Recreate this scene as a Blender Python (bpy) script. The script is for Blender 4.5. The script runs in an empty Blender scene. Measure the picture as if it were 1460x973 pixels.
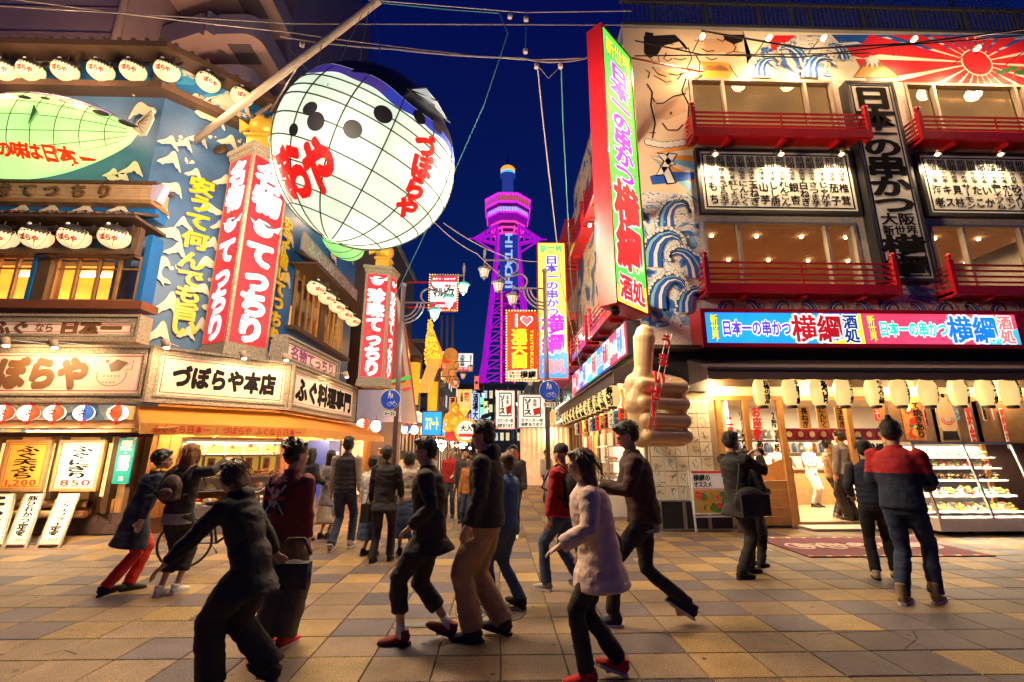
# Neon street crossing at night: pufferfish restaurant (left), skewer restaurant (right), steel tower beyond.
import bpy,bmesh,math,random
from mathutils import Vector,Matrix,noise
RD=math.radians
SC=bpy.context.scene
COL=SC.collection
rnd=random.Random(7)
# ------------------------------------------------------------------ camera, sky, exposure
CAMZ,FPX,TILT,YAW=1.58,660.0,RD(13.34),RD(1.56)
cd=bpy.data.cameras.new('camera');cam=bpy.data.objects.new('camera',cd);COL.objects.link(cam)
cam.location=(0,0,CAMZ);cam.rotation_euler=(RD(90)+TILT,0,-YAW)
cd.sensor_width=36;cd.lens=FPX/1460*36;cd.clip_start=.05;cd.clip_end=2000
SC.camera=cam
SC.view_settings.view_transform='Standard';SC.view_settings.look='None'
SC.view_settings.exposure=0.18;SC.view_settings.gamma=1.0
SC.cycles.use_denoising=True
SC.cycles.max_bounces=5;SC.cycles.diffuse_bounces=3;SC.cycles.glossy_bounces=3
SC.cycles.transmission_bounces=4;SC.cycles.transparent_max_bounces=6
SC.cycles.caustics_reflective=False;SC.cycles.caustics_refractive=False
SC.cycles.sample_clamp_indirect=4.0
W=bpy.data.worlds.new("World");SC.world=W;W.use_nodes=True
nt=W.node_tree;nt.nodes.clear()
wo=nt.nodes.new('ShaderNodeOutputWorld');wb=nt.nodes.new('ShaderNodeBackground')
tc=nt.nodes.new('ShaderNodeTexCoord');sx=nt.nodes.new('ShaderNodeSeparateXYZ');cr=nt.nodes.new('ShaderNodeValToRGB')
nt.links.new(tc.outputs['Generated'],sx.inputs[0]);nt.links.new(sx.outputs['Z'],cr.inputs[0])
cr.color_ramp.elements[0].position=0.0;cr.color_ramp.elements[0].color=(.006,.022,.085,1)
cr.color_ramp.elements[1].position=.75;cr.color_ramp.elements[1].color=(.0014,.0036,.062,1)
e=cr.color_ramp.elements.new(.28);e.color=(.0016,.012,.09,1)
nt.links.new(cr.outputs[0],wb.inputs[0]);wb.inputs[1].default_value=1.0
nt.links.new(wb.outputs[0],wo.inputs[0])
# ------------------------------------------------------------------ measuring helpers
def ray(u,v):
 """direction in the world of a point measured in the photograph"""
 xc,yc=(u-730)/FPX,(486.5-v)/FPX
 fw,up=math.cos(TILT)-yc*math.sin(TILT),math.sin(TILT)+yc*math.cos(TILT)
 return Vector((xc*math.cos(YAW)+fw*math.sin(YAW),-xc*math.sin(YAW)+fw*math.cos(YAW),up))
def atY(u,v,y):
 r=ray(u,v);return Vector((0,0,CAMZ))+r*(y/r.y)
def atX(u,v,x):
 r=ray(u,v);return Vector((0,0,CAMZ))+r*(x/r.x)
def atG(u,v,z=0):
 r=ray(u,v);return Vector((0,0,CAMZ))+r*((z-CAMZ)/r.z)
class Fr:
 """a wall frame: s runs to the right seen from the street, n towards the viewer, z up"""
 def __init__(s,o,ang):
  s.o=Vector((o[0],o[1],0));a=RD(ang)
  s.r=Vector((math.cos(a),math.sin(a),0));s.n=Vector((math.sin(a),-math.cos(a),0))
 def __call__(s,a,n,z):return s.o+s.r*a+s.n*n+Vector((0,0,z))
 def px(s,u,v,n=0):
  r=ray(u,v);c=Vector((0,0,CAMZ));d=(s.o+s.n*n-c).dot(s.n)/r.dot(s.n)
  p=c+r*d;return(p-s.o).dot(s.r),p.z
WORLD=lambda a,n,z:Vector((a,n,z))
# ------------------------------------------------------------------ materials
MATS={}
def mat(name,col,rough=.6,metal=0.,var=.12,scale=6.,bump=0.,bscale=None,emit=None,es=0.,spec=.5,coat=0.,trans=0.,alpha=1.,sample=True,rand=0.,dirt=0.):
 if name in MATS:return MATS[name]
 m=bpy.data.materials.new(name);m.use_nodes=True;t=m.node_tree;b=t.nodes['Principled BSDF']
 N=t.nodes.new;L=t.links.new
 b.inputs['Roughness'].default_value=rough;b.inputs['Metallic'].default_value=metal
 b.inputs['Specular IOR Level'].default_value=spec;b.inputs['Coat Weight'].default_value=coat
 b.inputs['Transmission Weight'].default_value=trans;b.inputs['Alpha'].default_value=alpha
 tc=N('ShaderNodeTexCoord');c4=tuple(col[:3])+(1,)
 if var>0 or dirt>0:
  nz=N('ShaderNodeTexNoise');nz.inputs['Scale'].default_value=scale;nz.inputs['Detail'].default_value=6;nz.inputs['Roughness'].default_value=.65
  L(tc.outputs['Object'],nz.inputs['Vector'])
  mr=N('ShaderNodeMapRange');mr.inputs[1].default_value=.25;mr.inputs[2].default_value=.75
  mr.inputs[3].default_value=1-var;mr.inputs[4].default_value=1+var
  L(nz.outputs[0],mr.inputs[0])
  fac=mr.outputs[0]
  if rand>0:
   oi=N('ShaderNodeObjectInfo');m2=N('ShaderNodeMapRange');m2.inputs[3].default_value=1-rand;m2.inputs[4].default_value=1+rand
   L(oi.outputs['Random'],m2.inputs[0]);mu=N('ShaderNodeMath');mu.operation='MULTIPLY'
   L(fac,mu.inputs[0]);L(m2.outputs[0],mu.inputs[1]);fac=mu.outputs[0]
  vm=N('ShaderNodeVectorMath');vm.operation='SCALE';vm.inputs[0].default_value=col[:3]
  L(fac,vm.inputs['Scale']);out=vm.outputs[0]
  if dirt>0:
   n2=N('ShaderNodeTexNoise');n2.inputs['Scale'].default_value=scale*.31;n2.inputs['Detail'].default_value=8;n2.inputs['Roughness'].default_value=.7
   L(tc.outputs['Object'],n2.inputs['Vector'])
   r2=N('ShaderNodeMapRange');r2.inputs[1].default_value=.5;r2.inputs[2].default_value=.72;r2.inputs[3].default_value=0;r2.inputs[4].default_value=dirt
   L(n2.outputs[0],r2.inputs[0])
   mx=N('ShaderNodeMix');mx.data_type='RGBA';L(r2.outputs[0],mx.inputs[0]);L(out,mx.inputs[6])
   mx.inputs[7].default_value=(col[0]*.3,col[1]*.27,col[2]*.25,1);out=mx.outputs[2]
  L(out,b.inputs['Base Color'])
  if rough<.9 and metal==0:
   rr=N('ShaderNodeMapRange');rr.inputs[3].default_value=max(.05,rough-.12);rr.inputs[4].default_value=min(1,rough+.12)
   L(nz.outputs[0],rr.inputs[0]);L(rr.outputs[0],b.inputs['Roughness'])
 else:
  b.inputs['Base Color'].default_value=c4
 if bump>0:
  nb=N('ShaderNodeTexNoise');nb.inputs['Scale'].default_value=bscale or scale*6;nb.inputs['Detail'].default_value=4
  L(tc.outputs['Object'],nb.inputs['Vector'])
  bp=N('ShaderNodeBump');bp.inputs['Strength'].default_value=bump;bp.inputs['Distance'].default_value=.02
  L(nb.outputs[0],bp.inputs['Height']);L(bp.outputs[0],b.inputs['Normal'])
 if emit is not None:
  b.inputs['Emission Color'].default_value=tuple(emit[:3])+(1,)
  b.inputs['Emission Strength'].default_value=es
  n3=N('ShaderNodeTexNoise');n3.inputs['Scale'].default_value=1.3;n3.inputs['Detail'].default_value=1
  L(tc.outputs['Object'],n3.inputs['Vector'])
  r3=N('ShaderNodeMapRange');r3.inputs[1].default_value=.3;r3.inputs[2].default_value=.7;r3.inputs[3].default_value=es*.82;r3.inputs[4].default_value=es*1.15
  L(n3.outputs[0],r3.inputs[0]);L(r3.outputs[0],b.inputs['Emission Strength'])
  if not sample:m.cycles.emission_sampling='NONE'
 MATS[name]=m
 return m
def lit(name,col,es=1.,sample=True,base=.5):
 """a surface lit from inside (sign film, paper lantern)"""
 return mat(name,tuple(c*base for c in col[:3]),rough=.45,var=.03,emit=col,es=es,sample=sample)
# ------------------------------------------------------------------ glyphs
_gc={}
_fc=bpy.data.curves.new('glyph_source','FONT');_fc.resolution_u=3
WS=bpy.data.scenes.new('workshop');WSV=WS.view_layers[0]
_fo=bpy.data.objects.new('glyph_source',_fc);WS.collection.objects.link(_fo)
def glyph(ch,off=0.,ext=0.,shear=0.):
 k=(ch,off,ext,shear)
 if k in _gc:return _gc[k]
 if off>.014:
  vs,fs=glyph(ch,.010,ext,shear);r=off-.008;V,F=[],[];nn=4 if off<.03 else 6 if off<.06 else 8
  dirs=[(0,0)]+[(r*math.cos(2*math.pi*(i+.5)/nn),r*math.sin(2*math.pi*(i+.5)/nn))for i in range(nn)]
  if off>.08:dirs+=[(a*.5,b*.5)for a,b in dirs[1::2]]
  for i,(dx,dy)in enumerate(dirs):
   b=len(V);V+=[(x+dx,y+dy,z+i*.0009)for x,y,z in vs];F+=[tuple(b+j for j in f)for f in fs]
  _gc[k]=(V,F);return _gc[k]
 _fc.body=ch;_fc.offset=off;_fc.extrude=ext;_fc.shear=shear
 WSV.update();dg=WSV.depsgraph;dg.update()
 me=bpy.data.meshes.new_from_object(_fo.evaluated_get(dg))
 _gc[k]=([tuple(v.co)for v in me.vertices],[tuple(p.vertices)for p in me.polygons])
 bpy.data.meshes.remove(me)
 return _gc[k]
# ------------------------------------------------------------------ mesh builder
class MB:
 def __init__(s):s.v=[];s.f=[];s.m=[];s.sm=[]
 def add(s,vs,fs,mi=0,smooth=False):
  b=len(s.v);s.v.extend(vs)
  for f in fs:s.f.append(tuple(b+i for i in f));s.m.append(mi);s.sm.append(smooth)
  return s
 def box(s,a0,a1,n0,n1,z0,z1,F=WORLD,mi=0):
  vs=[F(a,n,z)for z in(z0,z1)for n in(n0,n1)for a in(a0,a1)]
  s.add(vs,[(0,1,3,2),(4,6,7,5),(0,4,5,1),(1,5,7,3),(3,7,6,2),(2,6,4,0)],mi);return s
 def cbox(s,c,d,F=WORLD,mi=0):
  return s.box(c[0]-d[0]/2,c[0]+d[0]/2,c[1]-d[1]/2,c[1]+d[1]/2,c[2]-d[2]/2,c[2]+d[2]/2,F,mi)
 def prism(s,poly,n0,n1,F=WORLD,mi=0):
  k=len(poly);vs=[F(p[0],n0,p[1])for p in poly]+[F(p[0],n1,p[1])for p in poly]
  s.add(vs,[tuple(range(k))[::-1],tuple(range(k,2*k))]+[(i,(i+1)%k,k+(i+1)%k,k+i)for i in range(k)],mi);return s
 def sheet(s,poly,n,F=WORLD,mi=0):
  s.add([F(p[0],n,p[1])for p in poly],[tuple(range(len(poly)))],mi);return s
 def poly3(s,pts,mi=0):s.add([Vector(p)for p in pts],[tuple(range(len(pts)))],mi);return s
 def beam(s,p,q,w,h,mi=0,up=Vector((0,0,1))):
  p,q=Vector(p),Vector(q);d=(q-p).normalized();x=d.cross(up)
  if x.length<1e-4:x=Vector((1,0,0))
  x.normalize();y=x.cross(d).normalized()
  vs=[c+x*i*w/2+y*j*h/2 for c in(p,q)for i,j in((-1,-1),(1,-1),(1,1),(-1,1))]
  s.add(vs,[(3,2,1,0),(4,5,6,7),(0,1,5,4),(1,2,6,5),(2,3,7,6),(3,0,4,7)],mi);return s
 def tube(s,pts,r,seg=8,mi=0,cap=True,smooth=True):
  pts=[Vector(p)for p in pts];n=len(pts);rs=r if isinstance(r,(list,tuple))else[r]*n
  d0=(pts[1]-pts[0]).normalized();x=d0.orthogonal().normalized();vs=[]
  for i,p in enumerate(pts):
   d=(pts[min(i+1,n-1)]-pts[max(i-1,0)]).normalized()
   x=(x-d*x.dot(d)).normalized();y=d.cross(x)
   vs+=[p+(x*math.cos(2*math.pi*k/seg)+y*math.sin(2*math.pi*k/seg))*rs[i]for k in range(seg)]
  fs=[(i*seg+k,i*seg+(k+1)%seg,(i+1)*seg+(k+1)%seg,(i+1)*seg+k)for i in range(n-1)for k in range(seg)]
  s.add(vs,fs,mi,smooth)
  if cap:
   b=len(s.v)-len(vs)
   s.f.append(tuple(b+k for k in range(seg))[::-1]);s.m.append(mi);s.sm.append(False)
   s.f.append(tuple(b+(n-1)*seg+k for k in range(seg)));s.m.append(mi);s.sm.append(False)
  return s
 def lathe(s,prof,c=(0,0,0),seg=16,mi=0,smooth=True,M=None,mif=None):
  """prof: (radius, z) list; M optional 3x3 rotation"""
  c=Vector(c);vs=[]
  for r,z in prof:
   for k in range(seg):
    a=2*math.pi*k/seg;p=Vector((r*math.cos(a),r*math.sin(a),z))
    vs.append(c+(M@p if M else p))
  b=len(s.v);s.v.extend(vs)
  for i in range(len(prof)-1):
   for k in range(seg):
    s.f.append((b+i*seg+k,b+i*seg+(k+1)%seg,b+(i+1)*seg+(k+1)%seg,b+(i+1)*seg+k))
    s.m.append(mif(i,k)if mif else mi);s.sm.append(smooth)
  if prof[0][0]>1e-4:s.f.append(tuple(b+k for k in range(seg))[::-1]);s.m.append(mif(0,0)if mif else mi);s.sm.append(False)
  if prof[-1][0]>1e-4:s.f.append(tuple(b+(len(prof)-1)*seg+k for k in range(seg)));s.m.append(mif(len(prof)-2,0)if mif else mi);s.sm.append(False)
  return s
 def ell(s,c,r,seg=12,rings=8,mi=0,M=None,mif=None):
  prof=[(max(math.sin(math.pi*i/rings),0),-math.cos(math.pi*i/rings))for i in range(rings+1)]
  c=Vector(c);D=Matrix.Diagonal(Vector(r));Q=(M@D)if M else D
  return s.lathe([(max(a,1e-5),b)for a,b in prof],c,seg,mi,True,Q,mif)
 def disc(s,c,r,n,F=WORLD,mi=0,seg=16,ry=None):
  ry=ry or r
  return s.sheet([(c[0]+r*math.cos(2*math.pi*k/seg),c[1]+ry*math.sin(2*math.pi*k/seg))for k in range(seg)],n,F,mi)
 def stroke(s,pts,w,n,F=WORLD,mi=0):
  """a flat painted line along pts (s,z)"""
  L,Rr=[],[]
  k=len(pts)
  for i in range(k):
   a,b=pts[max(i-1,0)],pts[min(i+1,k-1)]
   dx,dz=b[0]-a[0],b[1]-a[1];l=math.hypot(dx,dz)or 1
   ww=(w[i]if isinstance(w,(list,tuple))else w)/2
   L.append((pts[i][0]-dz/l*ww,pts[i][1]+dx/l*ww));Rr.append((pts[i][0]+dz/l*ww,pts[i][1]-dx/l*ww))
  for i in range(k-1):
   s.sheet([L[i],Rr[i],Rr[i+1],L[i+1]][::-1],n,F,mi)
  return s
 def char(s,ch,cs,cz,w,h,n,F=WORLD,mi=0,off=0.,ext=0.,rot=0.,shear=0.):
  vs,fs=glyph(ch,off,ext,shear)
  cx=(max(v[0]for v in vs)+min(v[0]for v in vs))/2 if ord(ch)<256 else .5
  cy=.36 if ord(ch)<256 else .38
  c,sn=math.cos(rot),math.sin(rot);o=[]
  for x,y,z in vs:
   x,y=(x-cx),(y-cy);x,y=x*c-y*sn,x*sn+y*c
   o.append(F(cs+x*w,n+z*min(w,h),cz+y*h))
  s.add(o,fs,mi);return s
 def text_v(s,t,cs,z1,z0,w,n,F=WORLD,mi=0,off=0.,ext=0.,lean=0.,shear=0.,hs=None):
  """a vertical column of characters between heights z1 (top) and z0"""
  k=len(t);h=(z1-z0)/k
  for i,ch in enumerate(t):
   if ch==' ':continue
   s.char(ch,cs+lean*i/max(1,k-1),z1-h*(i+.5),w,(hs or 1)*h*1.06,n,F,mi,off,ext,rot=-math.pi/2 if ch in 'ー～〜―' else 0,shear=shear)
  return s
 def text_h(s,t,s0,s1,zc,h,n,F=WORLD,mi=0,off=0.,ext=0.):
  ws=[]
  for ch in t:
   if ch==' ':ws.append(.5);continue
   if ord(ch)<256:
    vs=glyph(ch,off,ext)[0];ws.append(max(v[0]for v in vs)-min(v[0]for v in vs)+.12)
   else:ws.append(1.0)
  tot=sum(ws);k=(s1-s0)/tot;x=s0
  for ch,w in zip(t,ws):
   if ch!=' ':s.char(ch,x+w*k/2,zc,k,h,n,F,mi,off,ext)
   x+=w*k
  return s
 def build(s,name,mats,parent=None,smooth=None,kind=None,label=None,base=None):
  if not isinstance(mats,(list,tuple)):mats=[mats]
  me=bpy.data.meshes.new(name)
  off=base if base is not None else(world_loc(parent)if parent else Vector((0,0,0)))
  me.from_pydata([Vector(v)-off for v in s.v],[],s.f)
  for m in mats:me.materials.append(m)
  if len(mats)>1:me.polygons.foreach_set('material_index',s.m)
  sm=[bool(smooth)]*len(s.f)if smooth is not None else s.sm
  me.polygons.foreach_set('use_smooth',sm);me.update()
  o=bpy.data.objects.new(name,me);COL.objects.link(o)
  if parent:o.parent=parent
  elif base is not None:o.location=base
  if kind:o['kind']=kind
  if label:o['label']=label
  return o
_wl={}
def world_loc(o):
 p=Vector((0,0,0))
 while o is not None:p+=Vector(o.location);o=o.parent
 return p
def thing(name,loc,label,cat,group=None):
 o=bpy.data.objects.new(name,None);o.empty_display_size=.2;COL.objects.link(o);o.location=Vector(loc)
 o['label']=label;o['category']=cat
 if group:o['group']=group
 return o
def tag(o,label,cat,group=None):
 o['label']=label;o['category']=cat
 if group:o['group']=group
 return o
def copy_tree(o,parent=None):
 c=o.copy();COL.objects.link(c);c.parent=parent
 for ch in list(o.children):copy_tree(ch,c)
 return c
def put(o,loc,label=None,rz=0.,sc=None,group=None):
 """a copy of thing o at loc"""
 c=copy_tree(o);c.location=Vector(loc);c.rotation_euler=(0,0,rz)
 if sc:c.scale=(sc,sc,sc)if isinstance(sc,(int,float))else sc
 if label:c['label']=label
 if group:c['group']=group
 return c
LK=2.0
def lamp(kind,name,loc,energy,col,size=.05,parent=None,rot=None,spot=None,sy=None):
 l=bpy.data.lights.new(name,kind);l.energy=energy*LK;l.color=col if col[0]<.9 else(col[0],col[1]*.90,col[2]*.74)
 if kind=='AREA':
  l.size=size
  if sy:l.shape='RECTANGLE';l.size_y=sy
 else:l.shadow_soft_size=size
 if kind=='SPOT':l.spot_size=RD(spot or 100);l.spot_blend=.6
 o=bpy.data.objects.new(name,l);COL.objects.link(o)
 if parent:o.parent=parent;o.location=Vector(loc)-world_loc(parent)
 else:o.location=loc
 if rot:o.rotation_euler=rot
 return o
def aim(o,d):o.rotation_euler=Vector(d).to_track_quat('-Z','Y').to_euler()
def rectpx(F,u0,v0,u1,v1,n=0):
 """(s0,s1,z0,z1) of a rectangle measured by its top-left and bottom-right corners"""
 a,zt=F.px(u0,v0,n);b,zb=F.px(u1,v1,n);return a,b,zb,zt
WHITE=mat('white_paint',(.78,.76,.72),.5,var=.06)
BLACK=mat('black_paint',(.02,.02,.022),.5)
DKWOOD=mat('dark_wood',(.10,.055,.028),.6,var=.3,scale=9,bump=.15)
MIDWOOD=mat('brown_wood',(.30,.15,.06),.55,var=.28,scale=7,bump=.15)
ORWOOD=mat('orange_wood',(.55,.27,.08),.45,var=.22,scale=5,bump=.12,rand=.12)
STEEL=mat('steel',(.42,.42,.44),.35,.8,var=.1)
DKSTEEL=mat('dark_steel',(.09,.09,.10),.45,.6,var=.15)
RED=mat('red_lacquer',(.52,.012,.018),.32,var=.1,scale=3,coat=.3)
REDPAINT=mat('red_print',(.72,.02,.03),.5,var=.03)
INK=mat('black_ink',(.014,.012,.015),.95,var=.03,spec=.1)
CABLE=mat('cable_rubber',(.05,.05,.055),.6)
CONC=mat('concrete',(.33,.31,.30),.85,var=.14,scale=4,bump=.2,dirt=.35)
GLASS=mat('window_glass',(.9,.93,.95),.04,trans=1.,var=0)
ORD=['first','second','third','fourth','fifth','sixth','seventh','eighth','ninth','tenth','eleventh','twelfth','thirteenth','fourteenth','fifteenth','sixteenth']
def thin_glass(name='thin_glass',tint=(1,1,1),refl=.9):
 if name in MATS:return MATS[name]
 m=bpy.data.materials.new(name);m.use_nodes=True;t=m.node_tree;t.nodes.clear();N=t.nodes.new;L=t.links.new
 o=N('ShaderNodeOutputMaterial');mx=N('ShaderNodeMixShader');tr=N('ShaderNodeBsdfTransparent');gl=N('ShaderNodeBsdfGlossy')
 tr.inputs[0].default_value=tuple(tint)+(1,);gl.inputs['Roughness'].default_value=.03;gl.inputs[0].default_value=(refl,refl,refl,1)
 fr=N('ShaderNodeFresnel');fr.inputs[0].default_value=1.5
 L(fr.outputs[0],mx.inputs[0]);L(tr.outputs[0],mx.inputs[1]);L(gl.outputs[0],mx.inputs[2]);L(mx.outputs[0],o.inputs[0])
 MATS[name]=m;return m
TG=thin_glass()
def ukiyo(name,stops,scale=1.2,lines=9.,ink=(.02,.03,.08),width=.12,stretch=(1,1,1),distort=1.5):
 """printed wave picture: bands of flat colour with ink contours"""
 if name in MATS:return MATS[name]
 m=bpy.data.materials.new(name);m.use_nodes=True;t=m.node_tree;b=t.nodes['Principled BSDF'];N=t.nodes.new;L=t.links.new
 tc=N('ShaderNodeTexCoord');mp=N('ShaderNodeMapping');mp.inputs['Scale'].default_value=stretch
 nz=N('ShaderNodeTexNoise');nz.inputs['Scale'].default_value=scale;nz.inputs['Detail'].default_value=3.5;nz.inputs['Distortion'].default_value=distort
 L(tc.outputs['Object'],mp.inputs[0]);L(mp.outputs[0],nz.inputs['Vector'])
 rp=N('ShaderNodeValToRGB');rp.color_ramp.interpolation='CONSTANT'
 els=rp.color_ramp.elements
 while len(els)>1:els.remove(els[-1])
 els[0].position=stops[0][0];els[0].color=tuple(stops[0][1])+(1,)
 for p,c in stops[1:]:
  e=els.new(p);e.color=tuple(c)+(1,)
 L(nz.outputs[0],rp.inputs[0])
 m1=N('ShaderNodeMath');m1.operation='MULTIPLY';m1.inputs[1].default_value=lines;L(nz.outputs[0],m1.inputs[0])
 m2=N('ShaderNodeMath');m2.operation='FRACT';L(m1.outputs[0],m2.inputs[0])
 m3=N('ShaderNodeMath');m3.operation='LESS_THAN';m3.inputs[1].default_value=width;L(m2.outputs[0],m3.inputs[0])
 mx=N('ShaderNodeMix');mx.data_type='RGBA';L(m3.outputs[0],mx.inputs[0]);L(rp.outputs[0],mx.inputs[6]);mx.inputs[7].default_value=tuple(ink)+(1,)
 L(mx.outputs[2],b.inputs['Base Color']);b.inputs['Roughness'].default_value=.5
 MATS[name]=m;return m
# ================================================================== GROUND
g=MB();g.box(-400,400,-60,700,-.5,-.012)
GROUT=mat('grout',(.06,.05,.045),.9,var=.2)
go=g.build('ground',GROUT,kind='structure')
def stone(name,c,speck):
 m=mat(name,c,.6,var=.2,scale=3.0,bump=.5,bscale=80,rand=.2,spec=.4)
 t=m.node_tree;N=t.nodes.new;L=t.links.new;b=t.nodes['Principled BSDF']
 src=b.inputs['Base Color'].links[0].from_socket
 tc=N('ShaderNodeTexCoord');nz=N('ShaderNodeTexNoise');nz.inputs['Scale'].default_value=130;nz.inputs['Detail'].default_value=2
 geo=N('ShaderNodeNewGeometry')
 L(geo.outputs['Position'],nz.inputs['Vector'])
 r=N('ShaderNodeValToRGB');r.color_ramp.elements[0].position=.38;r.color_ramp.elements[0].color=(speck,speck,speck,1);r.color_ramp.elements[1].position=.62;r.color_ramp.elements[1].color=(1.25,1.25,1.25,1)
 mx=N('ShaderNodeMix');mx.data_type='RGBA';mx.blend_type='MULTIPLY';mx.inputs[0].default_value=1
 L(nz.outputs[0],r.inputs[0]);L(src,mx.inputs[6]);L(r.outputs[0],mx.inputs[7])
 n2=N('ShaderNodeTexNoise');n2.inputs['Scale'].default_value=.9;n2.inputs['Detail'].default_value=7;n2.inputs['Roughness'].default_value=.7
 L(geo.outputs['Position'],n2.inputs['Vector'])
 r2=N('ShaderNodeValToRGB');r2.color_ramp.elements[0].position=.3;r2.color_ramp.elements[0].color=(.5,.48,.47,1);r2.color_ramp.elements[1].position=.6;r2.color_ramp.elements[1].color=(1.05,1.05,1.05,1)
 m2=N('ShaderNodeMix');m2.data_type='RGBA';m2.blend_type='MULTIPLY';m2.inputs[0].default_value=1
 L(n2.outputs[0],r2.inputs[0]);L(mx.outputs[2],m2.inputs[6]);L(r2.outputs[0],m2.inputs[7]);L(m2.outputs[2],b.inputs['Base Color'])
 return m
TILES=[stone('tan_stone',(.385,.25,.10),.35),stone('grey_stone',(.135,.105,.122),.35),stone('beige_stone',(.275,.185,.115),.35)]
TW,TD,GAP=.50,.425,.009
def tile_col(i,j):
 x,y=i*TW,j*TD
 right=noise.noise(Vector((x*.33,y*.3,3.1)))
 if x>2.6 and y<6.6:return 0 if(i+2*j)%8==1 or(right<-.1 and(i+j)%4==1)else 1 if right>-.2 or(i+j)%2 else 2
 band=(i*1+j*2)%9
 if-6.4<x<8 and y<9.5 and abs(x)>.9:
  if band in(0,1,4,5,8):return 1 if(i+j)%2==0 else 0 if(i*5+j*3)%4<2 else 2
 if y>=6.2 and j%3==0:return 1 if(i+j)%2==0 else 0
 return 0 if(i*7+j*13)%6==0 else 2
def tile_mesh(mi):
 b=MB();e=.006;w,d=TW/2-GAP/2,TD/2-GAP/2
 vs=[Vector(p)for p in((-w,-d,-.02),(w,-d,-.02),(w,d,-.02),(-w,d,-.02),(-w,-d,-e),(w,-d,-e),(w,d,-e),(-w,d,-e),(-w+e,-d+e,0),(w-e,-d+e,0),(w-e,d-e,0),(-w+e,d-e,0))]
 fs=[(k,(k+1)%4,4+(k+1)%4,4+k)for k in range(4)]+[(4+k,4+(k+1)%4,8+(k+1)%4,8+k)for k in range(4)]+[(8,9,10,11)]
 return vs,fs
tvs,tfs=tile_mesh(0)
tile_me=[]
for m in TILES:
 me=bpy.data.meshes.new('paving_tile');me.from_pydata(tvs,[],tfs);me.materials.append(m);tile_me.append(me)
near,far=[],MB()
for j in range(6,100):
 y=j*TD+.12
 for i in range(-34,40):
  x=i*TW+.27
  if y>10.25 and not(-5.6<x<3.3):continue
  if y>9.6 and x<-7.2:continue
  vis=abs(x-.03*y)<(730/FPX)*(y*.973+.36)+.3 and y>3.3
  near.append((0 if vis else 1,y+abs(x)*.05,x,y,i,j))
near.sort()
for k,(_,_,x,y,i,j)in enumerate(near):
 c=tile_col(i,j);dz=rnd.uniform(-.0015,.0015)
 if k<300:
  o=bpy.data.objects.new('paving_tile',tile_me[c]);COL.objects.link(o);o.parent=go;o.location=(x,y,dz)
  o.rotation_euler=(rnd.uniform(-.002,.002),rnd.uniform(-.002,.002),0)
 else:
  far.add([v+Vector((x,y,dz))for v in tvs],tfs,c)
far.build('paving',TILES,go,kind='stuff')
mh=MB();c=atG(700,872);IRON=mat('cast_iron',(.13,.115,.10),.5,.5,var=.25,bump=.4,bscale=40)
mh.lathe([(.36,.001),(.36,.008),(.33,.008),(.33,.004),(.31,.004),(.31,.009),(.02,.010)],c,40)
for k in range(16):
 a=k*math.pi/8
 mh.beam(c+Vector((math.cos(a)*.07,math.sin(a)*.07,.012)),c+Vector((math.cos(a)*.28,math.sin(a)*.28,.012)),.02,.008)
tag(mh.build('manhole_cover',IRON),'round cast iron manhole cover in the paving at the middle of the plaza','manhole cover')
mh=MB();c=atG(596,892);mh.box(c.x-.22,c.x+.22,c.y-.07,c.y+.07,.001,.008);mh.box(c.x-.19,c.x+.19,c.y-.045,c.y+.045,.008,.011)
tag(mh.build('utility_lid',IRON),'small rectangular metal lid set in the tan paving','utility lid')
# ================================================================== RIGHT BUILDING
FY=10.3;XC=3.3;XE=15.0
FR=Fr((0,FY),0)
YS=18.6
FS=Fr((XC,YS),-90)
def sideY(y):return YS-y
rb=thing('skewer_restaurant',(XC,FY,0),'three storey restaurant with red balconies, wrestler mural and lit red signs','building')
z_of=lambda u,v,n=0:FR.px(u,v,n)[1]
ZTOP=z_of(1200,48)
def wall_holes(mb,F,s0,s1,z0,z1,holes,depth,mi=0,n=0,mr=None):
 ss=sorted({s0,s1,*[h[0]for h in holes],*[h[1]for h in holes]});zs=sorted({z0,z1,*[h[2]for h in holes],*[h[3]for h in holes]})
 for a,b in zip(ss,ss[1:]):
  for c,d in zip(zs,zs[1:]):
   if a<s0 or b>s1 or c<z0 or d>z1:continue
   ms,mz=(a+b)/2,(c+d)/2
   if any(h[0]<ms<h[1]and h[2]<mz<h[3]for h in holes):continue
   mb.add([F(a,n,c),F(b,n,c),F(b,n,d),F(a,n,d)],[(0,1,2,3)],mi)
 r=mi if mr is None else mr
 for a,b,c,d in holes:
  mb.add([F(a,n,c),F(b,n,c),F(b,n-depth,c),F(a,n-depth,c)],[(0,1,2,3)],r)
  mb.add([F(a,n,d),F(b,n,d),F(b,n-depth,d),F(a,n-depth,d)],[(3,2,1,0)],r)
  mb.add([F(a,n,c),F(a,n,d),F(a,n-depth,d),F(a,n-depth,c)],[(3,2,1,0)],r)
  mb.add([F(b,n,c),F(b,n,d),F(b,n-depth,d),F(b,n-depth,c)],[(0,1,2,3)],r)
WAVE=ukiyo('wave_mural',[(0,(.02,.05,.30)),(.36,(.04,.16,.50)),(.43,(.25,.45,.68)),(.47,(.80,.74,.68)),(.62,(.70,.68,.68)),(.70,(.84,.78,.70))],1.0,26,ink=(.03,.04,.12),width=.14,distort=2.4)
FOAM=ukiyo('foam_mural',[(0,(.78,.66,.56)),(.5,(.80,.70,.62)),(.62,(.60,.62,.68))],1.6,22,ink=(.05,.05,.09),width=.11,distort=3)
FLESH=mat('flesh_print',(.78,.58,.40),.55,var=.05,scale=1)
SIDEWALL=mat('side_wall_print',(.62,.50,.38),.6,var=.2,scale=2,dirt=.2)
up_w=[]
uw1=rectpx(FR,981,112,1203,215);uw2=rectpx(FR,1286,115,1640,215)
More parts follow.
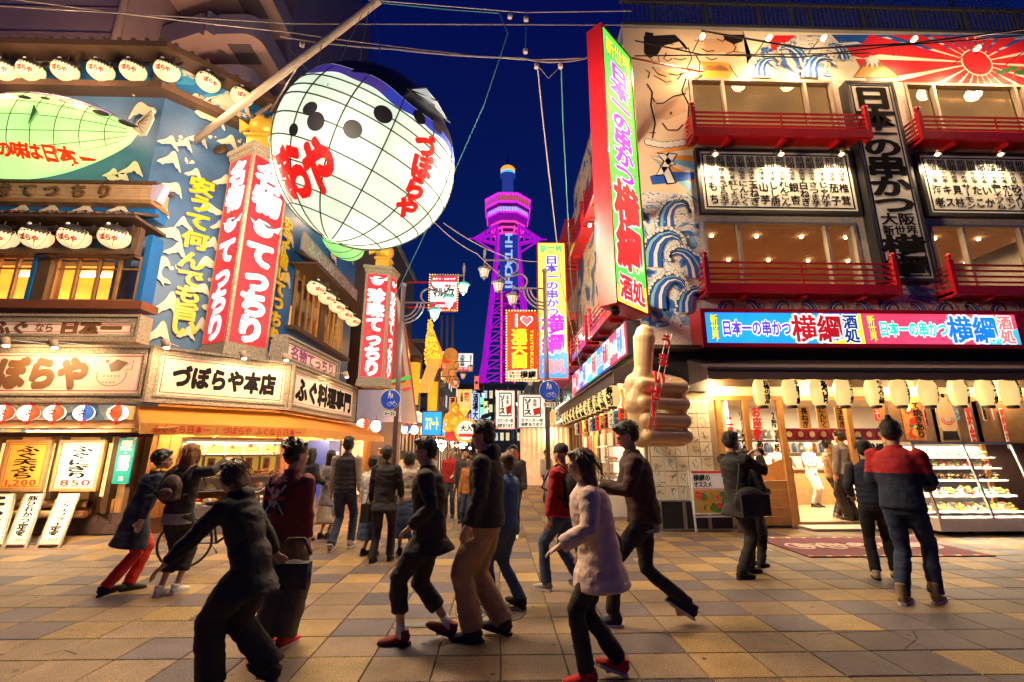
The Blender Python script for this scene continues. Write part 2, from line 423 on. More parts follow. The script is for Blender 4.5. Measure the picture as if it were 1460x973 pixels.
lw1=rectpx(FR,1001,316,1238,428);lw2=rectpx(FR,1321,318,1640,428)
uw2=(uw2[0],14.2,uw1[2],uw1[3]);lw2=(lw2[0],14.2,lw1[2],lw1[3])
ZB=z_of(1200,552)
w=MB();wall_holes(w,FR,XC,XE,ZB,ZTOP,[uw1,uw2,lw1,lw2],.3)
w.build('wall',FOAM,rb)
w=MB();wall_holes(w,FS,0,sideY(FY),3.2,ZTOP,[],.1)
w.build('side_wall',ukiyo('side_mural',[(0,(.02,.06,.28)),(.42,(.16,.32,.5)),(.47,(.75,.62,.46)),(.62,(.55,.35,.18))],.7,14,width=.10),rb)
w=MB();w.box(XC,XE,-(-FY),YS,ZTOP-.02,ZTOP+.12,WORLD);w.box(XE,XE+.2,FY,YS,0,ZTOP);w.box(XC,XE,YS,YS+.2,0,ZTOP)
w.build('roof',CONC,rb)
# ---- picture on the wall: layers a few mm proud
ORANGE=mat('orange_print',(.85,.33,.04),.5,var=.08);PBLUE=mat('blue_print',(.02,.10,.48),.5,var=.15,scale=3)
SKYB=mat('light_blue_print',(.20,.48,.72),.5,var=.12);CREAM=mat('cream_print',(.86,.78,.60),.5,var=.06)
BROWNP=mat('brown_print',(.30,.13,.05),.5,var=.2,scale=12);GREENP=mat('green_print',(.03,.16,.05),.6,var=.2)
MUR=[FLESH,INK,WHITE,ORANGE,REDPAINT,PBLUE,SKYB,CREAM,WAVE,BROWNP,GREENP,mat('flesh_shade_print',(.66,.40,.24),.55,var=.05)]
q=lambda pts,n=0:[FR.px(u,v,n)for u,v in pts]
m=MB()
zs0=uw1[3]
m.sheet([(XC,z_of(950,275)),(uw1[0]-.03,z_of(980,275)),(uw1[0]-.03,zs0),(z_of and FR.px(1100,112)[0],zs0+.03),(FR.px(1075,90)[0],z_of(1075,90)),(FR.px(1060,50)[0],ZTOP),(XC,ZTOP)],.004,FR,0)
m.sheet(q([(918,52),(962,50),(975,62),(981,70),(978,72),(968,60),(945,66),(938,78),(926,84),(918,76)]),.008,FR,1)
m.sheet(q([(920,46),(932,48),(928,62),(918,60)]),.009,FR,1)
for pts,ww in[([(950,68),(962,70),(974,69)],.04),([(948,62),(960,64)],.03),([(981,68),(986,84),(980,96),(984,104)],.03),([(928,84),(932,92),(940,90),(938,80)],.025),([(930,96),(938,106),(950,110)],.03),([(954,106),(966,108),(976,104)],.035),([(960,84),(970,86),(978,84)],.03),([(935,148),(945,148),(960,138),(978,134)],.035),([(932,108),(950,118),(958,116)],.025),([(926,190),(935,190)],.03),([(930,140),(934,146)],.03),([(966,114),(972,106)],.03),([(1022,56),(1030,60),(1035,54)],.03),([(1044,62),(1049,68),(1046,74)],.03),([(990,58),(1002,60)],.02),([(1030,80),(1045,74),(1062,76)],.025),([(1040,94),(1046,104),(1052,112)],.03)]:
 m.stroke(q(pts),ww,.010,FR,1)
m.sheet(q([(1000,88),(1040,90),(1044,104),(1040,112),(1004,111)]),.007,FR,3)
m.sheet(q([(1002,98),(1010,94),(1018,96),(1026,93),(1036,97),(1040,102),(1004,101)]),.009,FR,9)
FL2_=11
m.sheet(q([(936,96),(950,104),(972,102),(968,118),(950,122),(938,112)]),.006,FR,FL2_);m.sheet(q([(932,150),(976,140),(978,160),(950,172),(934,168)]),.006,FR,FL2_);m.sheet(q([(1003,56),(1050,56),(1056,84),(1030,74),(1006,80)]),.006,FR,FL2_)
m.sheet(q([(1030,50),(1062,50),(1058,60),(1046,64),(1034,58)]),.008,FR,1)
for pts,ww in(([(1000,70),(1008,74),(1018,73)],.035),([(1006,82),(1014,86),(1022,84)],.03),([(990,76),(998,90),(996,108)],.035),([(922,120),(930,132),(928,150),(934,176),(930,198)],.04),([(978,112),(972,130),(982,150),(980,190)],.04),([(944,176),(952,186),(966,186),(974,178)],.035),([(956,160),(957,164)],.05),([(950,76),(946,84),(952,88),(958,84)],.03),([(920,100),(926,104),(924,112)],.03)):m.stroke(q(pts),ww,.0105,FR,1)
def wave_art(m,F,cs,cz,sc,fl,n,MI=(5,6,2,1),seed=0):
 """a printed breaking wave: striped body, scalloped foam with ink outline"""
 rr=random.Random(seed);sg=-1 if fl else 1;P=lambda x,y:(cs+sg*x*sc,cz+y*sc)
 def rot(L):return L if sg<0 else L[::-1]
 arc=[(-1.0,-.9),(-.9,-.3),(-.65,.2),(-.25,.55),(.25,.66),(.65,.5),(.85,.15),(.8,-.15)]
 inn=[(-.1,-.95),(-.1,-.4),(.0,-.05),(.2,.2),(.42,.26),(.6,.18),(.68,.02),(.66,-.12)]
 for k,mi in((0,MI[0]),(1,MI[1]),(2,MI[0]),(3,MI[2]),(4,MI[0])):
  f0,f1=k/5,(k+1)/5;A=[P(a[0]+(b[0]-a[0])*f0,a[1]+(b[1]-a[1])*f0)for a,b in zip(arc,inn)];B=[P(a[0]+(b[0]-a[0])*f1,a[1]+(b[1]-a[1])*f1)for a,b in zip(arc,inn)]
  for i in range(7):m.sheet([A[i],B[i],B[i+1],A[i+1]]if sg>0 else[A[i],A[i+1],B[i+1],B[i]],n,F,mi)
  m.stroke(A,.018*sc,n+.002,F,MI[3])
 for i in range(7):
  for j in range(4):
   t=j/4;x=arc[i][0]+(arc[i+1][0]-arc[i][0])*t+rr.uniform(-.05,.05);y=arc[i][1]+(arc[i+1][1]-arc[i][1])*t+rr.uniform(-.03,.06);r=sc*rr.uniform(.05,.10);dn=n+.004+.0012*(i*4+j)
   m.disc(P(x,y),r*1.18,dn,F,MI[3],9);m.disc(P(x,y),r,dn+.0006,F,MI[2],9)
 for _ in range(10):m.disc(P(rr.uniform(-.9,1.1),rr.uniform(.4,1.0)),sc*rr.uniform(.015,.03),n+.003,F,MI[2],6)
c0=(935,232);fan=[(990,200),(990,212),(990,222),(990,232),(990,242),(990,252),(990,264),(985,276)]
for k,(a,b)in enumerate(zip(fan,fan[1:])):
 m.sheet(q([(925,222),b,a]),.007,FR,(3,7,3,6,7,3,6)[k])
m.sheet(q([(926,252),(946,246),(990,246),(990,256),(950,262),(930,264)]),.009,FR,5)
for k in range(9):
 u=924+k*8;cc=FR.px(u,203+3*math.sin(k*.6)+k*.4)
 m.disc(cc,.11,.010+.001*(k%2),FR,1,12);m.disc(cc,.095,.013+.001*(k%2),FR,2,12)
for(u,v),(u2,v2)in(((942,222),(958,236)),((958,222),(942,250)),((946,240),(958,262))):
 m.sheet(q([(u-6,v-4),(u+8,v-2),(u2+6,v2),(u2-8,v2+2)]),.015,FR,1);m.sheet(q([(u-4,v-2),(u+6,v-1),(u2+4,v2-1),(u2-6,v2)]),.018,FR,2)
m.sheet([(XC,z_of(950,470)),(FR.px(996,470)[0],z_of(996,470)),(uw1[0]-.03,z_of(975,275)),(XC,z_of(950,275))],.005,FR,8)
for k,(u,v,s_,fl)in enumerate(((962,300,.5,0),(945,350,.62,0),(975,372,.5,1),(950,412,.55,0),(984,425,.42,0))):cc=FR.px(u,v);wave_art(m,FR,cc[0],cc[1],s_,fl,.012+k*.044*.5,seed=k)
for k,(u,v,s_,fl)in enumerate(((1092,92,.42,0),(1130,78,.5,1),(1165,92,.5,0),(1190,74,.34,1))):cc=FR.px(u,v);wave_art(m,FR,cc[0],min(cc[1],ZTOP-s_),s_,fl,.011+k*.02,seed=9+k)
X0=FR.px(1062,70)[0];zb=zs0+.03
def strip(ua,ub,mi,n):m.sheet([(FR.px(ua,80)[0],zb),(FR.px(ub,80)[0],zb),(FR.px(ub,80)[0],ZTOP),(FR.px(ua,80)[0],ZTOP)],n,FR,mi)
m.sheet([(X0,zb),(XE,zb),(XE,ZTOP),(X0,ZTOP)],.004,FR,7)
m.sheet(q([(1185,50),(1470,50),(1470,76),(1330,70),(1280,80),(1240,74),(1200,66)]),.006,FR,5)
for k in range(12):
 u=1195+k*22;v=62+8*math.sin(k*2.1);m.sheet(q([(u,v),(u+26,v-2),(u+34,v+1),(u+10,v+3)]),.008,FR,6 if k%2 else 2)
m.sheet(q([(1062,96),(1075,76),(1090,66),(1100,58),(1125,51),(1180,51),(1195,62),(1205,80),(1195,84),(1190,96),(1188,111),(1058,111)]),.007,FR,8)
m.sheet(q([(1105,51),(1135,51),(1115,66),(1100,74),(1098,60)]),.009,FR,4)
sc0=FR.px(1392,90);SR=2.1
m.sheet(q([(1200,66),(1235,70),(1260,76),(1230,84),(1215,80),(1200,74)]),.009,FR,4)
for k in range(22):
 a=2*math.pi*(k+.35)/22;d=.11
 L=[]
 for aa in(a-d,a+d):
  ca,sa=math.cos(aa),math.sin(aa);tmax=3.4
  if sa>1e-6:tmax=min(tmax,(ZTOP-.02-sc0[1])/sa)
  if sa<-1e-6:tmax=min(tmax,(zb-sc0[1])/sa)
  L.append((sc0[0]+ca*tmax,sc0[1]+sa*tmax))
 m.sheet([sc0,L[0],L[1]],.011,FR,4)
m.disc(sc0,.44,.013,FR,2,40);m.disc(sc0,.40,.015,FR,4,40)
m.sheet(q([(1216,111),(1236,84),(1240,80),(1246,81),(1250,86),(1282,111)]),.017,FR,9)
m.sheet(q([(1233,88),(1240,80),(1246,81),(1254,90),(1250,89),(1252,100),(1246,90),(1243,101),(1240,90),(1233,100),(1236,89)]),.019,FR,2)
m.sheet(q([(1218,111),(1230,96),(1260,96),(1280,111)]),.018,FR,3)
for k in range(5):m.disc(FR.px(1425+k*9,104-3*(k%3)),.13,.016+k*.001,FR,10,12,.07)
m.stroke(q([(1444,111),(1448,100),(1456,96)]),.05,.015,FR,9)
m.build('mural',MUR,rb)
m=MB();m.sheet([(FR.px(1240,300)[0],lw1[3]+3.4),(FR.px(1286,300)[0]+.02,lw1[3]+3.4),(FR.px(1330,400)[0],z_of(1300,440)),(FR.px(1245,400)[0],z_of(1300,440))],.004,FR,0)
m.build('mural_strip',WAVE,rb);m=MB();zz_=(z_of(1200,424)+z_of(1200,440))/2-.12
for k in range(15):wave_art(m,FR,FR.px(1012,430)[0]+.35+k*.66,zz_,.27,k%2,.012+(k%2)*.02,seed=30+k)
m.build('mural_waves',MUR,rb)
# ---- windows
SASH=mat('window_sash',(.42,.36,.30),.45,.3,var=.1)
SCREEN=mat('woven_blind',(.52,.31,.13),.8,var=.25,scale=18,bump=.2,emit=(.62,.30,.09),es=.5)  # warm light of the room behind is put into the blind as emission
def sash_window(name,hole,mull,screen,hor=None,depth=.16,parent=rb,F=FR,room=None):
 a,b,c,d=hole;f=MB();t=.07
 f.box(a,b,-.12,.03,d-t,d,F);f.box(a,b,-.12,.03,c,c+t,F)
 for x in[a+t/2,b-t/2]+mull:f.box(x-t/2,x+t/2,-.10,.04,c+t,d-t,F)
 if hor:f.box(a+t,b-t,-.11,.02,hor-.03,hor+.03,F)
 fo=f.build(name,SASH,parent)
 p=MB();p.sheet([(a,c),(b,c),(b,d),(a,d)],-.06,F);p.build('pane',TG,fo)
 if screen:p=MB();p.sheet([(a,c),(b,c),(b,d),(a,d)],-.22,F);p.build('blind',screen,fo)
 return fo
ux=lambda u,v:FR.px(u,v)[0]
sash_window('window',uw1,[ux(1032,140),ux(1149,140)],SCREEN)
sash_window('window',uw2,[ux(1333,140),ux(1449,140),ux(1500,140)+.4],SCREEN)
sash_window('window',lw1,[ux(1055,350),ux(1181,350)],None)
sash_window('window',lw2,[ux(1377,350),ux(1500,350),13.0],None)
ROOM=mat('dining_room_plaster',(.55,.36,.20),.7,var=.12,scale=2)
r_=MB();r_.box(lw1[0]-.2,14.6,-4.2,-4.1,0+lw1[2]-.5,lw1[3]+.5,FR);r_.box(lw1[0]-.2,14.6,-4.2,-.31,lw1[3]+.25,lw1[3]+.35,FR);r_.box(lw1[0]-.2,14.6,-4.2,-.31,lw1[2]-.8,lw1[2]-.7,FR)
r_.box(lw1[0]-.3,lw1[0]-.2,-4.2,-.31,lw1[2]-.8,lw1[3]+.35,FR);r_.build('dining_room',ROOM,rb)
BULB=lit('bulb_glow',(1,.72,.38),14,sample=False)
for k in range(8):
 for j in range(2):MB().ell(FR(lw1[0]+.8+k*1.25,-1.2-j*1.6,lw1[3]+.2),(.05,.05,.03),8,4).build('downlight',BULB,rb)
for k in range(3):lamp('AREA','dining_room_light',FR(lw1[0]+1.6+k*3.6,-2,lw1[3]+.15),26,(1,.72,.42),1.6,rb)
# ---- red balconies
def balcony(s0,s1,z0,z1,p=.48,parent=rb,F=FR,zp=None,right_end=True):
 """rails at n=p between posts; deck beam below"""
 t=MB();t.box(s0,s1,p-.08,p,z0,z0+.22,F);t.box(s0,s1,0,p-.08,z0+.04,z0+.10,F)
 for s in[s0]+([s1-.08]if right_end else[]):t.box(s,s+.08,0,p-.08,z0-.02,z0+.2,F)
 k=s0+.9
 while k<s1-.3:t.box(k,k+.08,.02,p-.1,z0-.07,z0+.04,F);k+=1.4
 bo=t.build('balcony',RED,parent);H=z1-z0
 def post(s,n):
  b=MB();b.box(s-.05,s+.05,n-.1,n,z0+.22,z1,F);b.lathe([(.035,0),(.05,.01),(.035,.03),(.06,.06),(.075,.10),(.06,.14),(.02,.165),(.001,.17)],F(s,n-.05,z1),12)
  b.build('post',RED,bo)
 post(s0+.05,p)
 if right_end:post(s1-.05,p)
 for k in range(4):
  zz=z0+.22+(H-.34)*(k+.7)/3.7
  b=MB();b.box(s0+.1,s1-(.1 if right_end else 0),p-.07,p-.035,zz-.025,zz+.02,F)
  for s in[s0+.05]+([s1-.05]if right_end else[]):b.box(s-.02,s+.02,0,p-.1,zz-.025,zz+.02,F)
  b.build('rail',RED,bo)
 k=s0+(s1-s0)/2;b=MB();b.box(k-.02,k+.02,p-.035,p-.02,z0+.22,z1-.12,F);b.build('baluster',RED,bo)
 return bo
B1=.48
a,b,c,d=rectpx(FR,985,152,1246,196,B1);balcony(a,b,c,d)
a2=FR.px(1306,152,B1)[0];balcony(a2,14.6,c,d,right_end=False)
a,b,c,d=rectpx(FR,1003,366,1288,419,B1);balcony(a,b,c,d)
a2=FR.px(1352,366,B1)[0];balcony(a2,14.6,c,d,right_end=False)
# ---- menu boards
def framed(name,F,s0,s1,z0,z1,n,face,frame,t=.06,th=.06,parent=None,inner=None,label=None,cat=None):
 """a framed board; returns the board thing/part"""
 o=parent
 if cat:o=thing(name,F(s0,n,z0),label,cat)
 fr=MB();fr.box(s0-t,s1+t,n-th,n+.02,z1,z1+t,F);fr.box(s0-t,s1+t,n-th,n+.02,z0-t,z0,F)
 fr.box(s0-t,s0,n-th,n+.02,z0,z1,F);fr.box(s1,s1+t,n-th,n+.02,z0,z1,F);fr.build('frame',frame,o)
 p=MB();p.box(s0,s1,n-th,n,z0,z1,F);p.build('panel',face,o)
 if inner:
  b=MB();i,wd=inner
  b.box(s0+i,s1-i,n,n+.004,z1-i-wd,z1-i,F);b.box(s0+i,s1-i,n,n+.004,z0+i,z0+i+wd,F)
  b.box(s0+i,s0+i+wd,n,n+.004,z0+i+wd,z1-i-wd,F);b.box(s1-i-wd,s1-i,n,n+.004,z0+i+wd,z1-i-wd,F)
  b.build('border',INK if name=='menu_board' or name=='name_board' else REDPAINT,o)
 return o
MENUW=mat('menu_white',(.80,.76,.70),.5,var=.05)
items1=['もち','うずら玉子','紅しょうが','にんにく','玉ねぎ','山芋','しし唐','れんこん','銀杏','白ねぎ','さつま芋','じゃが芋','茄子','椎茸']
items2=['海老','キス','貝柱','サーモン','たこ','いか','鶏しそつくね','ホルモン','砂ズリ','ささみ','牛カツ','豚カツ','手羽先','軟骨','ウインナー','ハムカツ','チーズ','トマト']
def menu_board(s0,s1,z0,z1,items,label):
 o=framed('menu_board',FR,s0,s1,z0,z1,.12,MENUW,BLACK,.09,.12,None,(.06,.035),label,'menu board')
 t=MB();k=len(items);wd=(s1-s0-.28)/k;H=z1-z0
 for i,it in enumerate(items):
  cs=s0+.14+wd*(i+.5)
  t.text_v('前頭',cs,z1-.12,z1-.12-H*.20,wd*.92,.128,FR,0,.02)
  sub='畑の恵' if items is items1 and i<3 else '大地の幸' if items is items1 else '海の幸'
  t.text_v(sub,cs,z1-.14-H*.20,z1-.14-H*.40,wd*.62,.128,FR,0,.02)
  t.text_v(it,cs,z1-.16-H*.40,z0+.12,wd*.98,.128,FR,0,.022,hs=1 if len(it)>2 else .75)
 t.build('lettering',[INK],o);return o
a,b,c,d=rectpx(FR,996,216,1224,302,.12)
mb1=menu_board(a,b,c,d,items1,'black framed menu board of fourteen skewers between the two left balconies')
a2=FR.px(1309,218,.12)[0]
mb2=menu_board(a2,a2+(b-a)*1.28,c,d,items2,'black framed seafood and meat menu board right of the tall black and white sign')
BRASS=mat('spot_housing',(.45,.33,.20),.4,.7)
def spot(u,v,label,dz=0):
 s,z=FR.px(u,v,.45);p=FR(s,.45,z);o=thing('spotlight',FR(s,0,z+.1),label,'spotlight','spotlights over the menu boards')
 m=MB();m.tube([FR(s,.1,z+.22),FR(s,.4,z+.25),p+Vector((0,0,.1))],.012,6);m.build('arm',DKSTEEL,o)
 m=MB();m.lathe([(.02,.12),(.03,.10),(.09,0),(.085,0),(.02,.09)],p,12);m.build('shade',BRASS,o)
 m=MB();m.ell(p+Vector((0,0,.012)),(.045,.045,.035),8,6);m.build('bulb',lit('spot_bulb',(1,.8,.5),25,sample=False),o)
 l=lamp('SPOT','spot_light',p+Vector((0,0,-.03)),60,(1,.78,.48),.04,o,spot=140);aim(l,(0,.45,-1))
for k,(u,nm)in enumerate([(1020,'leftmost of three over the left menu board'),(1114,'middle one of three over the left menu board'),(1200,'rightmost of three over the left menu board'),(1337,'left one over the right menu board'),(1427,'right one over the right menu board')]):
 spot(u,221,'small lit brass spotlight, '+nm)
# ---- tall black and white sign
nb=.25;s0,z1=FR.px(1214,119,nb);s1=FR.px(1275,119,nb)[0];z0=FR.px(1290,397,nb)[1]
s0=(s0+FR.px(1258,397,nb)[0])/2;s1=(s1+FR.px(1325,397,nb)[0])/2
o=framed('name_board',FR,s0,s1,z0,z1,nb,MENUW,BLACK,.07,.25,None,(.05,.03),'tall vertical black and white board lettered in heavy black between the balconies','sign')
t=MB();cs=(s0+s1)/2;H=z1-z0;wd=s1-s0
y=z1-.12
for ch,hh,ws in(('日',.115,.95),('本',.115,.95),('一',.05,.8),('の',.095,.9),('串',.11,.95),('か',.095,.95),('つ',.085,.95)):
 t.char(ch,cs,y-hh*H/2,wd*ws,hh*H*1.15,nb+.005,FR,0,.045);y-=hh*H
for tt,hh in(('大阪',.062),('新世界',.05)):
 t.text_h(tt,s0+.14,s1-.14,y-hh*H/2,hh*H,nb+.005,FR,0,.03);y-=hh*H
for ch in '横綱':t.char(ch,cs,y-.095*H/2,wd*.98,.105*H,nb+.005,FR,0,.04);y-=.098*H
t.build('lettering',[INK],o)
# ---- rooftop fence
fe=thing('rooftop_fence',FR(XC,0,ZTOP),'tall dark metal railing with mesh along the restaurant roof','fence')
n0=-.05;FT=z_of(1200,8)+.05
m=MB();m.box(XC,XE,n0-.05,n0+.05,FT-.08,FT,FR);m.build('top_rail',DKSTEEL,fe)
m=MB();m.box(XC,XE,n0-.05,n0+.07,ZTOP+.12,ZTOP+.2,FR);m.build('bottom_rail',DKSTEEL,fe)
x=XC+.1
bm_=MB();bm_.box(-.015,.015,-.015,.015,0,FT-ZTOP-.28);base=None
while x<XE:
 if base is None:base=bm_.build('baluster',DKSTEEL,fe,base=None);bo=base
 else:bo=base.copy();COL.objects.link(bo)
 bo.location=FR(x,n0,ZTOP+.2)-world_loc(fe);x+=.13
 if base is bo:bo.data.transform(Matrix.Translation(world_loc(fe)))
for k in range(8):
 x=XC+.9+k*1.5;m=MB();m.box(x-.04,x+.04,n0-.06,n0+.02,ZTOP+.2,FT-.08,FR);m.build('post',DKSTEEL,fe)
GP=mat('green_pole',(.16,.34,.10),.5)
for k in range(5):
 x=FR.px(1163+(k-1)*125,20)[0];m=MB();m.tube([FR(x,-.8,ZTOP),FR(x-.1,-.8,ZTOP+3)],.04,8)
 tag(m.build('green_pole',GP,base=FR(x,-.8,ZTOP)),f'thin green pole behind the rooftop railing, {ORD[k]} from the left','pole','green poles on the roof')
m=MB();NET=mat('wire_net',(.10,.13,.20),.5,.4)
x=XC
while x<XE:
 m.beam(FR(x,-.85,ZTOP+.1),FR(x+2.8,-.85,ZTOP+2.9),.012,.012);m.beam(FR(x+2.8,-.86,ZTOP+.1),FR(x,-.86,ZTOP+2.9),.012,.012);x+=.16
tag(m.build('wire_netting',NET,base=FR(XC,-.8,ZTOP)),'diamond wire netting behind the rooftop railing','netting')
# ---- floodlights on the top of the wall
FLB=lit('flood_bulb',(1,.85,.6),45,sample=False)
def flood(u,v,k):
 s,z=FR.px(u,v,.62);p=FR(s,.62,z);o=thing('floodlight',FR(s,0,z),f'bright floodlight under the rooftop railing, {ORD[k]} from the left','floodlight','floodlights along the roof edge')
 m=MB();m.tube([FR(s,0,z+.12),p+Vector((0,0,.1))],.015,6);m.build('arm',DKSTEEL,o)
 m=MB();m.lathe([(.03,.10),(.08,.06),(.09,-.01),(.08,-.01),(.03,.05)],p,12);m.build('housing',BRASS,o)
 m=MB();m.ell(p+Vector((0,0,.0)),(.06,.06,.045),8,6);m.build('bulb',FLB,o)
 l=lamp('SPOT','flood_light',p+Vector((0,0,-.06)),90,(1,.62,.32),.08,o,spot=150);aim(l,(0,.12,-1))
 l=lamp('POINT','wall_light',p+Vector((0,-.16,-.02)),30,(1,.72,.42),.2,o)
for k,(u,v)in enumerate([(1001,53),(1096,55),(1174,55),(1303,57),(1393,70),(1470,72)]):flood(u,v,k)
# ---- long red light box
nB=.57;a,b,c,d=rectpx(FR,1004,446,1452,492,nB)
lb=thing('light_box_sign',FR(a,0,c),'long red light box with lit blue and pink panels above the awning','sign')
m=MB();m.box(a-.1,XE-.3,0,nB-.03,c-.09,d+.09,FR);m.box(a-.1,XE-.3,nB-.03,nB+.03,d,d+.09,FR);m.box(a-.1,XE-.3,nB-.03,nB+.03,c-.09,c,FR);m.box(a-.1,a,nB-.03,nB+.03,c,d,FR)
m.build('case',RED,lb)
PB=lit('panel_blue',(.01,.20,1),2);PP=lit('panel_pink',(1,.04,.10),1.8);PG=lit('panel_green',(.03,.7,.45),1.6);PY=lit('panel_yellow',(1,.7,.03),1.8)
LW=lit('letter_white',(1,.97,.93),1.15,sample=False);LV=lit('letter_violet',(.13,.06,.75),1.,sample=False);LR=lit('letter_red',(.55,.01,.02),.9,sample=False)
LY=lit('letter_yellow',(.95,.85,.02),1.1,sample=False);LT=lit('letter_teal',(.02,.85,.62),1.1,sample=False);LB=lit('letter_blue',(.01,.22,.9),1.1,sample=False);LN=lit('letter_navy',(.01,.05,.3),.9,sample=False);LPK=lit('letter_coral',(.95,.22,.22),1.,sample=False)
wp=FR.px(1231,470,nB)[0]-a
cols=[(PB,(LV,LR,LN)),(PP,(LT,LB,LPK)),(PG,(LW,LR,LN)),(PB,(LV,LR,LN))]
def box_sign(F,s0,s1,z0,z1,n,pm,cc,parent,rev=False):
 p=MB();p.box(s0+.006,s1-.006,n-.03,n,z0,z1,F);po=p.build('panel',pm,parent)
 H=z1-z0;Wd=s1-s0;X=lambda f:s0+Wd*f;zc=(z0+z1)/2
 if pm is PB:e_=MB();e_.sheet([(X(.87),z0),(X(1)-.01,z0),(X(1)-.01,z1),(X(.98),z1)],n+.002,F);e_.sheet([(X(.74),z0),(X(.87),z0),(X(.89),z0+.2*H)],n+.002,F);e_.build('corner_flash',PY,po)
 else:e_=MB();e_.sheet([(X(.74),z0),(X(1)-.01,z0),(X(1)-.01,z0+.55*H)],n+.002,F);e_.build('corner_flash',lit('panel_cyan',(.05,.6,.85),1.1),po)
 t=MB()
 for off,nn,ci in((.11,.006,None),(.035,.010,1)):
  t.text_v('新世界',X(.055),z1-.05*H,z0+.05*H,Wd*.05,n+nn,F,3 if ci is None else 5,off*.9)
  t.text_h('日本一の串かつ',X(.10),X(.54),zc,H*.52,n+nn,F,0 if ci is None else 1,off)
  t.text_h('横綱',X(.54),X(.865),zc,H*.92,n+nn,F,0 if ci is None else 2,off)
  t.text_v('酒処',X(.92),z1-.04*H,z0+.04*H,Wd*.095,n+nn,F,0 if ci is None else 4,off)
 t.build('lettering',[LW,cc[0],cc[1],LN,cc[2],LY],po)
x=a
for k in range(4):
 if x+wp>XE:break
 box_sign(FR,x,min(x+wp,XE-.35),c,d,nB,cols[k][0],cols[k][1],lb);x+=wp
# ---- eave and awning
m=MB();m.box(XC,XE,0,.5,z_of(1200,505),z_of(1200,500),FR);m.box(XC,XE,0,.1,z_of(1200,552),z_of(1200,505),FR);m.build('eave',mat('dark_eave',(.10,.06,.045),.6,var=.2),rb)
AWN=mat('awning_canvas',(.085,.055,.06),.75,var=.18,scale=5,bump=.1)
def awning(F,s0,s1,zt,zl,p,parent,name='awning',drop=.22,m_=AWN,seg=24):
 m=MB();m.add([F(s0,.05,zt),F(s1,.05,zt),F(s1,p,zl),F(s0,p,zl)],[(3,2,1,0)]);m.add([F(s0,.05,zt-.01),F(s1,.05,zt-.01),F(s1,p,zl-.01),F(s0,p,zl-.01)],[(0,1,2,3)])
 top=[];w_=(s1-s0)/seg
 for k in range(seg):
  a_,b_=s0+k*w_,s0+(k+1)*w_;dz=[drop+.02*math.sin(i*math.pi/4)for i in range(5)]
  for i in range(4):
   x0_,x1_=a_+(b_-a_)*i/4,a_+(b_-a_)*(i+1)/4
   m.add([F(x0_,p,zl),F(x1_,p,zl),F(x1_,p+.01,zl-dz[i+1]),F(x0_,p+.01,zl-dz[i])],[(3,2,1,0)])
 for s in(s0,s1):m.add([F(s,.05,zt),F(s,p,zl),F(s,p,zl-drop),F(s,.05,zl-drop)],[(0,1,2,3)])
 ao=m.build(name,m_,parent)
 b=MB();b.box(s0,s1,p,p+.05,zl-.02,zl+.03,F);b.build('front_bar',DKSTEEL,ao)
 return ao
pA=1.05;zl=FR.px(1200,527,pA)[1];zt=z_of(1200,512)
aw=thing('dark_awning',FR(XC,0,2.8),'long dark brown canvas awning over the restaurant front and its display case','awning')
awning(FR,FR.px(1008,530,pA)[0],XE-.2,zt,zl,pA,aw,drop=FR.px(1200,527,pA)[1]-FR.px(1200,541,pA)[1])
aw2=thing('dark_awning',FS(0,0,2.8),'dark brown canvas awning over the street side of the restaurant','awning')
awning(FS,.2,sideY(9.6),zt,zl,.9,aw2,drop=.26)
m=MB();GND=lambda s,n,z:Vector((s,z,n));rg_=random.Random(21)
for _ in range(170):m.disc((rg_.uniform(-6,7),rg_.uniform(3.6,10)),rg_.uniform(.008,.022),.0032,GND,0,7)
tag(m.build('gum_spots',mat('old_gum',(.05,.045,.04),.7)),'small dark flattened gum spots scattered over the paving','gum',None)['kind']='stuff'
m=MB();
for P_ in([(1165,905),(1215,902),(1270,900),(1300,908)],[(1302,900),(1308,912)],[(1306,913),(1290,926)],[(60,935),(92,928),(110,934)]):m.stroke([atG(u,v)[:2]for u,v in P_],.012,.0034,GND)
tag(m.build('paving_cracks',mat('crack_dark',(.02,.018,.016),.9)),'thin dark cracks across broken slabs at the lower right','crack')['kind']='stuff'
# ================================================================== RESTAURANT, GROUND FLOOR
DOORZ=.10;zw=lambda v,u=1100:FR.px(u,v)[1]
ZH=zw(571);ZT0=zw(552);xd=lambda u,v=620:FR.px(u,v)[0]
WARMWALL=mat('shop_plaster',(.72,.58,.40),.7,var=.1)
m=MB();m.box(XC,XE,-6.0,-.05,.0,DOORZ,FR);m.build('shop_floor',mat('shop_floor_tile',(.30,.20,.13),.4,var=.2),rb)
m=MB();m.box(XC+.1,XE,-6.1,-6.0,0,4.2,FR);m.box(XC+.1,XE,-6,-.1,ZT0+.1,ZT0+.2,FR);m.box(XC+.05,XC+.15,-6,0,0,ZT0,FR);m.box(xd(1118),xd(1118)+.08,-6,-2.6,DOORZ,ZT0,FR)
m.build('interior_wall',WARMWALL,rb)
m=MB();m.box(xd(1022),XE,-.06,.03,ZH,ZH+.09,FR);m.build('lintel',ORWOOD,rb)
for k in range(9):
 a=xd(1022)+k*1.25
 if a>XE-.5:break
 m=MB();m.box(a+.02,a+1.22,-.04,0,ZH+.1,ZT0+.1,FR);m.build('transom_panel',CREAM,rb)
for u in(1027,1066,1116,1213,1262,1335,1395):
 x=xd(u,620);m=MB();m.box(x-.055,x+.055,-.06,.05,0,ZH,FR);m.build('door_post',ORWOOD,rb)
def shop_win(u0,u1,zb,z1=None):
 a,b=xd(u0)+.055,xd(u1)-.055;m=MB();m.sheet([(a,zb),(b,zb),(b,ZH),(a,ZH)],-.02,FR);m.build('shop_pane',TG,rb)
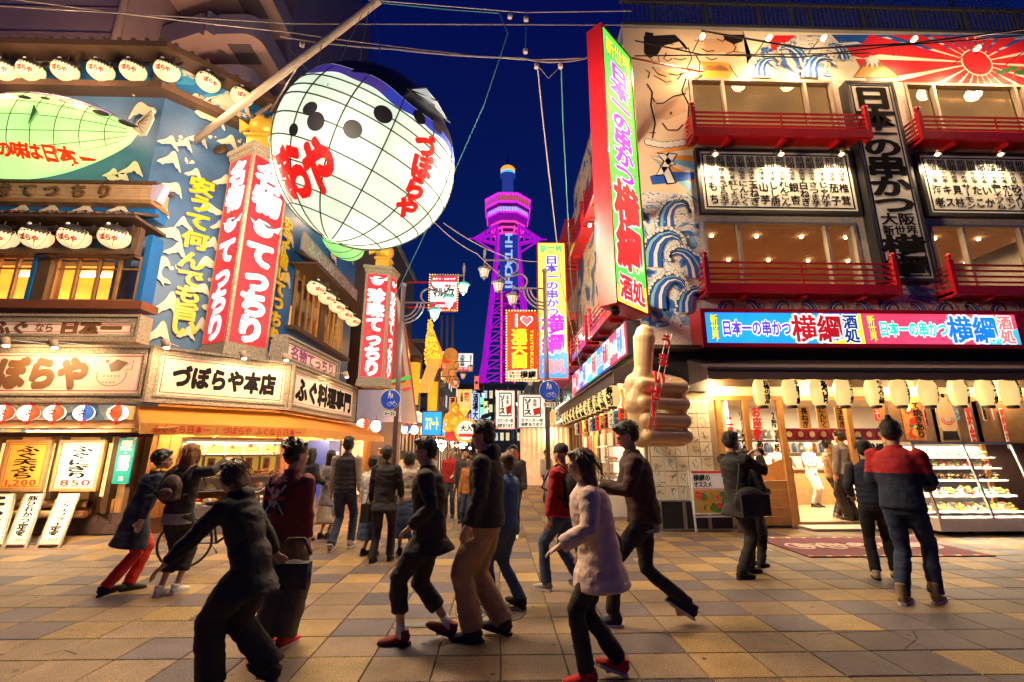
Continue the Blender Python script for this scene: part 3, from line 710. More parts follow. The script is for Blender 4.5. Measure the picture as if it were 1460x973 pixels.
zp=zw(684)
shop_win(1027,1066,zp);shop_win(1066,1116,zp);shop_win(1213,1262,zp);shop_win(1262,1335,.5);shop_win(1335,1395,.5)
for(u0,u1)in((1027,1066),(1066,1116),(1213,1262)):
 a,b=xd(u0)+.055,xd(u1)-.055
 for k in range(5):
  m=MB();m.box(a,b,-.04,.015+.003*(k%2),.04+k*(zp-.05)/5,.04+(k+.94)*(zp-.05)/5,FR);m.build('plank',ORWOOD,rb)
a=xd(1395)+.055;m=MB();m.box(a,XE,-.06,-.01,0,ZH,FR);m.build('end_wall',DKWOOD,rb)
o=thing('kitchen_counter',FR(xd(1140),-3.2,DOORZ),'steel kitchen counter with stacked dishes at the back of the skewer restaurant','counter')
m=MB();m.box(xd(1125),xd(1340),-3.8,-3.2,DOORZ,1.05,FR);m.build('cabinet',MIDWOOD,o)
m=MB();m.box(xd(1125)-.05,xd(1340),-3.85,-3.15,1.05,1.10,FR);m.build('worktop',STEEL,o)
for k in range(26):
 x=xd(1128)+k*.16;m=MB();h=rnd.uniform(.08,.3);r=rnd.uniform(.04,.07)
 m.lathe([(r*.8,0),(r,h*.5),(r*.9,h)],FR(x,-3.5+rnd.uniform(-.15,.15),1.10),10)
 m.build(('bowl','jar','bottle')[k%3],[WHITE,mat('jar_brown',(.25,.09,.04),.3),STEEL,mat('sauce_red',(.5,.05,.03),.3)][k%4],o)
for j in range(2):
 m=MB();m.box(xd(1125),xd(1420),-6.0,-5.7,1.5+j*.45,1.53+j*.45,FR);m.build('shelf',STEEL,o)
 for k in range(22):
  m=MB();r=rnd.uniform(.05,.10);m.lathe([(r,0),(r,rnd.uniform(.1,.3)),(r*.6,.32)],FR(xd(1130)+.1+k*.24,-5.85,1.53+j*.45),8);m.build('pot',[STEEL,WHITE,mat('jar_brown',(0,0,0)),mat('blue_crock',(.06,.12,.3),.3)][(k*5+j)%4],o)
m=MB();m.box(xd(1120),XE-.3,-6.0,-5.96,DOORZ,3.6,FR);m.build('tiled_back_wall',mat('kitchen_tile',(.78,.78,.74),.3,var=.06,scale=30),rb)
TUBEL=lit('tube_glow',(1,.93,.80),12,sample=False)
for k,x in enumerate((xd(1140),xd(1240),xd(1340),xd(1440))):
 m=MB();m.tube([FR(x-.6,-2.2,ZT0+.02),FR(x+.6,-2.2,ZT0+.02)],.025,8);m.build('ceiling_tube',TUBEL,rb)
 lamp('AREA','ceiling_light',FR(x,-2.2,ZT0-.03),150,(1,.82,.55),1.2,rb,sy=.3)
o=thing('wooden_shelf',FR(xd(1150),-1.4,DOORZ),'low wooden shelf unit with dark cubbies just inside the restaurant door','shelf')
for k in range(4):
 m=MB();m.box(xd(1158),xd(1158)+.62,-2.4,-1.9,DOORZ+k*.32,DOORZ+.03+k*.32,FR);m.build('shelf_board',MIDWOOD,o)
for x in(0,.6):m=MB();m.box(xd(1158)+x,xd(1158)+x+.03,-2.4,-1.9,DOORZ,DOORZ+1.02,FR);m.build('side_panel',MIDWOOD,o)
for k in range(6):m=MB();m.cbox((xd(1158)+.15+(k%3)*.17,-2.1,DOORZ+.09+(k//3)*.32),(.12,.3,.12),FR);m.build('folded_towel',[WHITE,mat('towel_grey',(.3,.3,.3),.9)][k%2],o)
o=thing('wooden_partition',FR(xd(1130),-.6,DOORZ),'slanted orange wooden partition inside the restaurant door','partition')
m=MB();m.prism([(-2.1,DOORZ),(-.1,DOORZ),(-.1,1.45),(-2.1,1.0)],xd(1124),xd(1124)+.07,lambda s,n,z:FR(n,s,z));m.build('panel',ORWOOD,o)
o=thing('noren_curtain',FR(xd(1120),-.8,2.2),'short purple shop curtain with white crests hanging inside the doorway','curtain')
PUR=mat('purple_cloth',(.20,.015,.09),.8,var=.1);pcz=FR.px(1160,611,-.8)[1];pz0=FR.px(1160,628,-.8)[1]
m=MB();a,b=FR.px(1116,620,-.8)[0],FR.px(1262,620,-.8)[0]
kk=60
for k in range(kk):
 x0,x1=a+(b-a)*k/kk,a+(b-a)*(k+1)/kk;w0,w1=-.8+.025*math.sin(k*1.1),-.8+.025*math.sin((k+1)*1.1)
 m.add([FR(x0,w0,pz0),FR(x1,w1,pz0),FR(x1,w1,pcz),FR(x0,w0,pcz)],[(0,1,2,3)],0,True)
m.build('cloth',PUR,o)
m=MB()
for k in range(9):m.disc((a+.14+k*(b-a)/9,(pcz+pz0)/2),.07,-.765,FR,0,12)
m.build('crest',CREAM,o)
TABW=mat('tablet_wood',(.62,.34,.10),.5,var=.2,emit=(.6,.3,.08),es=.15)
for k,(u,t)in enumerate([(1145,'長ねぎ'),(1171,'にんにく'),(1197,'玉ねぎ')]):
 s,z=FR.px(u,580,-.5);z0=FR.px(u,612,-.5)[1];m=MB();m.box(s-.13,s+.13,-.53,-.5,z0,z,FR)
 o=thing('wooden_tablet',FR(s,-.5,z0),f'hanging wooden menu tablet in the doorway, {ORD[k]} from the left','menu tablet','wooden tablets in the doorway')
 m.build('board',TABW,o);m=MB();m.text_v(t,s,z-.03,z0+.03,.17,-.496,FR,0,.03);m.build('lettering',INK,o)
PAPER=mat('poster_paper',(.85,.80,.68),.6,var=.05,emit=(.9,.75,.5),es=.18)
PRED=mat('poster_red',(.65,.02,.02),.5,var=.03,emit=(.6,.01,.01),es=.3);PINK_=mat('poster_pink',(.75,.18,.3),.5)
def banner(u0,v0,u1,v1,n,segs,label,bg=PAPER,F=FR,name='window_banner',cat='banner',group=None,ink=INK):
 a,b,c,d=rectpx(F,u0,v0,u1,v1,n);a,b=min(a,b),max(a,b);o=thing(name,F(a,n,c),label,cat,group)
 if bg is not None:m=MB();m.box(a,b,n-.012,n,c,d,F);m.build('sheet',bg,o)
 m=MB();z=d-.02;tot=sum(s[1]for s in segs)
 for t,wgt,mi,ws in segs:
  h=(d-c-.04)*wgt/tot;m.text_v(t,(a+b)/2,z,z-h,(b-a)*ws,n+.004,F,mi,.045);z-=h
 m.build('lettering',[ink,PRED,WHITE],o);return o
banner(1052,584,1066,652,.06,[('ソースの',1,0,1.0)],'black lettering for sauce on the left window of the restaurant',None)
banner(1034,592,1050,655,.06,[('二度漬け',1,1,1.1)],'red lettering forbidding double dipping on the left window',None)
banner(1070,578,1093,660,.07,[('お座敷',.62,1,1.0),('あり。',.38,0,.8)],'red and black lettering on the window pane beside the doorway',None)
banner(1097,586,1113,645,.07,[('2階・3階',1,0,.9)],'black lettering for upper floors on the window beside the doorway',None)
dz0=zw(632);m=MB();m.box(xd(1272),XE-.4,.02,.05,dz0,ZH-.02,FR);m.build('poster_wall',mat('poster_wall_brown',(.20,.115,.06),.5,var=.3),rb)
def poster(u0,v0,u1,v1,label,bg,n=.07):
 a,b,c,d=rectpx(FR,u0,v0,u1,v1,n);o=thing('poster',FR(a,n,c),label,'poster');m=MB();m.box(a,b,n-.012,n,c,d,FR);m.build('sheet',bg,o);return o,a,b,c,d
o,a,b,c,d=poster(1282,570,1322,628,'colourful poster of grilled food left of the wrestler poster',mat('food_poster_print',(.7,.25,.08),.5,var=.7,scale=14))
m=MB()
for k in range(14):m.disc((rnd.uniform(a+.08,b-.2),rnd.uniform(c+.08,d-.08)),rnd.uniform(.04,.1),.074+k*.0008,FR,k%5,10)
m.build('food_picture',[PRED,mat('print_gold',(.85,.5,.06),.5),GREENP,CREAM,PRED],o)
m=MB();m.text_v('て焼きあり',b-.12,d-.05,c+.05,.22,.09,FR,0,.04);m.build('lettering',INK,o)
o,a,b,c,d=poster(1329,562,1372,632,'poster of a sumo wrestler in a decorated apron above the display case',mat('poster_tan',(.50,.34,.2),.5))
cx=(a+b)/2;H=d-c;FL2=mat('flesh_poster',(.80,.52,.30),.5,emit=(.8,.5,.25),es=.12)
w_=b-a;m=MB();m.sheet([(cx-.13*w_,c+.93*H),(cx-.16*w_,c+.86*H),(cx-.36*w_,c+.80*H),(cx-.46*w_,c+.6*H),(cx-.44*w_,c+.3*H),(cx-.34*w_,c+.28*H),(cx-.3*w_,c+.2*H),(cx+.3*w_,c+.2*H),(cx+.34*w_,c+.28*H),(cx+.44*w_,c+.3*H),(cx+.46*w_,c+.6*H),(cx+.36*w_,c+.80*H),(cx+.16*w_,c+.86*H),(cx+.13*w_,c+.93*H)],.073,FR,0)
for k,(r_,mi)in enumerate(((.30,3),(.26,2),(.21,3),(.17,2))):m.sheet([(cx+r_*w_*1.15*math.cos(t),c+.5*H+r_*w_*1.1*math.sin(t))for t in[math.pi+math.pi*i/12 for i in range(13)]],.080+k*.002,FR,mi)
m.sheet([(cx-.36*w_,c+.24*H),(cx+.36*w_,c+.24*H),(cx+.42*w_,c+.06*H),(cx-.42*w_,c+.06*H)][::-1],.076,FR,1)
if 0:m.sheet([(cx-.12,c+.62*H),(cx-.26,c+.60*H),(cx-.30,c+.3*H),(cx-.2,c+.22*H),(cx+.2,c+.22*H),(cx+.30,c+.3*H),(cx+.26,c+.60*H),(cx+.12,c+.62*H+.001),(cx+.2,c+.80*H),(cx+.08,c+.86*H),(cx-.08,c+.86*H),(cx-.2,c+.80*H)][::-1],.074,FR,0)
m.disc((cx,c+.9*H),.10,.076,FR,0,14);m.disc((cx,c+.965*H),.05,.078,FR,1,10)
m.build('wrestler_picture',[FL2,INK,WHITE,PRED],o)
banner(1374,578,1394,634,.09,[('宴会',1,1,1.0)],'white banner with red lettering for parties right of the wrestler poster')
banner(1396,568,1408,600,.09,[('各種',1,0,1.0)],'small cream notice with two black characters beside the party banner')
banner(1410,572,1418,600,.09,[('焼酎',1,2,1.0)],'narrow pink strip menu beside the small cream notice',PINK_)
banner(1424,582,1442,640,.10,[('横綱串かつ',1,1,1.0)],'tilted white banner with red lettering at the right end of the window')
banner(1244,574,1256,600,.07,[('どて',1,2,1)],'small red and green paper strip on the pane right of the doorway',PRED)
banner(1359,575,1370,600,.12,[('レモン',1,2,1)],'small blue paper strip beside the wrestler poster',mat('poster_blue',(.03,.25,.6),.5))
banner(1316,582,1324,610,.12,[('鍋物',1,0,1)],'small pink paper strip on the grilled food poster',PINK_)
m=MB();m.text_h('横綱',xd(1230),xd(1256),zw(642),.3,.04,FR,0,.05);tag(m.build('window_lettering',INK,base=FR(xd(1230),.04,1)),'two heavy black characters on the pane right of the doorway','lettering')
# ---- autograph boards on the corner wall
m=MB();m.box(XC-.02,xd(1022),-.2,0,0,ZT0+.2,FR);m.build('corner_wall',mat('corner_plaster',(.40,.30,.2),.7,dirt=.3),rb)
m=MB();m.box(XC-.1,FR.px(1008,540,.1)[0],0,.12,ZT0-.12,z_of(1200,505)-.005,FR);m.build('corner_fascia',BLACK,rb)
CARD=[mat('autograph_card',(.80,.70,.52),.6,var=.06,rand=.06),mat('autograph_card_pale',(.84,.78,.66),.6,var=.05,rand=.05)]
cw=.272;zt_=ZH+.02;ncol=int((xd(1022)-XC)/cw)
for r_i in range(7):
 for c_i in range(ncol):
  a=XC+.01+c_i*cw;z=zt_-(r_i+1)*.31;m=MB();m.box(a,a+cw-.012,0,.02+.004*((r_i+c_i)%2),z,z+.295,FR);o=m.build('autograph_card',CARD[(r_i*3+c_i)%2],rb)
  m=MB()
  for _ in range(3):
   x,y=rnd.uniform(a+.05,a+.13),rnd.uniform(z+.08,z+.24);pts=[(x,y)]
   for _k in range(6):x=min(max(x+rnd.uniform(-.02,.055),a+.02),a+cw-.03);y=min(max(y+rnd.uniform(-.06,.06),z+.02),z+.27);pts.append((x,y))
   m.stroke(pts,[.004,.009,.006,.010,.005,.008,.003],.026,FR)
  m.build('signature',INK,o)
for k in range(3):
 a=XC-.02+k*.50;o=thing('flight_case',FR(a,.45,0),'black flight case with steel edges under the autograph cards, '+('nearest the street corner','middle one of three','nearest the restaurant windows')[k],'case','flight cases under the autograph cards')
 m=MB();m.box(a+.01,a+.48,.03,.45,.02,.58,FR);m.build('body',BLACK,o)
 m=MB()
 for x in(a,a+.46):
  m.box(x,x+.03,.44,.462,.02,.60,FR)
 m.box(a+.03,a+.46,.44,.462,.57,.60,FR);m.box(a+.03,a+.46,.44,.462,.02,.05,FR);m.box(a,a+.49,.02,.44,.582,.60,FR);m.build('edge_trim',STEEL,o)
# ---- A-frame poster
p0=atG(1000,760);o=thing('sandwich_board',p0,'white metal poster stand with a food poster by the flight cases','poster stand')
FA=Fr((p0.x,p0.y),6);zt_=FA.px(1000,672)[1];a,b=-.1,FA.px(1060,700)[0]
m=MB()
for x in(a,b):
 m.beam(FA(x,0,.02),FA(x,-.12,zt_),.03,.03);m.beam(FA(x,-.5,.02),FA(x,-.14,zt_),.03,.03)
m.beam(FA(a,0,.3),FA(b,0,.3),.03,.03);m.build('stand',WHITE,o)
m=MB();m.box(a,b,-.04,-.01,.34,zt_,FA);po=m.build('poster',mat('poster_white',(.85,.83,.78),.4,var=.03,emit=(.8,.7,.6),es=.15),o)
m=MB();m.box(a,b,-.01,-.004,zt_-.04,zt_,FA,1);H=zt_-.34
m.text_h('横綱の',a+.03,a+.40,zt_-.13,.13,0,FA,0,.03);m.text_h('オススメ',a+.03,a+.42,zt_-.26,.12,0,FA,0,.03);m.char('名',b-.18,zt_-.2,.26,.26,0,FA,1,.05);m.box(a,b,-.01,-.004,zt_-.345,zt_-.335,FA,1)
m.box(a+.01,b-.01,-.01,-.006,.36,zt_-.36,FA,5)
for k in range(26):m.disc((rnd.uniform(a+.1,b-.1),rnd.uniform(.42,zt_-.44)),rnd.uniform(.03,.09),.001+k*.0006,FA,(3,1,4,2,6)[k%5],10)
m.disc((a+.1,zt_-.46),.07,.02,FA,1,16);m.text_h('おすすめ',a+.04,a+.16,zt_-.46,.03,.0215,FA,2,.02)
m.build('print',[INK,PRED,WHITE,mat('leaf_print',(.12,.35,.05),.5),mat('print_gold',(.85,.5,.06)),mat('poster_yellow',(.85,.68,.15),.5),mat('meat_print',(.6,.12,.10),.5)],po)
# ---- rug at the door
q0,q1=atG(1075,768),atG(1110,796);RG=MB();RUG=mat('rug_pile',(.15,.035,.08),.9,var=.3,scale=14,bump=.3);
x0,x1,y0,y1=q0.x,atG(1290,768).x+.1,q1.y,q0.y
rg=thing('doormat',((x0+x1)/2,(y0+y1)/2,0),'purple patterned rug with a coloured border on the paving before the doorway','rug')
m=MB();m.box(x0,x1,y0,y1,.0,.016);m.build('pile',RUG,rg)
m=MB();kk=30
for k in range(kk):
 a,b=x0+(x1-x0)*k/kk,x0+(x1-x0)*(k+.8)/kk
 for y in(y0+.02,y1-.07):m.box(a,b,y,y+.05,.016,.019,WORLD,k%3)
m.build('border',[mat('print_gold',(.85,.5,.06)),mat('rug_red',(.55,.04,.03),.9),mat('rug_green',(.08,.25,.12),.9)],rg)
G_=lambda s,n,z:Vector((s,z,.018+n));m=MB()
for k in range(5):m.disc((x0+.35+k*(x1-x0-.5)/4.4,(y0+y1)/2),.22,0,G_,0,20,.26);m.disc((x0+.35+k*(x1-x0-.5)/4.4,(y0+y1)/2),.17,.002,G_,1,20,.2)
m.text_h('新世界横綱',x0+.25,x1-.25,(y0+y1)/2,.36,.004,G_,0,.04)
m.build('pattern',[mat('rug_white',(.62,.5,.48),.9),mat('rug_purple',(.2,.03,.12),.9)],rg)
m=MB();m.box(xd(1118),xd(1262),.0,.55,.0,.05,FR);m.build('threshold',mat('threshold_stone',(.42,.36,.30),.6,var=.15),rb)
# ---- display case of food replicas
dc_a,dc_b=FR.px(1318,700,.9)[0],FR.px(1466,700,.9)[0]
dcs=thing('display_case',FR(dc_a,1.0,0),'brightly lit slanted glass case of plastic food on a white base','display case')
CHROME=mat('case_frame',(.75,.72,.70),.25,.7,var=.05);CW=mat('case_white',(.75,.70,.66),.4,var=.08)
zbs=.32;ztc=FR.px(1400,634,.7)[1];nB1,nB2=1.1,.80
m=MB();m.box(dc_a,dc_b,.1,nB1,.08,zbs,FR);m.build('base',CW,dcs)
m=MB();m.box(dc_a,dc_b,.1,.13,zbs,ztc,FR);m.build('back_panel',CW,dcs)
m=MB();m.box(dc_a,dc_b,.1,nB2,ztc,ztc+.05,FR);m.build('top_panel',CHROME,dcs)
for s in(dc_a,(dc_a+dc_b)/2,dc_b-.04):m=MB();m.beam(FR(s+.02,nB1,zbs),FR(s+.02,nB2,ztc),.04,.04);m.build('frame_bar',CHROME,dcs)
m=MB();m.add([FR(dc_a,nB1-.01,zbs),FR(dc_b,nB1-.01,zbs),FR(dc_b,nB2-.01,ztc),FR(dc_a,nB2-.01,ztc)],[(0,1,2,3)]);m.build('glass_front',TG,dcs)
m=MB();m.add([FR(dc_a,.13,zbs),FR(dc_a,nB1,zbs),FR(dc_a,nB2,ztc),FR(dc_a,.13,ztc)],[(0,1,2,3)]);m.build('glass_side',TG,dcs)
for k in range(4):
 x=dc_a+.15+k*(dc_b-dc_a-.3)/3;m=MB();m.lathe([(.04,0),(.04,.08)],FR(x,.9,0),8);m.build('foot',BLACK,dcs)
FOODS=[mat('food_fried',(.85,.42,.10),.5,var=.4,scale=40,rand=.2),mat('food_red',(.60,.05,.03),.35,var=.3,scale=30),mat('food_egg',(.85,.55,.08),.4,var=.3,scale=30),mat('food_green',(.30,.48,.08),.5,var=.4,scale=30),mat('food_rice',(.85,.80,.70),.5,var=.1),mat('food_dark',(.60,.22,.06),.4,var=.4,scale=30)]
PLATE=mat('plate_white',(.82,.80,.78),.25,var=.04)
def plate_meshes(big,seed):
 rr=random.Random(seed);out=[];r=.17 if big else .10
 p=MB();p.lathe([(r*.5,0),(r*.95,.012),(r,.022),(r*.9,.018),(r*.5,.008),(.001,.008)],(0,0,0),16);out.append(('plate',p,PLATE))
 f=MB()
 for k in range(22 if big else 12):
  a=rr.uniform(0,6.28);d=rr.uniform(0,r*.75);f.ell((math.cos(a)*d,math.sin(a)*d,.03+rr.uniform(0,.07)),(rr.uniform(.03,.06),rr.uniform(.015,.03),rr.uniform(.012,.025)),7,5,rr.randrange(3))
 k=rr.randrange(6);out.append(('food',f,[FOODS[k],FOODS[(k+2)%6],FOODS[(k+3)%6]]));return out
protos=[]
def food_plate(big,seed,label,loc,rx=0,group=None):
 o=thing('food_plate',loc,label,'plate of food',group);o.rotation_euler=(rx,0,0)
 for nm,b,mm in plate_meshes(big,seed):
  me=b.build(nm,mm);me.parent=o
 return o
rows=[(.10,.52,6,True,'big plate of plastic food on the bottom shelf'),(.40,.46,6,True,'big plate of plastic food on the second shelf from below'),(.70,.36,12,False,'small plate of plastic food on the third shelf from below'),(.94,.28,12,False,'small plate of plastic food on the fourth shelf'),(1.16,.20,12,False,'small plate of plastic food on the top shelf')]
for ri,(dz,nn,cnt,big,lab)in enumerate(rows):
 zz=zbs+dz*(ztc-zbs)/1.4;m=MB();m.box(dc_a+.04,dc_b-.04,.13,nn+.28,zz-.02,zz-.008,FR);m.build('shelf',CHROME if ri else CW,dcs)
 m=MB();m.tube([FR(dc_a+.06,nn+.26,zz-.035),FR(dc_b-.06,nn+.26,zz-.035)],.008,6);m.build('strip_light',lit('case_strip',(1,.85,.65),3,sample=False),dcs)
 lamp('AREA','shelf_light',FR((dc_a+dc_b)/2,nn+.22,zz+.30*(ztc-zbs)/1.4),15,(1,.9,.72),dc_b-dc_a-.2,dcs,sy=.04);pr=[food_plate(big,ri*5+s,lab,(0,0,0),RD(38),'food replicas in the right display case')for s in range(3)]
 for k in range(cnt):
  x=dc_a+.18+(dc_b-dc_a-.36)*k/(cnt-1);loc=FR(x,nn+.06,zz+.015)
  lb_=f'{lab}, {ORD[k]} from the left'
  if k<3:pr[k].location=loc;pr[k]['label']=lb_
  else:c_=put(pr[k%3],loc,lb_);c_.rotation_euler=(RD(38),0,0)
lamp('AREA','case_light',FR((dc_a+dc_b)/2,.36,ztc-.02),48,(1,.90,.72),dc_b-dc_a-.2,dcs,sy=.12)
lamp('AREA','case_light',FR((dc_a+dc_b)/2,.9,zbs+.12),8,(1,.9,.75),dc_b-dc_a-.2,dcs,sy=.1).rotation_euler=(RD(150),0,0)
# ---- cream cylinder lanterns
LC=lit('lantern_paper_cream',(1,.68,.25),.72);LCAP=mat('lantern_cap',(.03,.02,.02),.5)
def cyl_lantern_proto():
 o=bpy.data.objects.new('paper_lantern',None);COL.objects.link(o)
 m=MB();pr=[]
 for k in range(19):
  t=k/18;z=-.05-.46*t;r=.105+.075*math.sin(math.pi*min(max(t,.0),1))**.55+(.004 if k%2 else 0);pr.append((r,z))
 m.lathe(pr[::-1],(0,0,0),20);b=m.build('shade',LC);b.parent=o
 m=MB();m.lathe([(.10,-.07),(.108,-.05),(.108,-.015),(.1,0)],(0,0,0),16);m.lathe([(.1,-.56),(.106,-.54),(.106,-.51)],(0,0,0),16);m.tube([(0,0,0),(0,0,.10)],.008,6);b=m.build('cap',LCAP);b.parent=o
 return o
CYLP=cyl_lantern_proto();first_cyl=[True]
def cyl_lantern(p,text,label,ang,group,sc=1.):
 if first_cyl[0]:o=CYLP;first_cyl[0]=False;o.location=p
 else:o=put(cyl_base,p)
 o['label']=label;o['category']='lantern';o['group']=group;o.scale=(sc,sc,sc);return o
cyl_base=CYLP
def curved_text(text,R,ztop,zbot,h,ang):
 """characters wrapped on the lantern's side"""
 m=MB();k=len(text);hh=(ztop-zbot)/k
 for i,ch in enumerate(text):
  vs,fs=glyph(ch,.05);zc=ztop-hh*(i+.5);o=[]
  for x,y,z in vs:
   a=ang+(x-.5)*h/R;zz=zc+(y-.38)*hh*1.05;t=(-zz-.05)/.46;r=.105+.075*max(math.sin(math.pi*min(max(t,0),1)),0)**.55+.009+z*.1
   o.append(Vector((math.sin(a)*r,-math.cos(a)*r,zz)))
  m.add(o,fs)
 return m
LTXT=['自慢の逸品','手握り鮨','寿司','どて焼','ちゃんこ鍋','お造り','てっちり','もつ鍋','もつ焼','飲酒禁止']
cyls=[]
nL=.78
for k,u in enumerate((1083,1124,1164,1198,1242,1278,1318,1361,1400,1434)):
 s,z=FR.px(u,537,nL);sz=(FR.px(u,541,nL)[1]-FR.px(u,576,nL)[1])/.5
 o=bpy.data.objects.new('paper_lantern',None)
 if k==0:o=CYLP
 else:o=copy_tree(CYLP)
 cyls.append(o);o.location=FR(s,nL,z+.0);o.scale=(sz*.9,sz*.9,sz*1.16);tag(o,f'cream paper lantern under the dark front awning, {ORD[k]} from the left','lantern','cream lanterns along the restaurant front')
for k,o in enumerate(cyls):
 b=curved_text(LTXT[k],.18,-.08,-.49,.17,RD((12,30,10,34,8,30,34,30,20,28)[k])).build('lettering',INK);b.parent=o
for k in range(12):
 y=10.7+k*.68;o=copy_tree(CYLP)
 for ch in list(o.children):
  if ch.name.startswith('lettering'):bpy.data.objects.remove(ch)
 o.location=(2.62,y,FR.px(1083,537,nL)[1]);o.scale=(sz,sz,sz)
 b=curved_text(LTXT[(k+2)%9],.18,-.08,-.49,.17,RD(-35)).build('lettering',INK);b.parent=o
 tag(o,f'cream paper lantern under the street side awning, {ORD[k]} back from the corner','lantern','cream lanterns along the street side')
for k in range(5):lamp('POINT','awning_fill_light',FR(4.8+k*2.2,.3,ZT0),50,(1,.70,.36),.12,aw)  # added point lights under the front awning, no fixtures built
for k in range(4):lamp('POINT','awning_fill_light',(2.75,11+k*2.3,ZT0+.02),70,(1,.72,.4),.12,aw2)  # added point lights along the street side awning, also without fixtures
# ---- street side ground floor: glass doors, hanging paper strips, small case
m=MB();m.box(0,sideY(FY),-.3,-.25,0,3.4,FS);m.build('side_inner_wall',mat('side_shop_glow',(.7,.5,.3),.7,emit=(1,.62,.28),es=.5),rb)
for k in range(9):
 s=.1+k*1.0;m=MB();m.box(s,s+.08,-.06,.02,0,3.2,FS);m.build('side_post',DKWOOD if k%2 else ORWOOD,rb)
 if k<8:
  m=MB();m.box(s+.08,s+1,-.05,0,0,.7,FS);m.build('side_panel',MIDWOOD,rb)
  m=MB();m.box(s+.2,s+.8,.0,.02,1.2,2.1,FS);m.build('side_poster',[PAPER,PRED,mat('poster_yellow',(.85,.68,.15)),PAPER][k%4],rb)
cs_=thing('menu_case',(XC-.5,12.6,0),'small lit white food case on the street side of the corner restaurant','display case')
m=MB();m.box(sideY(13.3),sideY(12.0),.05,.55,0,.5,FS);m.build('base',CW,cs_)
m=MB();m.box(sideY(13.3),sideY(12.0),.05,.1,.5,1.7,FS);m.build('back_panel',mat('case_glow',(.8,.7,.6),.5,emit=(1,.8,.6),es=1.0),cs_)
for z in(.5,.9,1.3,1.68):m=MB();m.box(sideY(13.3),sideY(12.0),.1,.55,z,z+.02,FS);m.build('shelf',CHROME,cs_)
for s in(sideY(13.3),sideY(12.0)-.03):m=MB();m.box(s,s+.03,.52,.55,.5,1.7,FS);m.build('frame_bar',CHROME,cs_)
k=0
for z in(.53,.93,1.33):
 for y in(12.2,12.65,13.1):
  food_plate(False,k+50,f'small plate of food in the street side case, {ORD[k]} counted from the bottom near end',(XC-.32,y,z),0,'food replicas in the street side case');k+=1
for k in range(14):
 y=10.6+k*.55;z=ZH-.1;m=MB();o=thing('paper_strip',(2.95,y,z),f'small coloured menu strip hanging on the street side, {ORD[k] if k < 14 else k} from the corner','menu strip','hanging strips on the street side')
 m.box(-.09,.09,-.005,.005,-.42,0)
 b=m.build('sheet',[mat('poster_yellow',(0,0,0)),PRED,mat('poster_blue',(0,0,0)),PAPER,PINK_][k%5]);b.parent=o
 t=MB();t.text_v(['たこ焼','串かつ','鍋物','天ぷら','酒'][k%5],0,-.02,-.40,.13,.008,lambda s,n,z:Vector((s,-n,z)),0,.03);b2=t.build('lettering',INK);b2.parent=o
# ---- street side upper: light strip and balcony
st=thing('light_strip_sign',(XC-.35,14,3.6),'row of small lit blue and pink panels above the street side awning','sign')
za,zb_=FR.px(1200,498,.4)[1],FR.px(1200,446,.4)[1]-.12
m=MB();m.box(0.1,sideY(FY)-.1,.0,.33,za-.05,zb_+.05,FS);m.build('case',DKSTEEL,st)
wpp=(sideY(FY)-.3)/5
for k in range(5):box_sign(FS,.15+k*wpp,.15+(k+1)*wpp,za,zb_,.37,(PP,lit('panel_violet',(.25,.12,.8),1.),PG,PB,PP)[k],cols[(k)%3][1],st)
for i,(y0_,y1_)in enumerate(((10.6,14.2),(14.8,18.2))):
 balcony(sideY(y1_),sideY(y0_),z_of(1200,419,B1)-.1,z_of(1200,366,B1)-.1,parent=rb,F=FS)
 balcony(sideY(y1_),sideY(y0_),z_of(1200,196,B1),z_of(1200,152,B1),parent=rb,F=FS)
for k,(y,z)in enumerate(((11.5,8.6),(13.6,8.6),(12.4,5.6),(16.0,5.5))):
 o=thing('wall_lamp',(XC,y,z),'small bright bulb on a bracket on the street side wall, '+('high near the corner','high farther back','low near the corner','low farther back')[k],'lamp')
 MB().tube([(XC,y,z+.2),(XC-.4,y,z+.1)],.012,6).build('bracket',DKSTEEL,o);MB().ell((XC-.42,y,z+.06),(.05,.05,.05),8,6).build('bulb',FLB,o)
 lamp('POINT','bulb_light',(XC-.48,y,z),90,(1,.75,.45),.06,o)
# ---- the tall green sign on the corner
GS=Fr((2.11,8.0),45);gw=1.28;gz1=GS.px(863,40)[1];gz0=GS.px(876,431)[1]
gs=thing('vertical_sign',GS(gw/2,-.2,gz0),'giant green light box sign with magenta lettering in a red case on the corner','sign')
m=MB();m.box(0,gw,-.36,-.03,gz0,gz1,GS);m.box(0,.05,-.03,.02,gz0,gz1,GS);m.box(gw-.05,gw,-.03,.02,gz0,gz1,GS);m.box(.05,gw-.05,-.03,.02,gz1-.05,gz1,GS);m.box(.05,gw-.05,-.03,.02,gz0,gz0+.05,GS);m.build('case',RED,gs)
m=MB();m.box(.05,gw-.05,-.03,0,gz0+.05,gz1-.05,GS);pn=m.build('panel',lit('sign_green',(.07,.9,.05),1.9),gs)
H=gz1-gz0-.1;cs=gw/2;t=MB();T=gz1-.05
MG=lit('letter_magenta',(.75,.0,.85),1.1,sample=False);SR_=lit('letter_scarlet',(.95,.02,.03),1.1,sample=False)
def seg(txt,f0,f1,ws,mi,om,off=.035,oo=.08,hs=1):
 t.text_v(txt,cs,T-H*f0,T-H*f1,gw*ws,.006,GS,om,oo,hs=hs);t.text_v(txt,cs,T-H*f0,T-H*f1,gw*ws,.014,GS,mi,off,hs=hs)
t.text_h('新世界',.14,gw-.14,T-H*.06,H*.075,.006,GS,2,.09);t.text_h('新世界',.14,gw-.14,T-H*.06,H*.075,.012,GS,1,.04)
seg('日本一の串かつ',.11,.57,.62,3,0,.045,.085,1.1);seg('横綱',.575,.88,.80,4,0,.045,.08)
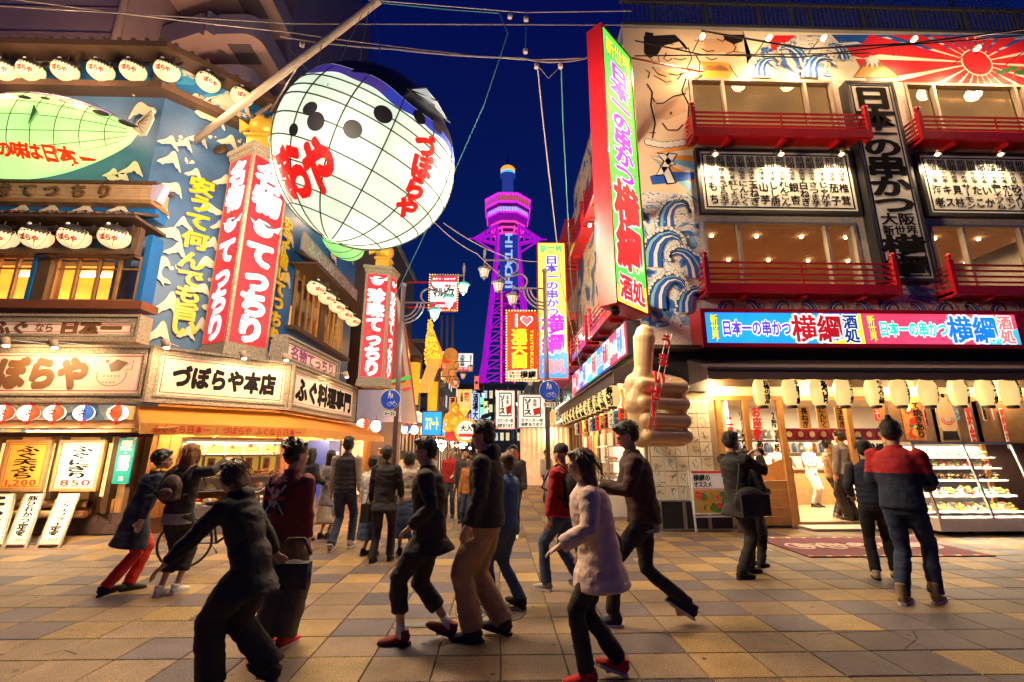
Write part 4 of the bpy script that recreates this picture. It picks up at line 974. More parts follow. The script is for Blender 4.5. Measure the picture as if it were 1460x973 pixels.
m=MB();m.sheet([(.06,gz0+.06),(gw-.06,gz0+.06),(gw-.06,gz0+.06+H*.085),(.06,gz0+.06+H*.05)],.003,GS);m.build('corner_flash',PY,pn)
t.text_h('酒処',.16,gw-.16,gz0+.06+H*.055,H*.085,.008,GS,0,.10);t.text_h('酒処',.16,gw-.16,gz0+.06+H*.055,H*.085,.016,GS,4,.04)
t.build('lettering',[LW,LY,LN,MG,SR_],pn)
for k,v in enumerate((150,292,400)):
 z=gz1-(.19,.53,.9)[k]*(gz1-gz0)
 m=MB();m.beam(GS(gw-.2,-.40,z),(XC+.1,FY+.05,z),.16,.22);m.beam(GS(.3,-.40,z-.05),(XC-.02,FY+1.0,z-.05),.10,.14);m.build('bracket',RED,gs)
m=MB();m.beam(GS(.8,-.2,gz1-.1),FR(FR.px(1000,100)[0],.05,FR.px(1000,105)[1]),.03,.03);m.build('stay_rod',RED,gs)
# ---- giant thumbs-up
HD=Fr((1.78,7.75),22);hz0=HD.px(940,632)[1]
def fuse(b,vox,smooth=4,dec=None):
 """join overlapping solids into one skin"""
 me=bpy.data.meshes.new('fuse');me.from_pydata([Vector(v)for v in b.v],[],b.f);o=bpy.data.objects.new('fuse',me);WS.collection.objects.link(o)
 r=o.modifiers.new('r','REMESH');r.mode='VOXEL';r.voxel_size=vox;r.use_smooth_shade=True
 if smooth:s=o.modifiers.new('s','SMOOTH');s.iterations=smooth;s.factor=.5
 if dec:d=o.modifiers.new('d','DECIMATE');d.ratio=dec
 WSV.update();dg=WSV.depsgraph;dg.update();out=bpy.data.meshes.new_from_object(o.evaluated_get(dg));bpy.data.objects.remove(o);bpy.data.meshes.remove(me);out.polygons.foreach_set('use_smooth',[True]*len(out.polygons));return out
ux_=lambda u,v:HD.px(u,v)
b=MB()
def cap_(p,q,r0,r1=None,k=9):
 """capsule in the hand's frame, points (s, n, z)"""
 r1=r1 or r0;P,Q=HD(*p),HD(*q);d=(Q-P).normalized();pts,rs=[],[]
 for i in range(5):a=math.pi/2*i/4;pts.append(P-d*r0*math.cos(a));rs.append(max(r0*math.sin(a),.002))
 for i in range(5):a=math.pi/2*i/4;pts.append(Q+d*r1*math.sin(a));rs.append(max(r1*math.cos(a),.002))
 b.tube(pts,rs,16,0)
sL,sR=ux_(902,590)[0],ux_(984,590)[0];Wd=sR-sL
zt4=[ux_(940,v)[1]for v in(552,576,600,622)]
for k,z in enumerate(zt4):
 cap_((sL+.14+.02*k,.14,z),(sR-.30,.16,z-.01),.118-.008*(k==3));cap_((sR-.30,.16,z),(sR-.16,-.05,z),.13)
cap_((sR-.22,-.12,zt4[0]+.02),(sR-.2,-.12,zt4[3]+.02),.2);cap_((sL+.2,-.12,zt4[0]+.05),(sL+.25,-.12,zt4[3]),.2)
cap_((sL+.3,-.16,zt4[0]),(sR-.2,-.16,zt4[0]+.03),.22);cap_((sL+.3,-.16,zt4[3]),(sR-.2,-.16,zt4[3]),.18)
tz=ux_(920,490)[1];ts=ux_(916,490)[0]
cap_((ts,.06,tz+.08),(ts+.01,.06,ux_(918,478)[1]),.20,.17);cap_((ts,.05,tz+.05),(ts-.03,.0,ux_(918,530)[1]),.19,.15);cap_((ts-.03,0,ux_(918,528)[1]),(sL+.2,-.1,zt4[1]),.16,.24)
cap_((ts-.0,0,ux_(918,540)[1]),(sR-.25,0,zt4[0]+.0),.17,.2)
hand=thing('thumbs_up_sign',HD((sL+sR)/2,0,zt4[3]-.12),'giant glossy flesh coloured hand giving a thumbs up at the restaurant corner','hand sculpture')
hm=fuse(b,.016,3);hm.transform(Matrix.Translation(-world_loc(hand)));hm.materials.append(mat('hand_gloss',(.86,.58,.30),.32,var=.06,scale=2,coat=.2))
ho=bpy.data.objects.new('hand',hm);COL.objects.link(ho);ho.parent=hand
m=MB();m.beam(HD((sL+sR)/2,-.2,zt4[1]),(XC+.1,FY,zt4[1]+.1),.14,.14);m.beam(HD((sL+sR)/2,-.2,zt4[3]),(XC+.1,FY,zt4[3]),.12,.12);m.build('bracket',DKSTEEL,hand)
fl_=atY(877,443,8.3);o=thing('floodlamp',fl_,'black floodlamp hanging under the green sign, aimed at the giant hand','floodlamp');MB().lathe([(.05,.14),(.08,.10),(.085,-.06),(.07,-.06),(.03,.08)],fl_,12,M=Matrix.Rotation(RD(-30),3,'X')).build('housing',BLACK,o);MB().tube([fl_+Vector((0,0,.1)),fl_+Vector((.1,.15,.45))],.015,6).build('arm',BLACK,o)
l=lamp('SPOT','flood_light',fl_+Vector((0,-.12,-.06)),70,(1,.74,.42),.05,o,spot=120);aim(l,HD((sL+sR)/2,.6,zt4[1]+.3)-fl_);l.location+=Vector((-.1,-1.2,0))*0  # light added in this dark fixture to brighten the hand
t=MB();R3=mat('red_letter',(.70,.015,.02),.35,emit=(.8,.02,.02),es=.25)
pts_=[('う',950,487),('ま',946,513),('い',940,538),('ぜ',934,561),('ー',931,584),('!',927,604),('!',934,604)]
ls=thing('slogan_letters',HD((sL+sR)/2,.35,zt4[1]),'raised red letters on two thin white rods slanting down over the giant hand','lettering')
for ch,u,v in pts_:
 s,z=HD.px(u,v,.36);L_=MB();L_.char(ch,s,z,.25 if ch!='!' else .13,.27,.36,HD,0,.03,.05,rot=math.pi/2 if ch in 'ー' else-.12);L_.build('letter',R3,ls)
for du in(-4,4):
 p,q=HD.px(954+du,476,.31),HD.px(926+du,616,.31);m=MB();m.tube([HD(p[0],.31,p[1]),HD(q[0],.31,q[1])],.007,6);m.build('rod',WHITE,ls)
m=MB();m.beam(HD((sL+sR)/2,.30,zt4[1]),HD((sL+sR)/2,.1,zt4[1]),.02,.02);m.build('clip',WHITE,ls)
# ================================================================== PUFFERFISH RESTAURANT (left)
LY_,LX_=9.8,-6.1
LXA=-8.16
FA_=Fr((-16,LY_),0)
FB=Fr((LXA,LY_),45)
BL=(LX_-LXA)*math.sqrt(2)
YC0=LY_+(LX_-LXA)
FC=Fr((LX_,YC0),90)
YCE=18.5
ZE=11.0
lbx=thing('pufferfish_restaurant',(LXA,LY_,0),'blue wave covered restaurant with pufferfish lanterns and granite framed name boards','building')
BLUEW=mat('wave_wall_blue',(.05,.125,.29),.5,var=.4,scale=.8,dirt=.25);DEEPB=mat('deep_blue_panel',(.01,.13,.42),.4,var=.15)
CREST=mat('wave_crest_cream',(.74,.60,.46),.55,var=.06);YEL=mat('yellow_letter',(.80,.48,.01),.4,var=.05,emit=(.8,.45,.01),es=.12)
EAVE=mat('dark_eave_wood',(.085,.045,.028),.6,var=.3,scale=8,bump=.2)
za_=lambda u,v,n=0:FA_.px(u,v,n)[1]
ZW1,ZW0=za_(100,366,.3),za_(100,434,.3)
w=MB();wall_holes(w,FA_,-4,16+LXA,2.6,ZE,[(-4,16+LXA-.35,ZW0,ZW1)],.25)
w.add([FB(0,0,2.4),FB(BL,0,2.4),FB(BL,0,ZE),FB(0,0,ZE)],[(0,1,2,3)])
w.build('blue_wall',BLUEW,lbx)
c_=lambda u,v,n=0:FC.px(u,v,n)
ZC1,ZC0=c_(440,412,.05)[1]-.0,c_(440,478,.05)[1]
w=MB();wall_holes(w,FC,0,YCE-YC0,2.4,ZE,[(1.2,5.6,ZC0-.1,ZC1+.35)],.25)
w.build('street_wall',DEEPB,lbx)
m=MB();m.poly3([(-20,LY_,ZE),(LXA,LY_,ZE),(LX_,YC0,ZE),(LX_,YCE,ZE),(-20,YCE,ZE)]);m.poly3([(LX_,YCE,0),(LX_,YCE,ZE),(-20,YCE,ZE),(-20,YCE,0)]);m.build('roof',CONC,lbx)
# ---- eaves
def poly_eave(z0,z1,ov,name='eave',x_end=-20,mat_=EAVE,inner=0.0,yend=YCE,tiles=True):
 """a strip following front, corner and street side, from the wall (n=inner) out to n=ov"""
 def ring(n):
  t=n*math.tan(RD(22.5));return[Vector((x_end,LY_-n,0)),Vector((LXA+t,LY_-n,0)),Vector((LX_+n,YC0-t,0)),Vector((LX_+n,yend,0))]
 a,b=ring(inner),ring(ov);m=MB()
 for i in range(3):
  p0,p1,q1,q0=a[i],a[i+1],b[i+1],b[i]
  m.add([p0+Vector((0,0,z0)),p1+Vector((0,0,z0)),q1+Vector((0,0,z0)),q0+Vector((0,0,z0)),p0+Vector((0,0,z1+.12*(ov-inner))),p1+Vector((0,0,z1+.12*(ov-inner))),q1+Vector((0,0,z1)),q0+Vector((0,0,z1))],[(0,3,2,1),(4,5,6,7),(3,7,6,2),(0,1,5,4)])
  if tiles:
   L=(q1-q0).length;k=max(1,int(L/.32));
   for j in range(k):
    f=(j+.5)/k;q=q0.lerp(q1,f);p=p0.lerp(p1,f);m.tube([q+Vector((0,0,z1+.03)),p+Vector((0,0,z1+.03+.12*(ov-inner)))],.05,6)
 return m.build(name,mat_,lbx),b
poly_eave(ZE-.08,ZE+.08,.5)
ZL1=za_(100,118,.35)
poly_eave(ZL1-.07,ZL1+.09,.35,'ledge',tiles=False)
for k in range(7):
 for F,s in((FA_,16+LXA-.05-k*1.9),):
  m=MB();m.box(s-.05,s+.05,.24,.34,ZL1+.09,ZE-.08,F);m.build('post',EAVE,lbx)
for F,s in((FB,.06),(FB,BL-.1),(FC,2.2),(FC,4.6)):m=MB();m.box(s-.05,s+.05,.24,.34,ZL1+.09,ZE-.08,F);m.build('post',EAVE,lbx)
m=MB();m.sheet([(-4,ZL1),(16+LXA,ZL1),(16+LXA,ZE-.1),(-4,ZE-.1)],.01,FA_);m.sheet([(0,ZL1),(BL,ZL1),(BL,ZE-.1),(0,ZE-.1)],.01,FB);m.build('frieze',ukiyo('frieze_print',[(0,(.02,.16,.45)),(.5,(.05,.3,.62)),(.58,(.8,.72,.62))],.8,5,width=.04),lbx)
# ---- wave crests cut from board
def crest(F,s,z,w_,h,flip,n=.05,kind=0):
 h*=1.2
 sg=-1 if flip else 1
 if kind==0:P=[(-.5,-.16),(-.42,-.04),(-.3,.04),(-.12,.2),(0,.44),(.10,.50),(.2,.38),(.32,.1),(.5,-.28),(.40,-.24),(.34,-.14),(.26,-.16),(.16,-.0),(.06,.02),(-.02,-.06),(-.14,-.08),(-.26,-.2),(-.36,-.14)]
 elif kind==1:P=[(-.5,-.02),(-.42,.14),(-.2,.16),(.05,.32),(.18,.36),(.32,.22),(.5,-.34),(.42,-.3),(.34,-.14),(.24,-.16),(.12,-.08),(.0,-.14),(-.14,-.12),(-.24,-.2),(-.36,-.14)]
 else:P=[(-.5,-.3),(-.4,.1),(-.2,.42),(.08,.5),(.3,.36),(.34,.16),(.22,.24),(.1,.2),(.02,.04),(.12,-.1),(.3,-.12),(.5,-.22),(.34,-.26),(.18,-.22),(.26,-.36),(.04,-.2),(-.14,-.14),(-.3,-.22)]
 pts=[(s+sg*x*w_,z+y*h)for x,y in P]
 if sg<0:pts=pts[::-1]
 for _ in range(2):pts=[(a[0]*(1-t)+b[0]*t,a[1]*(1-t)+b[1]*t)for a,b in zip(pts,pts[1:]+pts[:1])for t in(.22,.78)]
 m=MB();m.prism(pts[::-1],n+.01,n+.035,F);o=m.build('wave_crest',CREST,lbx)
 return o
rc=random.Random(3)
def foam(F,s,z,n=.02):
 m=MB()
 for _ in range(5):m.disc((s+rc.uniform(-.14,.14),z+rc.uniform(-.1,.1)),rc.uniform(.02,.05),n,F,0,8)
 m.build('foam_dots',CREST,lbx)
FBP=lambda u,v:FB.px(u,v,.05)
for(u,v,wpx,hpx,fl,kd)in[(242,232,40,26,0,0),(318,262,34,22,0,0),(245,270,36,22,0,1),(228,300,34,24,0,0),(300,300,38,20,1,1),(240,335,50,24,0,1),(300,352,32,22,0,0),(228,390,40,34,0,2),(250,360,38,22,0,0),(298,378,38,22,1,1),(285,414,34,20,0,1),(238,440,46,34,0,0),(300,440,28,18,0,1),(225,480,46,30,0,0),(288,470,30,24,1,0),(262,208,30,18,0,0),(215,150,44,26,0,1),(275,145,40,20,0,0),(300,170,52,20,0,1),(282,200,34,22,0,0),(325,205,36,22,0,0),(240,205,36,18,0,0),(340,250,30,20,0,1),(210,178,44,34,1,1),(330,160,34,18,0,1),(262,322,30,18,1,0),(276,250,30,16,0,0),(265,478,30,18,0,0),(310,325,24,18,0,0),(210,250,34,20,0,0)]:
 s,z=FBP(u,v);sc_=(FB.px(u+10,v)[0]-FB.px(u,v)[0])/10
 if 0.05<s<BL-.05:
  a_=min(wpx*sc_,2*(s+.3));crest(FB,s,z,wpx*sc_*.95,hpx*.021,fl,.05,kd)
  if rc.random()<.5:foam(FB,s+.3,z+.25)
for(u,v,wpx,hpx,fl,kd)in[(30,145,50,22,0,1),(80,128,44,18,0,0),(175,132,50,18,0,0),(150,125,36,16,1,1),(188,245,44,22,0,0),(225,195,40,24,0,0),(205,160,46,30,1,1),(170,255,40,16,0,1),(3,128,44,20,0,0),(-40,150,50,20,0,0),(160,250,30,14,0,0)]:
 s,z=FA_.px(u,v,.05)
 if s<16+LXA-.2:crest(FA_,s,z,wpx*.0135,hpx*.02,fl,.05,kd)
for k in range(42):
 s=rc.uniform(.15,YCE-YC0-.2);z=rc.uniform(3.8,ZL1-.3)
 if 1.0<s<5.9 and ZC0-.9<z<ZC1+1.6:continue
 crest(FC,s,z,rc.uniform(.5,.8),rc.uniform(.35,.55),rc.random()<.4,.04,rc.randrange(3))
# ---- yellow relief lettering
def relief(F,pts,w_,h,mi_n,label):
 o=thing('raised_lettering',F(pts[0][1][0],.1,pts[-1][1][1]),label,'lettering')
 for ch,(s,z)in pts:
  m=MB();m.char(ch,s,z,w_,h,.07,F,0,.04,.06);m.build('letter',YEL,o)
  m=MB();m.char(ch,s+.012,z-.012,w_*1.02,h*1.02,.035,F,0,.06,0);m.build('backing',PBLUE,o)
relief(FB,[(ch,FB.px(u,v,.07))for ch,u,v in(('安',288,267),('う',286,291),('て',282,316),('何',278,343),('ん',273,372),('で',271,397),('も',268,420),('旨',264,444),('い',262,467))],.56,.46,0,'yellow raised lettering down the blue wave wall, left of the red box sign')
relief(FC,[(ch,(.32,c_(410,v,.07)[1]))for ch,v in(('安',322),('う',342),('て',360),('旨',378),('い',400),('て',420),('つ',441),('ち',465),('り',488))],.56,.44,0,'yellow raised lettering on the blue street side wall, right of the red box sign')
# ---- small pufferfish lanterns (one mesh body, copied)
PUFF=lit('puffer_paper',(1,.70,.36),.95);PBLK=mat('puffer_back',(.03,.025,.03),.5)
def puffer_proto(R_=.27):
 o=bpy.data.objects.new('pufferfish_lantern',None);COL.objects.link(o)
 m=MB();m.ell((0,0,0),(R_,R_*.92,R_*.86),22,14);b=m.build('body',PUFF);b.parent=o
 m=MB();ax=Vector((.25,-.2,1)).normalized();M=ax.to_track_quat('Z','Y').to_matrix()
 prof=[(R_*1.015*math.sin(t),R_*.92*math.cos(t))for t in[i*.185 for i in range(6,-1,-1)]];m.lathe([(max(a,1e-4),b_)for a,b_ in prof],(0,0,0),18,0,True,M)
 m.prism([(R_*.6,R_*.62),(R_*1.25,R_*.95),(R_*1.2,R_*.55),(R_*.8,R_*.4)],-.02,.02,WORLD);b=m.build('back',PBLK);b.parent=o
 m=MB();m.ell((-.02,-R_*.62,R_*.72),(.045,.03,.035),8,6);b=m.build('eye',WHITE);b.parent=o
 m=MB()
 for k in range(10):
  a=RD(-125+k*12);d=Vector((math.cos(a)*.95,math.sin(a)*.95,.16-.01*k)).normalized();c=Vector((d.x*R_*1.02,d.y*R_*.94,d.z*R_*.88));r=.017 if k else .035
  e1=d.cross(Vector((0,0,1))).normalized();e2=e1.cross(d);m.poly3([c+e1*math.cos(t)*r+e2*math.sin(t)*r for t in[i*math.pi/4 for i in range(8)]])
 b=m.build('spots',PBLK);b.parent=o
 m=MB()
 for i,ch in enumerate('ぼらや'):
  vs,fs=glyph(ch,.06);q_=[]
  for x,y,z in vs:
   a=RD(-98)+i*.42+(x-.5)*.44;el=-.42+(y-.38)*.52-.05*i
   q_.append(Vector((math.cos(a)*math.cos(el)*R_*1.015,math.sin(a)*math.cos(el)*R_*.935,math.sin(el)*R_*.876)))
  m.add(q_,fs)
 b=m.build('lettering',REDPAINT);b.parent=o
 m=MB();m.tube([(0,0,R_*.8),(0,0,R_*1.6)],.008,5)
 for k in range(5):
  a=RD(-160+k*36);m.tube([(math.cos(a)*math.sin(t)*R_*1.01,math.sin(a)*math.sin(t)*R_*.93,math.cos(t)*R_*.87)for t in[.9+i*.3 for i in range(8)]],.0035,4,0,False)
 b=m.build('wire',mat('lantern_wire',(.25,.15,.05),.6));b.parent=o
 return o
PP0=puffer_proto();pf_used=[0]
def puffer(p,label,group,rz=0,sc=1):
 o=PP0 if pf_used[0]==0 else copy_tree(PP0);pf_used[0]=1
 o.location=p;o.rotation_euler=(0,0,rz);o.scale=(sc,sc,sc);return tag(o,label,'lantern',group)
zz=za_(100,101,.42)
for k,u in enumerate((8,44,93,144,190,238)):
 s=FA_.px(u,101,.42)[0];puffer(FA_(s,.42,za_(u,101,.42)),f'small pufferfish lantern under the top eave, {ORD[k]} from the left edge','pufferfish lanterns under the top eave')
for k,(u,v)in enumerate(((297,117),(345,138))):
 s,z=FB.px(u,v,.42);puffer(FB(s,.42,z),'small pufferfish lantern under the corner eave, '+('left' if k==0 else 'right')+' one of two','pufferfish lanterns under the top eave',RD(30))
for k in range(3):
 s,z=FA_.px(-45-48*k,101,.42);puffer(FA_(s,.42,za_(8,101,.42)),f'small pufferfish lantern under the top eave, {ORD[k]} beyond the left edge','pufferfish lanterns under the top eave')
for F,ss in((FA_,(4.6,6.4)),(FB,(.6,2.2)),(FC,(1.2,3.4))):
 for s in ss:lamp('POINT','lantern_light',F(s,1.1,ZL1-.35),48,(1,.70,.42),.25,lbx)
# ---- first bay: name ledge, little roof, lanterns, windows
pb=.55
SL=lambda u,v,n:FA_.px(u,v,n)[0]
sR_=SL(218,300,pb)
PINE=mat('pine_board',(.48,.30,.17),.55,var=.2,scale=6,bump=.1)
bd=thing('upper_name_board',FA_(sR_-3,pb,za_(100,290,pb)),'pale wooden ledge board with brown relief lettering under the green fish','sign')
z1_,z0_=za_(100,262,pb),za_(100,284,pb)
m=MB()
for k in range(4):m.box(-4,sR_-.12,.02,pb-.01+.004*(k%2),z0_+k*(z1_-z0_)/4,z0_+(k+.95)*(z1_-z0_)/4,FA_)
m.build('panel',PINE,bd);m=MB();m.box(-4,sR_,.02,pb+.05,z1_,z1_+.06,FA_);m.build('cap',EAVE,bd);m=MB();m.box(-4,sR_-.05,.02,pb+.03,z0_-.09,z0_-.005,FA_);m.build('lower_trim',MIDWOOD,bd)
m=MB();m.prism([(sR_-.12,z0_),(sR_+.04,z0_-.02),(sR_+.14,z1_+.02),(sR_-.12,z1_)],pb-.2,pb,FA_);m.build('end_cap',mat('end_cap_violet',(.45,.36,.55),.5),bd)
for ch,u in(('味',6),('て',42),('つ',77),('ち',115),('り',152)):
 m=MB();m.char(ch,SL(u,272,pb),(z1_+z0_)/2,.33,.33,pb+.02,FA_,0,.045,.06);m.build('letter',mat('carved_letter',(.16,.08,.035),.5),bd)
z2=za_(100,306,.5);m=MB();m.box(-4,sR_-.1,.01,.35,z2,z0_-.09,FA_);m.build('blue_band',DEEPB,lbx)
for u in(30,72,170,120):crest(FA_,SL(u,298,.4),za_(u,300,.4),.5,.22,0,.39,0)
m=MB();zr=za_(100,308,.85);m.add([FA_(-4,.3,zr+.28),FA_(sR_-.1,.3,zr+.28),FA_(sR_,.95,zr),FA_(-4,.95,zr)],[(3,2,1,0)]);m.box(-4,sR_,.05,.95,zr-.07,zr-.01,FA_)
x=-3.9
while x<sR_:m.tube([FA_(x,.95,zr+.03),FA_(x,.3,zr+.31)],.035,6);x+=.19
m.build('small_roof',EAVE,lbx)
zb1=za_(100,358,.6);m=MB();m.box(-4,sR_-.15,.5,.62,zb1-.06,zb1+.06,FA_);m.box(-4,sR_-.2,.45,.58,zr-.32,zr-.1,FA_);m.build('beam',EAVE,lbx)
for u in(197,76,-60):s=SL(u,340,.5);m=MB();m.box(s-.06,s+.06,.42,.56,ZW1-.1,zr-.08,FA_);m.build('post',EAVE,lbx)
for k,u in enumerate((2,52,106,163)):
 puffer(FA_(SL(u,338,.7),.7,za_(u,338,.7)),f'pufferfish lantern above the lit windows, {ORD[k]} of four from the left','pufferfish lanterns above the windows',0,1.06)
GLOW=mat('lit_room_wall',(.80,.45,.12),.7,var=.2,scale=1.2,emit=(1,.36,.03),es=1.0)  # orange room light is put into the wall itself as emission
fb=.3;sW0,sW1=-4,SL(200,400,fb)
m=MB();m.box(-4,16+LXA-.2,-2.3,-2.2,ZW0-.4,ZW1+.3,FA_);m.box(-4,16+LXA-.2,-2.2,-.2,ZW1+.2,ZW1+.3,FA_);m.box(16+LXA-.22,16+LXA-.12,-2.2,-.2,ZW0-.3,ZW1+.3,FA_);m.build('upstairs_room',GLOW,lbx)
m=MB();m.box(-4,16+LXA-.2,-2.2,-.2,ZW0-.3,ZW0-.2,FA_);m.build('room_floor',MIDWOOD,lbx)
for k in range(5):m=MB();m.tube([FA_(1.2+k*1.5,-1.2,ZW1+.14),FA_(1.9+k*1.5,-1.2,ZW1+.14)],.04,6);m.build('ceiling_tube',TUBEL,lbx)
for k in range(3):lamp('AREA','upstairs_light',FA_(2+k*2.4,-1.1,ZW1+.1),45,(1,.6,.2),1.2,lbx)
def shoji(F,s0,s1,z0,z1,n,k,parent=lbx):
 f=MB();t=.055;f.box(s0,s1,n-.05,n+.03,z1-t,z1,F);f.box(s0,s1,n-.05,n+.03,z0,z0+t,F)
 for i in range(k+1):x=s0+(s1-s0-t)*i/k;f.box(x,x+t,n-.04,n+.035,z0+t,z1-t,F)
 f.box(s0,s1,n-.03,n+.02,z1-.3,z1-.27,F)
 fo=f.build('window',MIDWOOD,parent)
 for i in range(k):x0=s0+t+(s1-s0-t)*i/k;x1=s0+(s1-s0-t)*(i+1)/k;p=MB();p.sheet([(x0,z0+t),(x1,z0+t),(x1,z1-t),(x0,z1-t)],n-.01,F);p.build('pane',TG,fo)
 return fo
def wx(u):return SL(u,400,fb)
shoji(FA_,wx(76),wx(200),ZW0+.05,ZW1,fb,4);shoji(FA_,wx(-64),wx(50),ZW0+.05,ZW1,fb,4);shoji(FA_,wx(-200),wx(-80),ZW0+.05,ZW1,fb,4)
m=MB();m.box(wx(54),wx(72),.05,fb+.08,ZW0,zb1-.06,FA_);m.build('post',DKWOOD,lbx)
m=MB();m.box(wx(47),wx(53),.05,fb+.1,ZW0,ZW1,FA_);m.build('blue_board',DEEPB,lbx);m=MB();m.box(wx(201),wx(209),.02,fb+.05,ZW0,ZW1+.5,FA_);m.build('blue_board',DEEPB,lbx)
m=MB();zs=za_(100,436,.45);m.box(-4,SL(203,436,.45),-.0,.48,ZW0-.14,ZW0+.03,FA_);m.build('sill',mat('sill_wood',(.22,.07,.03),.4,var=.2),lbx)
# ---- carved granite framed boards
GRAN=mat('carved_granite',(.40,.32,.24),.7,var=.9,scale=38,bump=.9,bscale=46)
PAN=mat('board_panel_pink',(.80,.60,.44),.45,var=.03,emit=(1,.62,.42),es=.25);BRN=mat('board_brown_ink',(.22,.10,.04),.5)
def granite_board(F,s0,s1,z0,z1,n,text,label,ts0,ts1,th=.42,off=.06,ink=INK,fish=None,t=.16,dep=.35):
 o=thing('name_board',F((s0+s1)/2,n,z0),label,'sign')
 for i,(dt,dn)in enumerate(((0,.0),(.055,-.045),(.11,-.02))):
  a,b,c,d=s0+dt,s1-dt,z0+dt,z1-dt;e=.05
  f=MB();f.box(a,b,n-dep,n+dn,d-e,d,F);f.box(a,b,n-dep,n+dn,c,c+e,F);f.box(a,a+e,n-dep,n+dn,c+e,d-e,F);f.box(b-e,b,n-dep,n+dn,c+e,d-e,F);f.build('frame',GRAN,o)
 a,b,c,d=s0+t,s1-t,z0+t,z1-t
 p=MB();p.box(s0+.02,s1-.02,n-dep,n-.07,z0+.02,z1-.02,F);p.build('panel',PAN,o)
 m=MB();m.box(a+.04,b-.04,n-.07,n-.066,d-.055,d-.04,F);m.box(a+.04,b-.04,n-.07,n-.066,c+.04,c+.055,F);m.box(a+.04,a+.055,n-.07,n-.066,c+.055,d-.055,F);m.box(b-.055,b-.04,n-.07,n-.066,c+.055,d-.055,F);m.build('border',REDPAINT,o)
 m=MB();m.text_h(text,ts0,ts1,(c+d)/2,th,n-.064,F,0,off);m.build('lettering',ink,o)
 if fish:
  cx,cz,r=fish;m=MB();th_=.012
  ring=[(cx+r*math.cos(a),cz-.08+r*.78*math.sin(a))for a in[RD(160+i*11)for i in range(21)]];m.stroke(ring,th_,n-.064,F)
  m.sheet([(cx-r*.35,cz+.12),(cx+r*.2,cz+.22),(cx+r*1.0,cz+.16),(cx+r*.5,cz-.0),(cx-r*.1,cz-.02)][::-1],n-.064,F)
  m.stroke([(cx+r*.9,cz+.1),(cx+r*1.35,cz+.2),(cx+r*1.3,cz+.02),(cx+r*.95,cz+.02)],th_,n-.063,F)
  m.stroke([(cx-r*.9,cz+.1),(cx-r*.6,cz+.22),(cx-r*.3,cz+.12)],th_,n-.063,F);m.disc((cx-r*.45,cz+.18),.035,n-.062,F)
  for i in range(9):m.disc((cx-r*.5+(i%5)*r*.25,cz-.1-(i//5)*.12),.014,n-.063,F,0,8)
  m.build('fish_emblem',ink,o)
 return o
n1=.55;a,b,c,d=rectpx(FA_,0,447,194,486,n1)
granite_board(FA_,-3.5,b,c-.02,d,n1,'ふぐ','granite framed board with brown lettering just below the lit windows',a-.15,SL(38,466,n1),.34,.05,BRN)
bl_=thing('board_lettering',FA_(SL(80,466,n1),n1,c),'brown lettering continuing across the smaller granite framed board','lettering');m=MB();m.text_h('なら',SL(45,466,n1),SL(73,466,n1),(c+d)/2,.2,n1-.063,FA_,0,.03);m.build('small_word',BRN,bl_);m=MB();m.text_h('日本一',SL(80,466,n1),SL(170,466,n1),(c+d)/2,.38,n1-.063,FA_,0,.07);m.build('big_word',BRN,bl_)
n2=1.0;A2=Fr((-16,LY_-n2),0)
a,b,c,d=rectpx(FA_,0,491,205,573,n2);BX=FA_(b,n2,0)
granite_board(FA_,-3.5,b,c,d,n2,'づぼらや','large granite framed board with brown lettering and a pufferfish emblem, left of the corner',SL(-55,530,n2),SL(122,530,n2),.62,.08,BRN,fish=(SL(155,534,n2),(c+d)/2+.05,.27))
zc0,zc1=c,d
FB2=Fr((BX.x+.01,BX.y),44);L2=FB2.px(417,550)[0]
granite_board(FB2,.0,L2,zc0,zc1,0,'づぼらや本店','granite framed corner board with black lettering above the orange awning',L2*.14,L2*.87,.46,.065,INK)
e2=FB2(L2,0,0);FC2=Fr((e2.x+.01,e2.y),88);L3=FC2.px(508,575)[0]
granite_board(FC2,.0,L3,zc0,zc1,0,'ふぐ料理専門','granite framed street side board about fugu cuisine in black lettering',.3,L3-.3,.58,.065,INK)
zt3=FC2.px(424,484,-.25)[1]
granite_board(FC2,.0,L3*.78,zc1+.02,zt3,-.25,'名物てっちり','smaller framed board with red and blue lettering above the street side board',.35,L3*.78-.3,.34,.04,mat('letter_grad',(.35,.05,.25),.5))
for k,(u,v,F,n,nm)in enumerate([(6,486,FA_,1.5,'leftmost'),(75,489,FA_,1.5,'second from the left'),(234,489,FB2,.5,'above the corner board'),(345,505,FB2,.5,'above the right end of the corner board'),(405,508,FB2,.45,'nearest the street side board'),(492,533,FC2,.5,'above the street side board')]):
 s,z=F.px(u,v,n);p=F(s,n,z);o=thing('floodlamp',p,f'small cylindrical floodlamp on a thin arm, {nm}','floodlamp','floodlamps over the granite boards')
 m=MB();m.tube([p+Vector((0,0,.05)),p+Vector((.05,-.0,-.09))],.065,10);m.build('housing',mat('lamp_housing',(.55,.38,.26),.4),o);m=MB();m.tube([p+Vector((0,0,.02)),F(s+.3,n-.45,z+.05)],.01,5);m.build('arm',WHITE,o)
 m=MB();m.ell(p+Vector((.055,0,-.10)),(.05,.05,.02),8,4);m.build('bulb',BULB,o)
 l=lamp('SPOT','flood_light',p+Vector((.05,0,-.13)),34,(1,.72,.42),.05,o,spot=140);dr=(F(s,0,z-.6)-p);aim(l,dr)
for k in range(2):
 p=FA_(SL(-70-k*75,489,1.5),1.5,za_(6,486,1.5));l=None
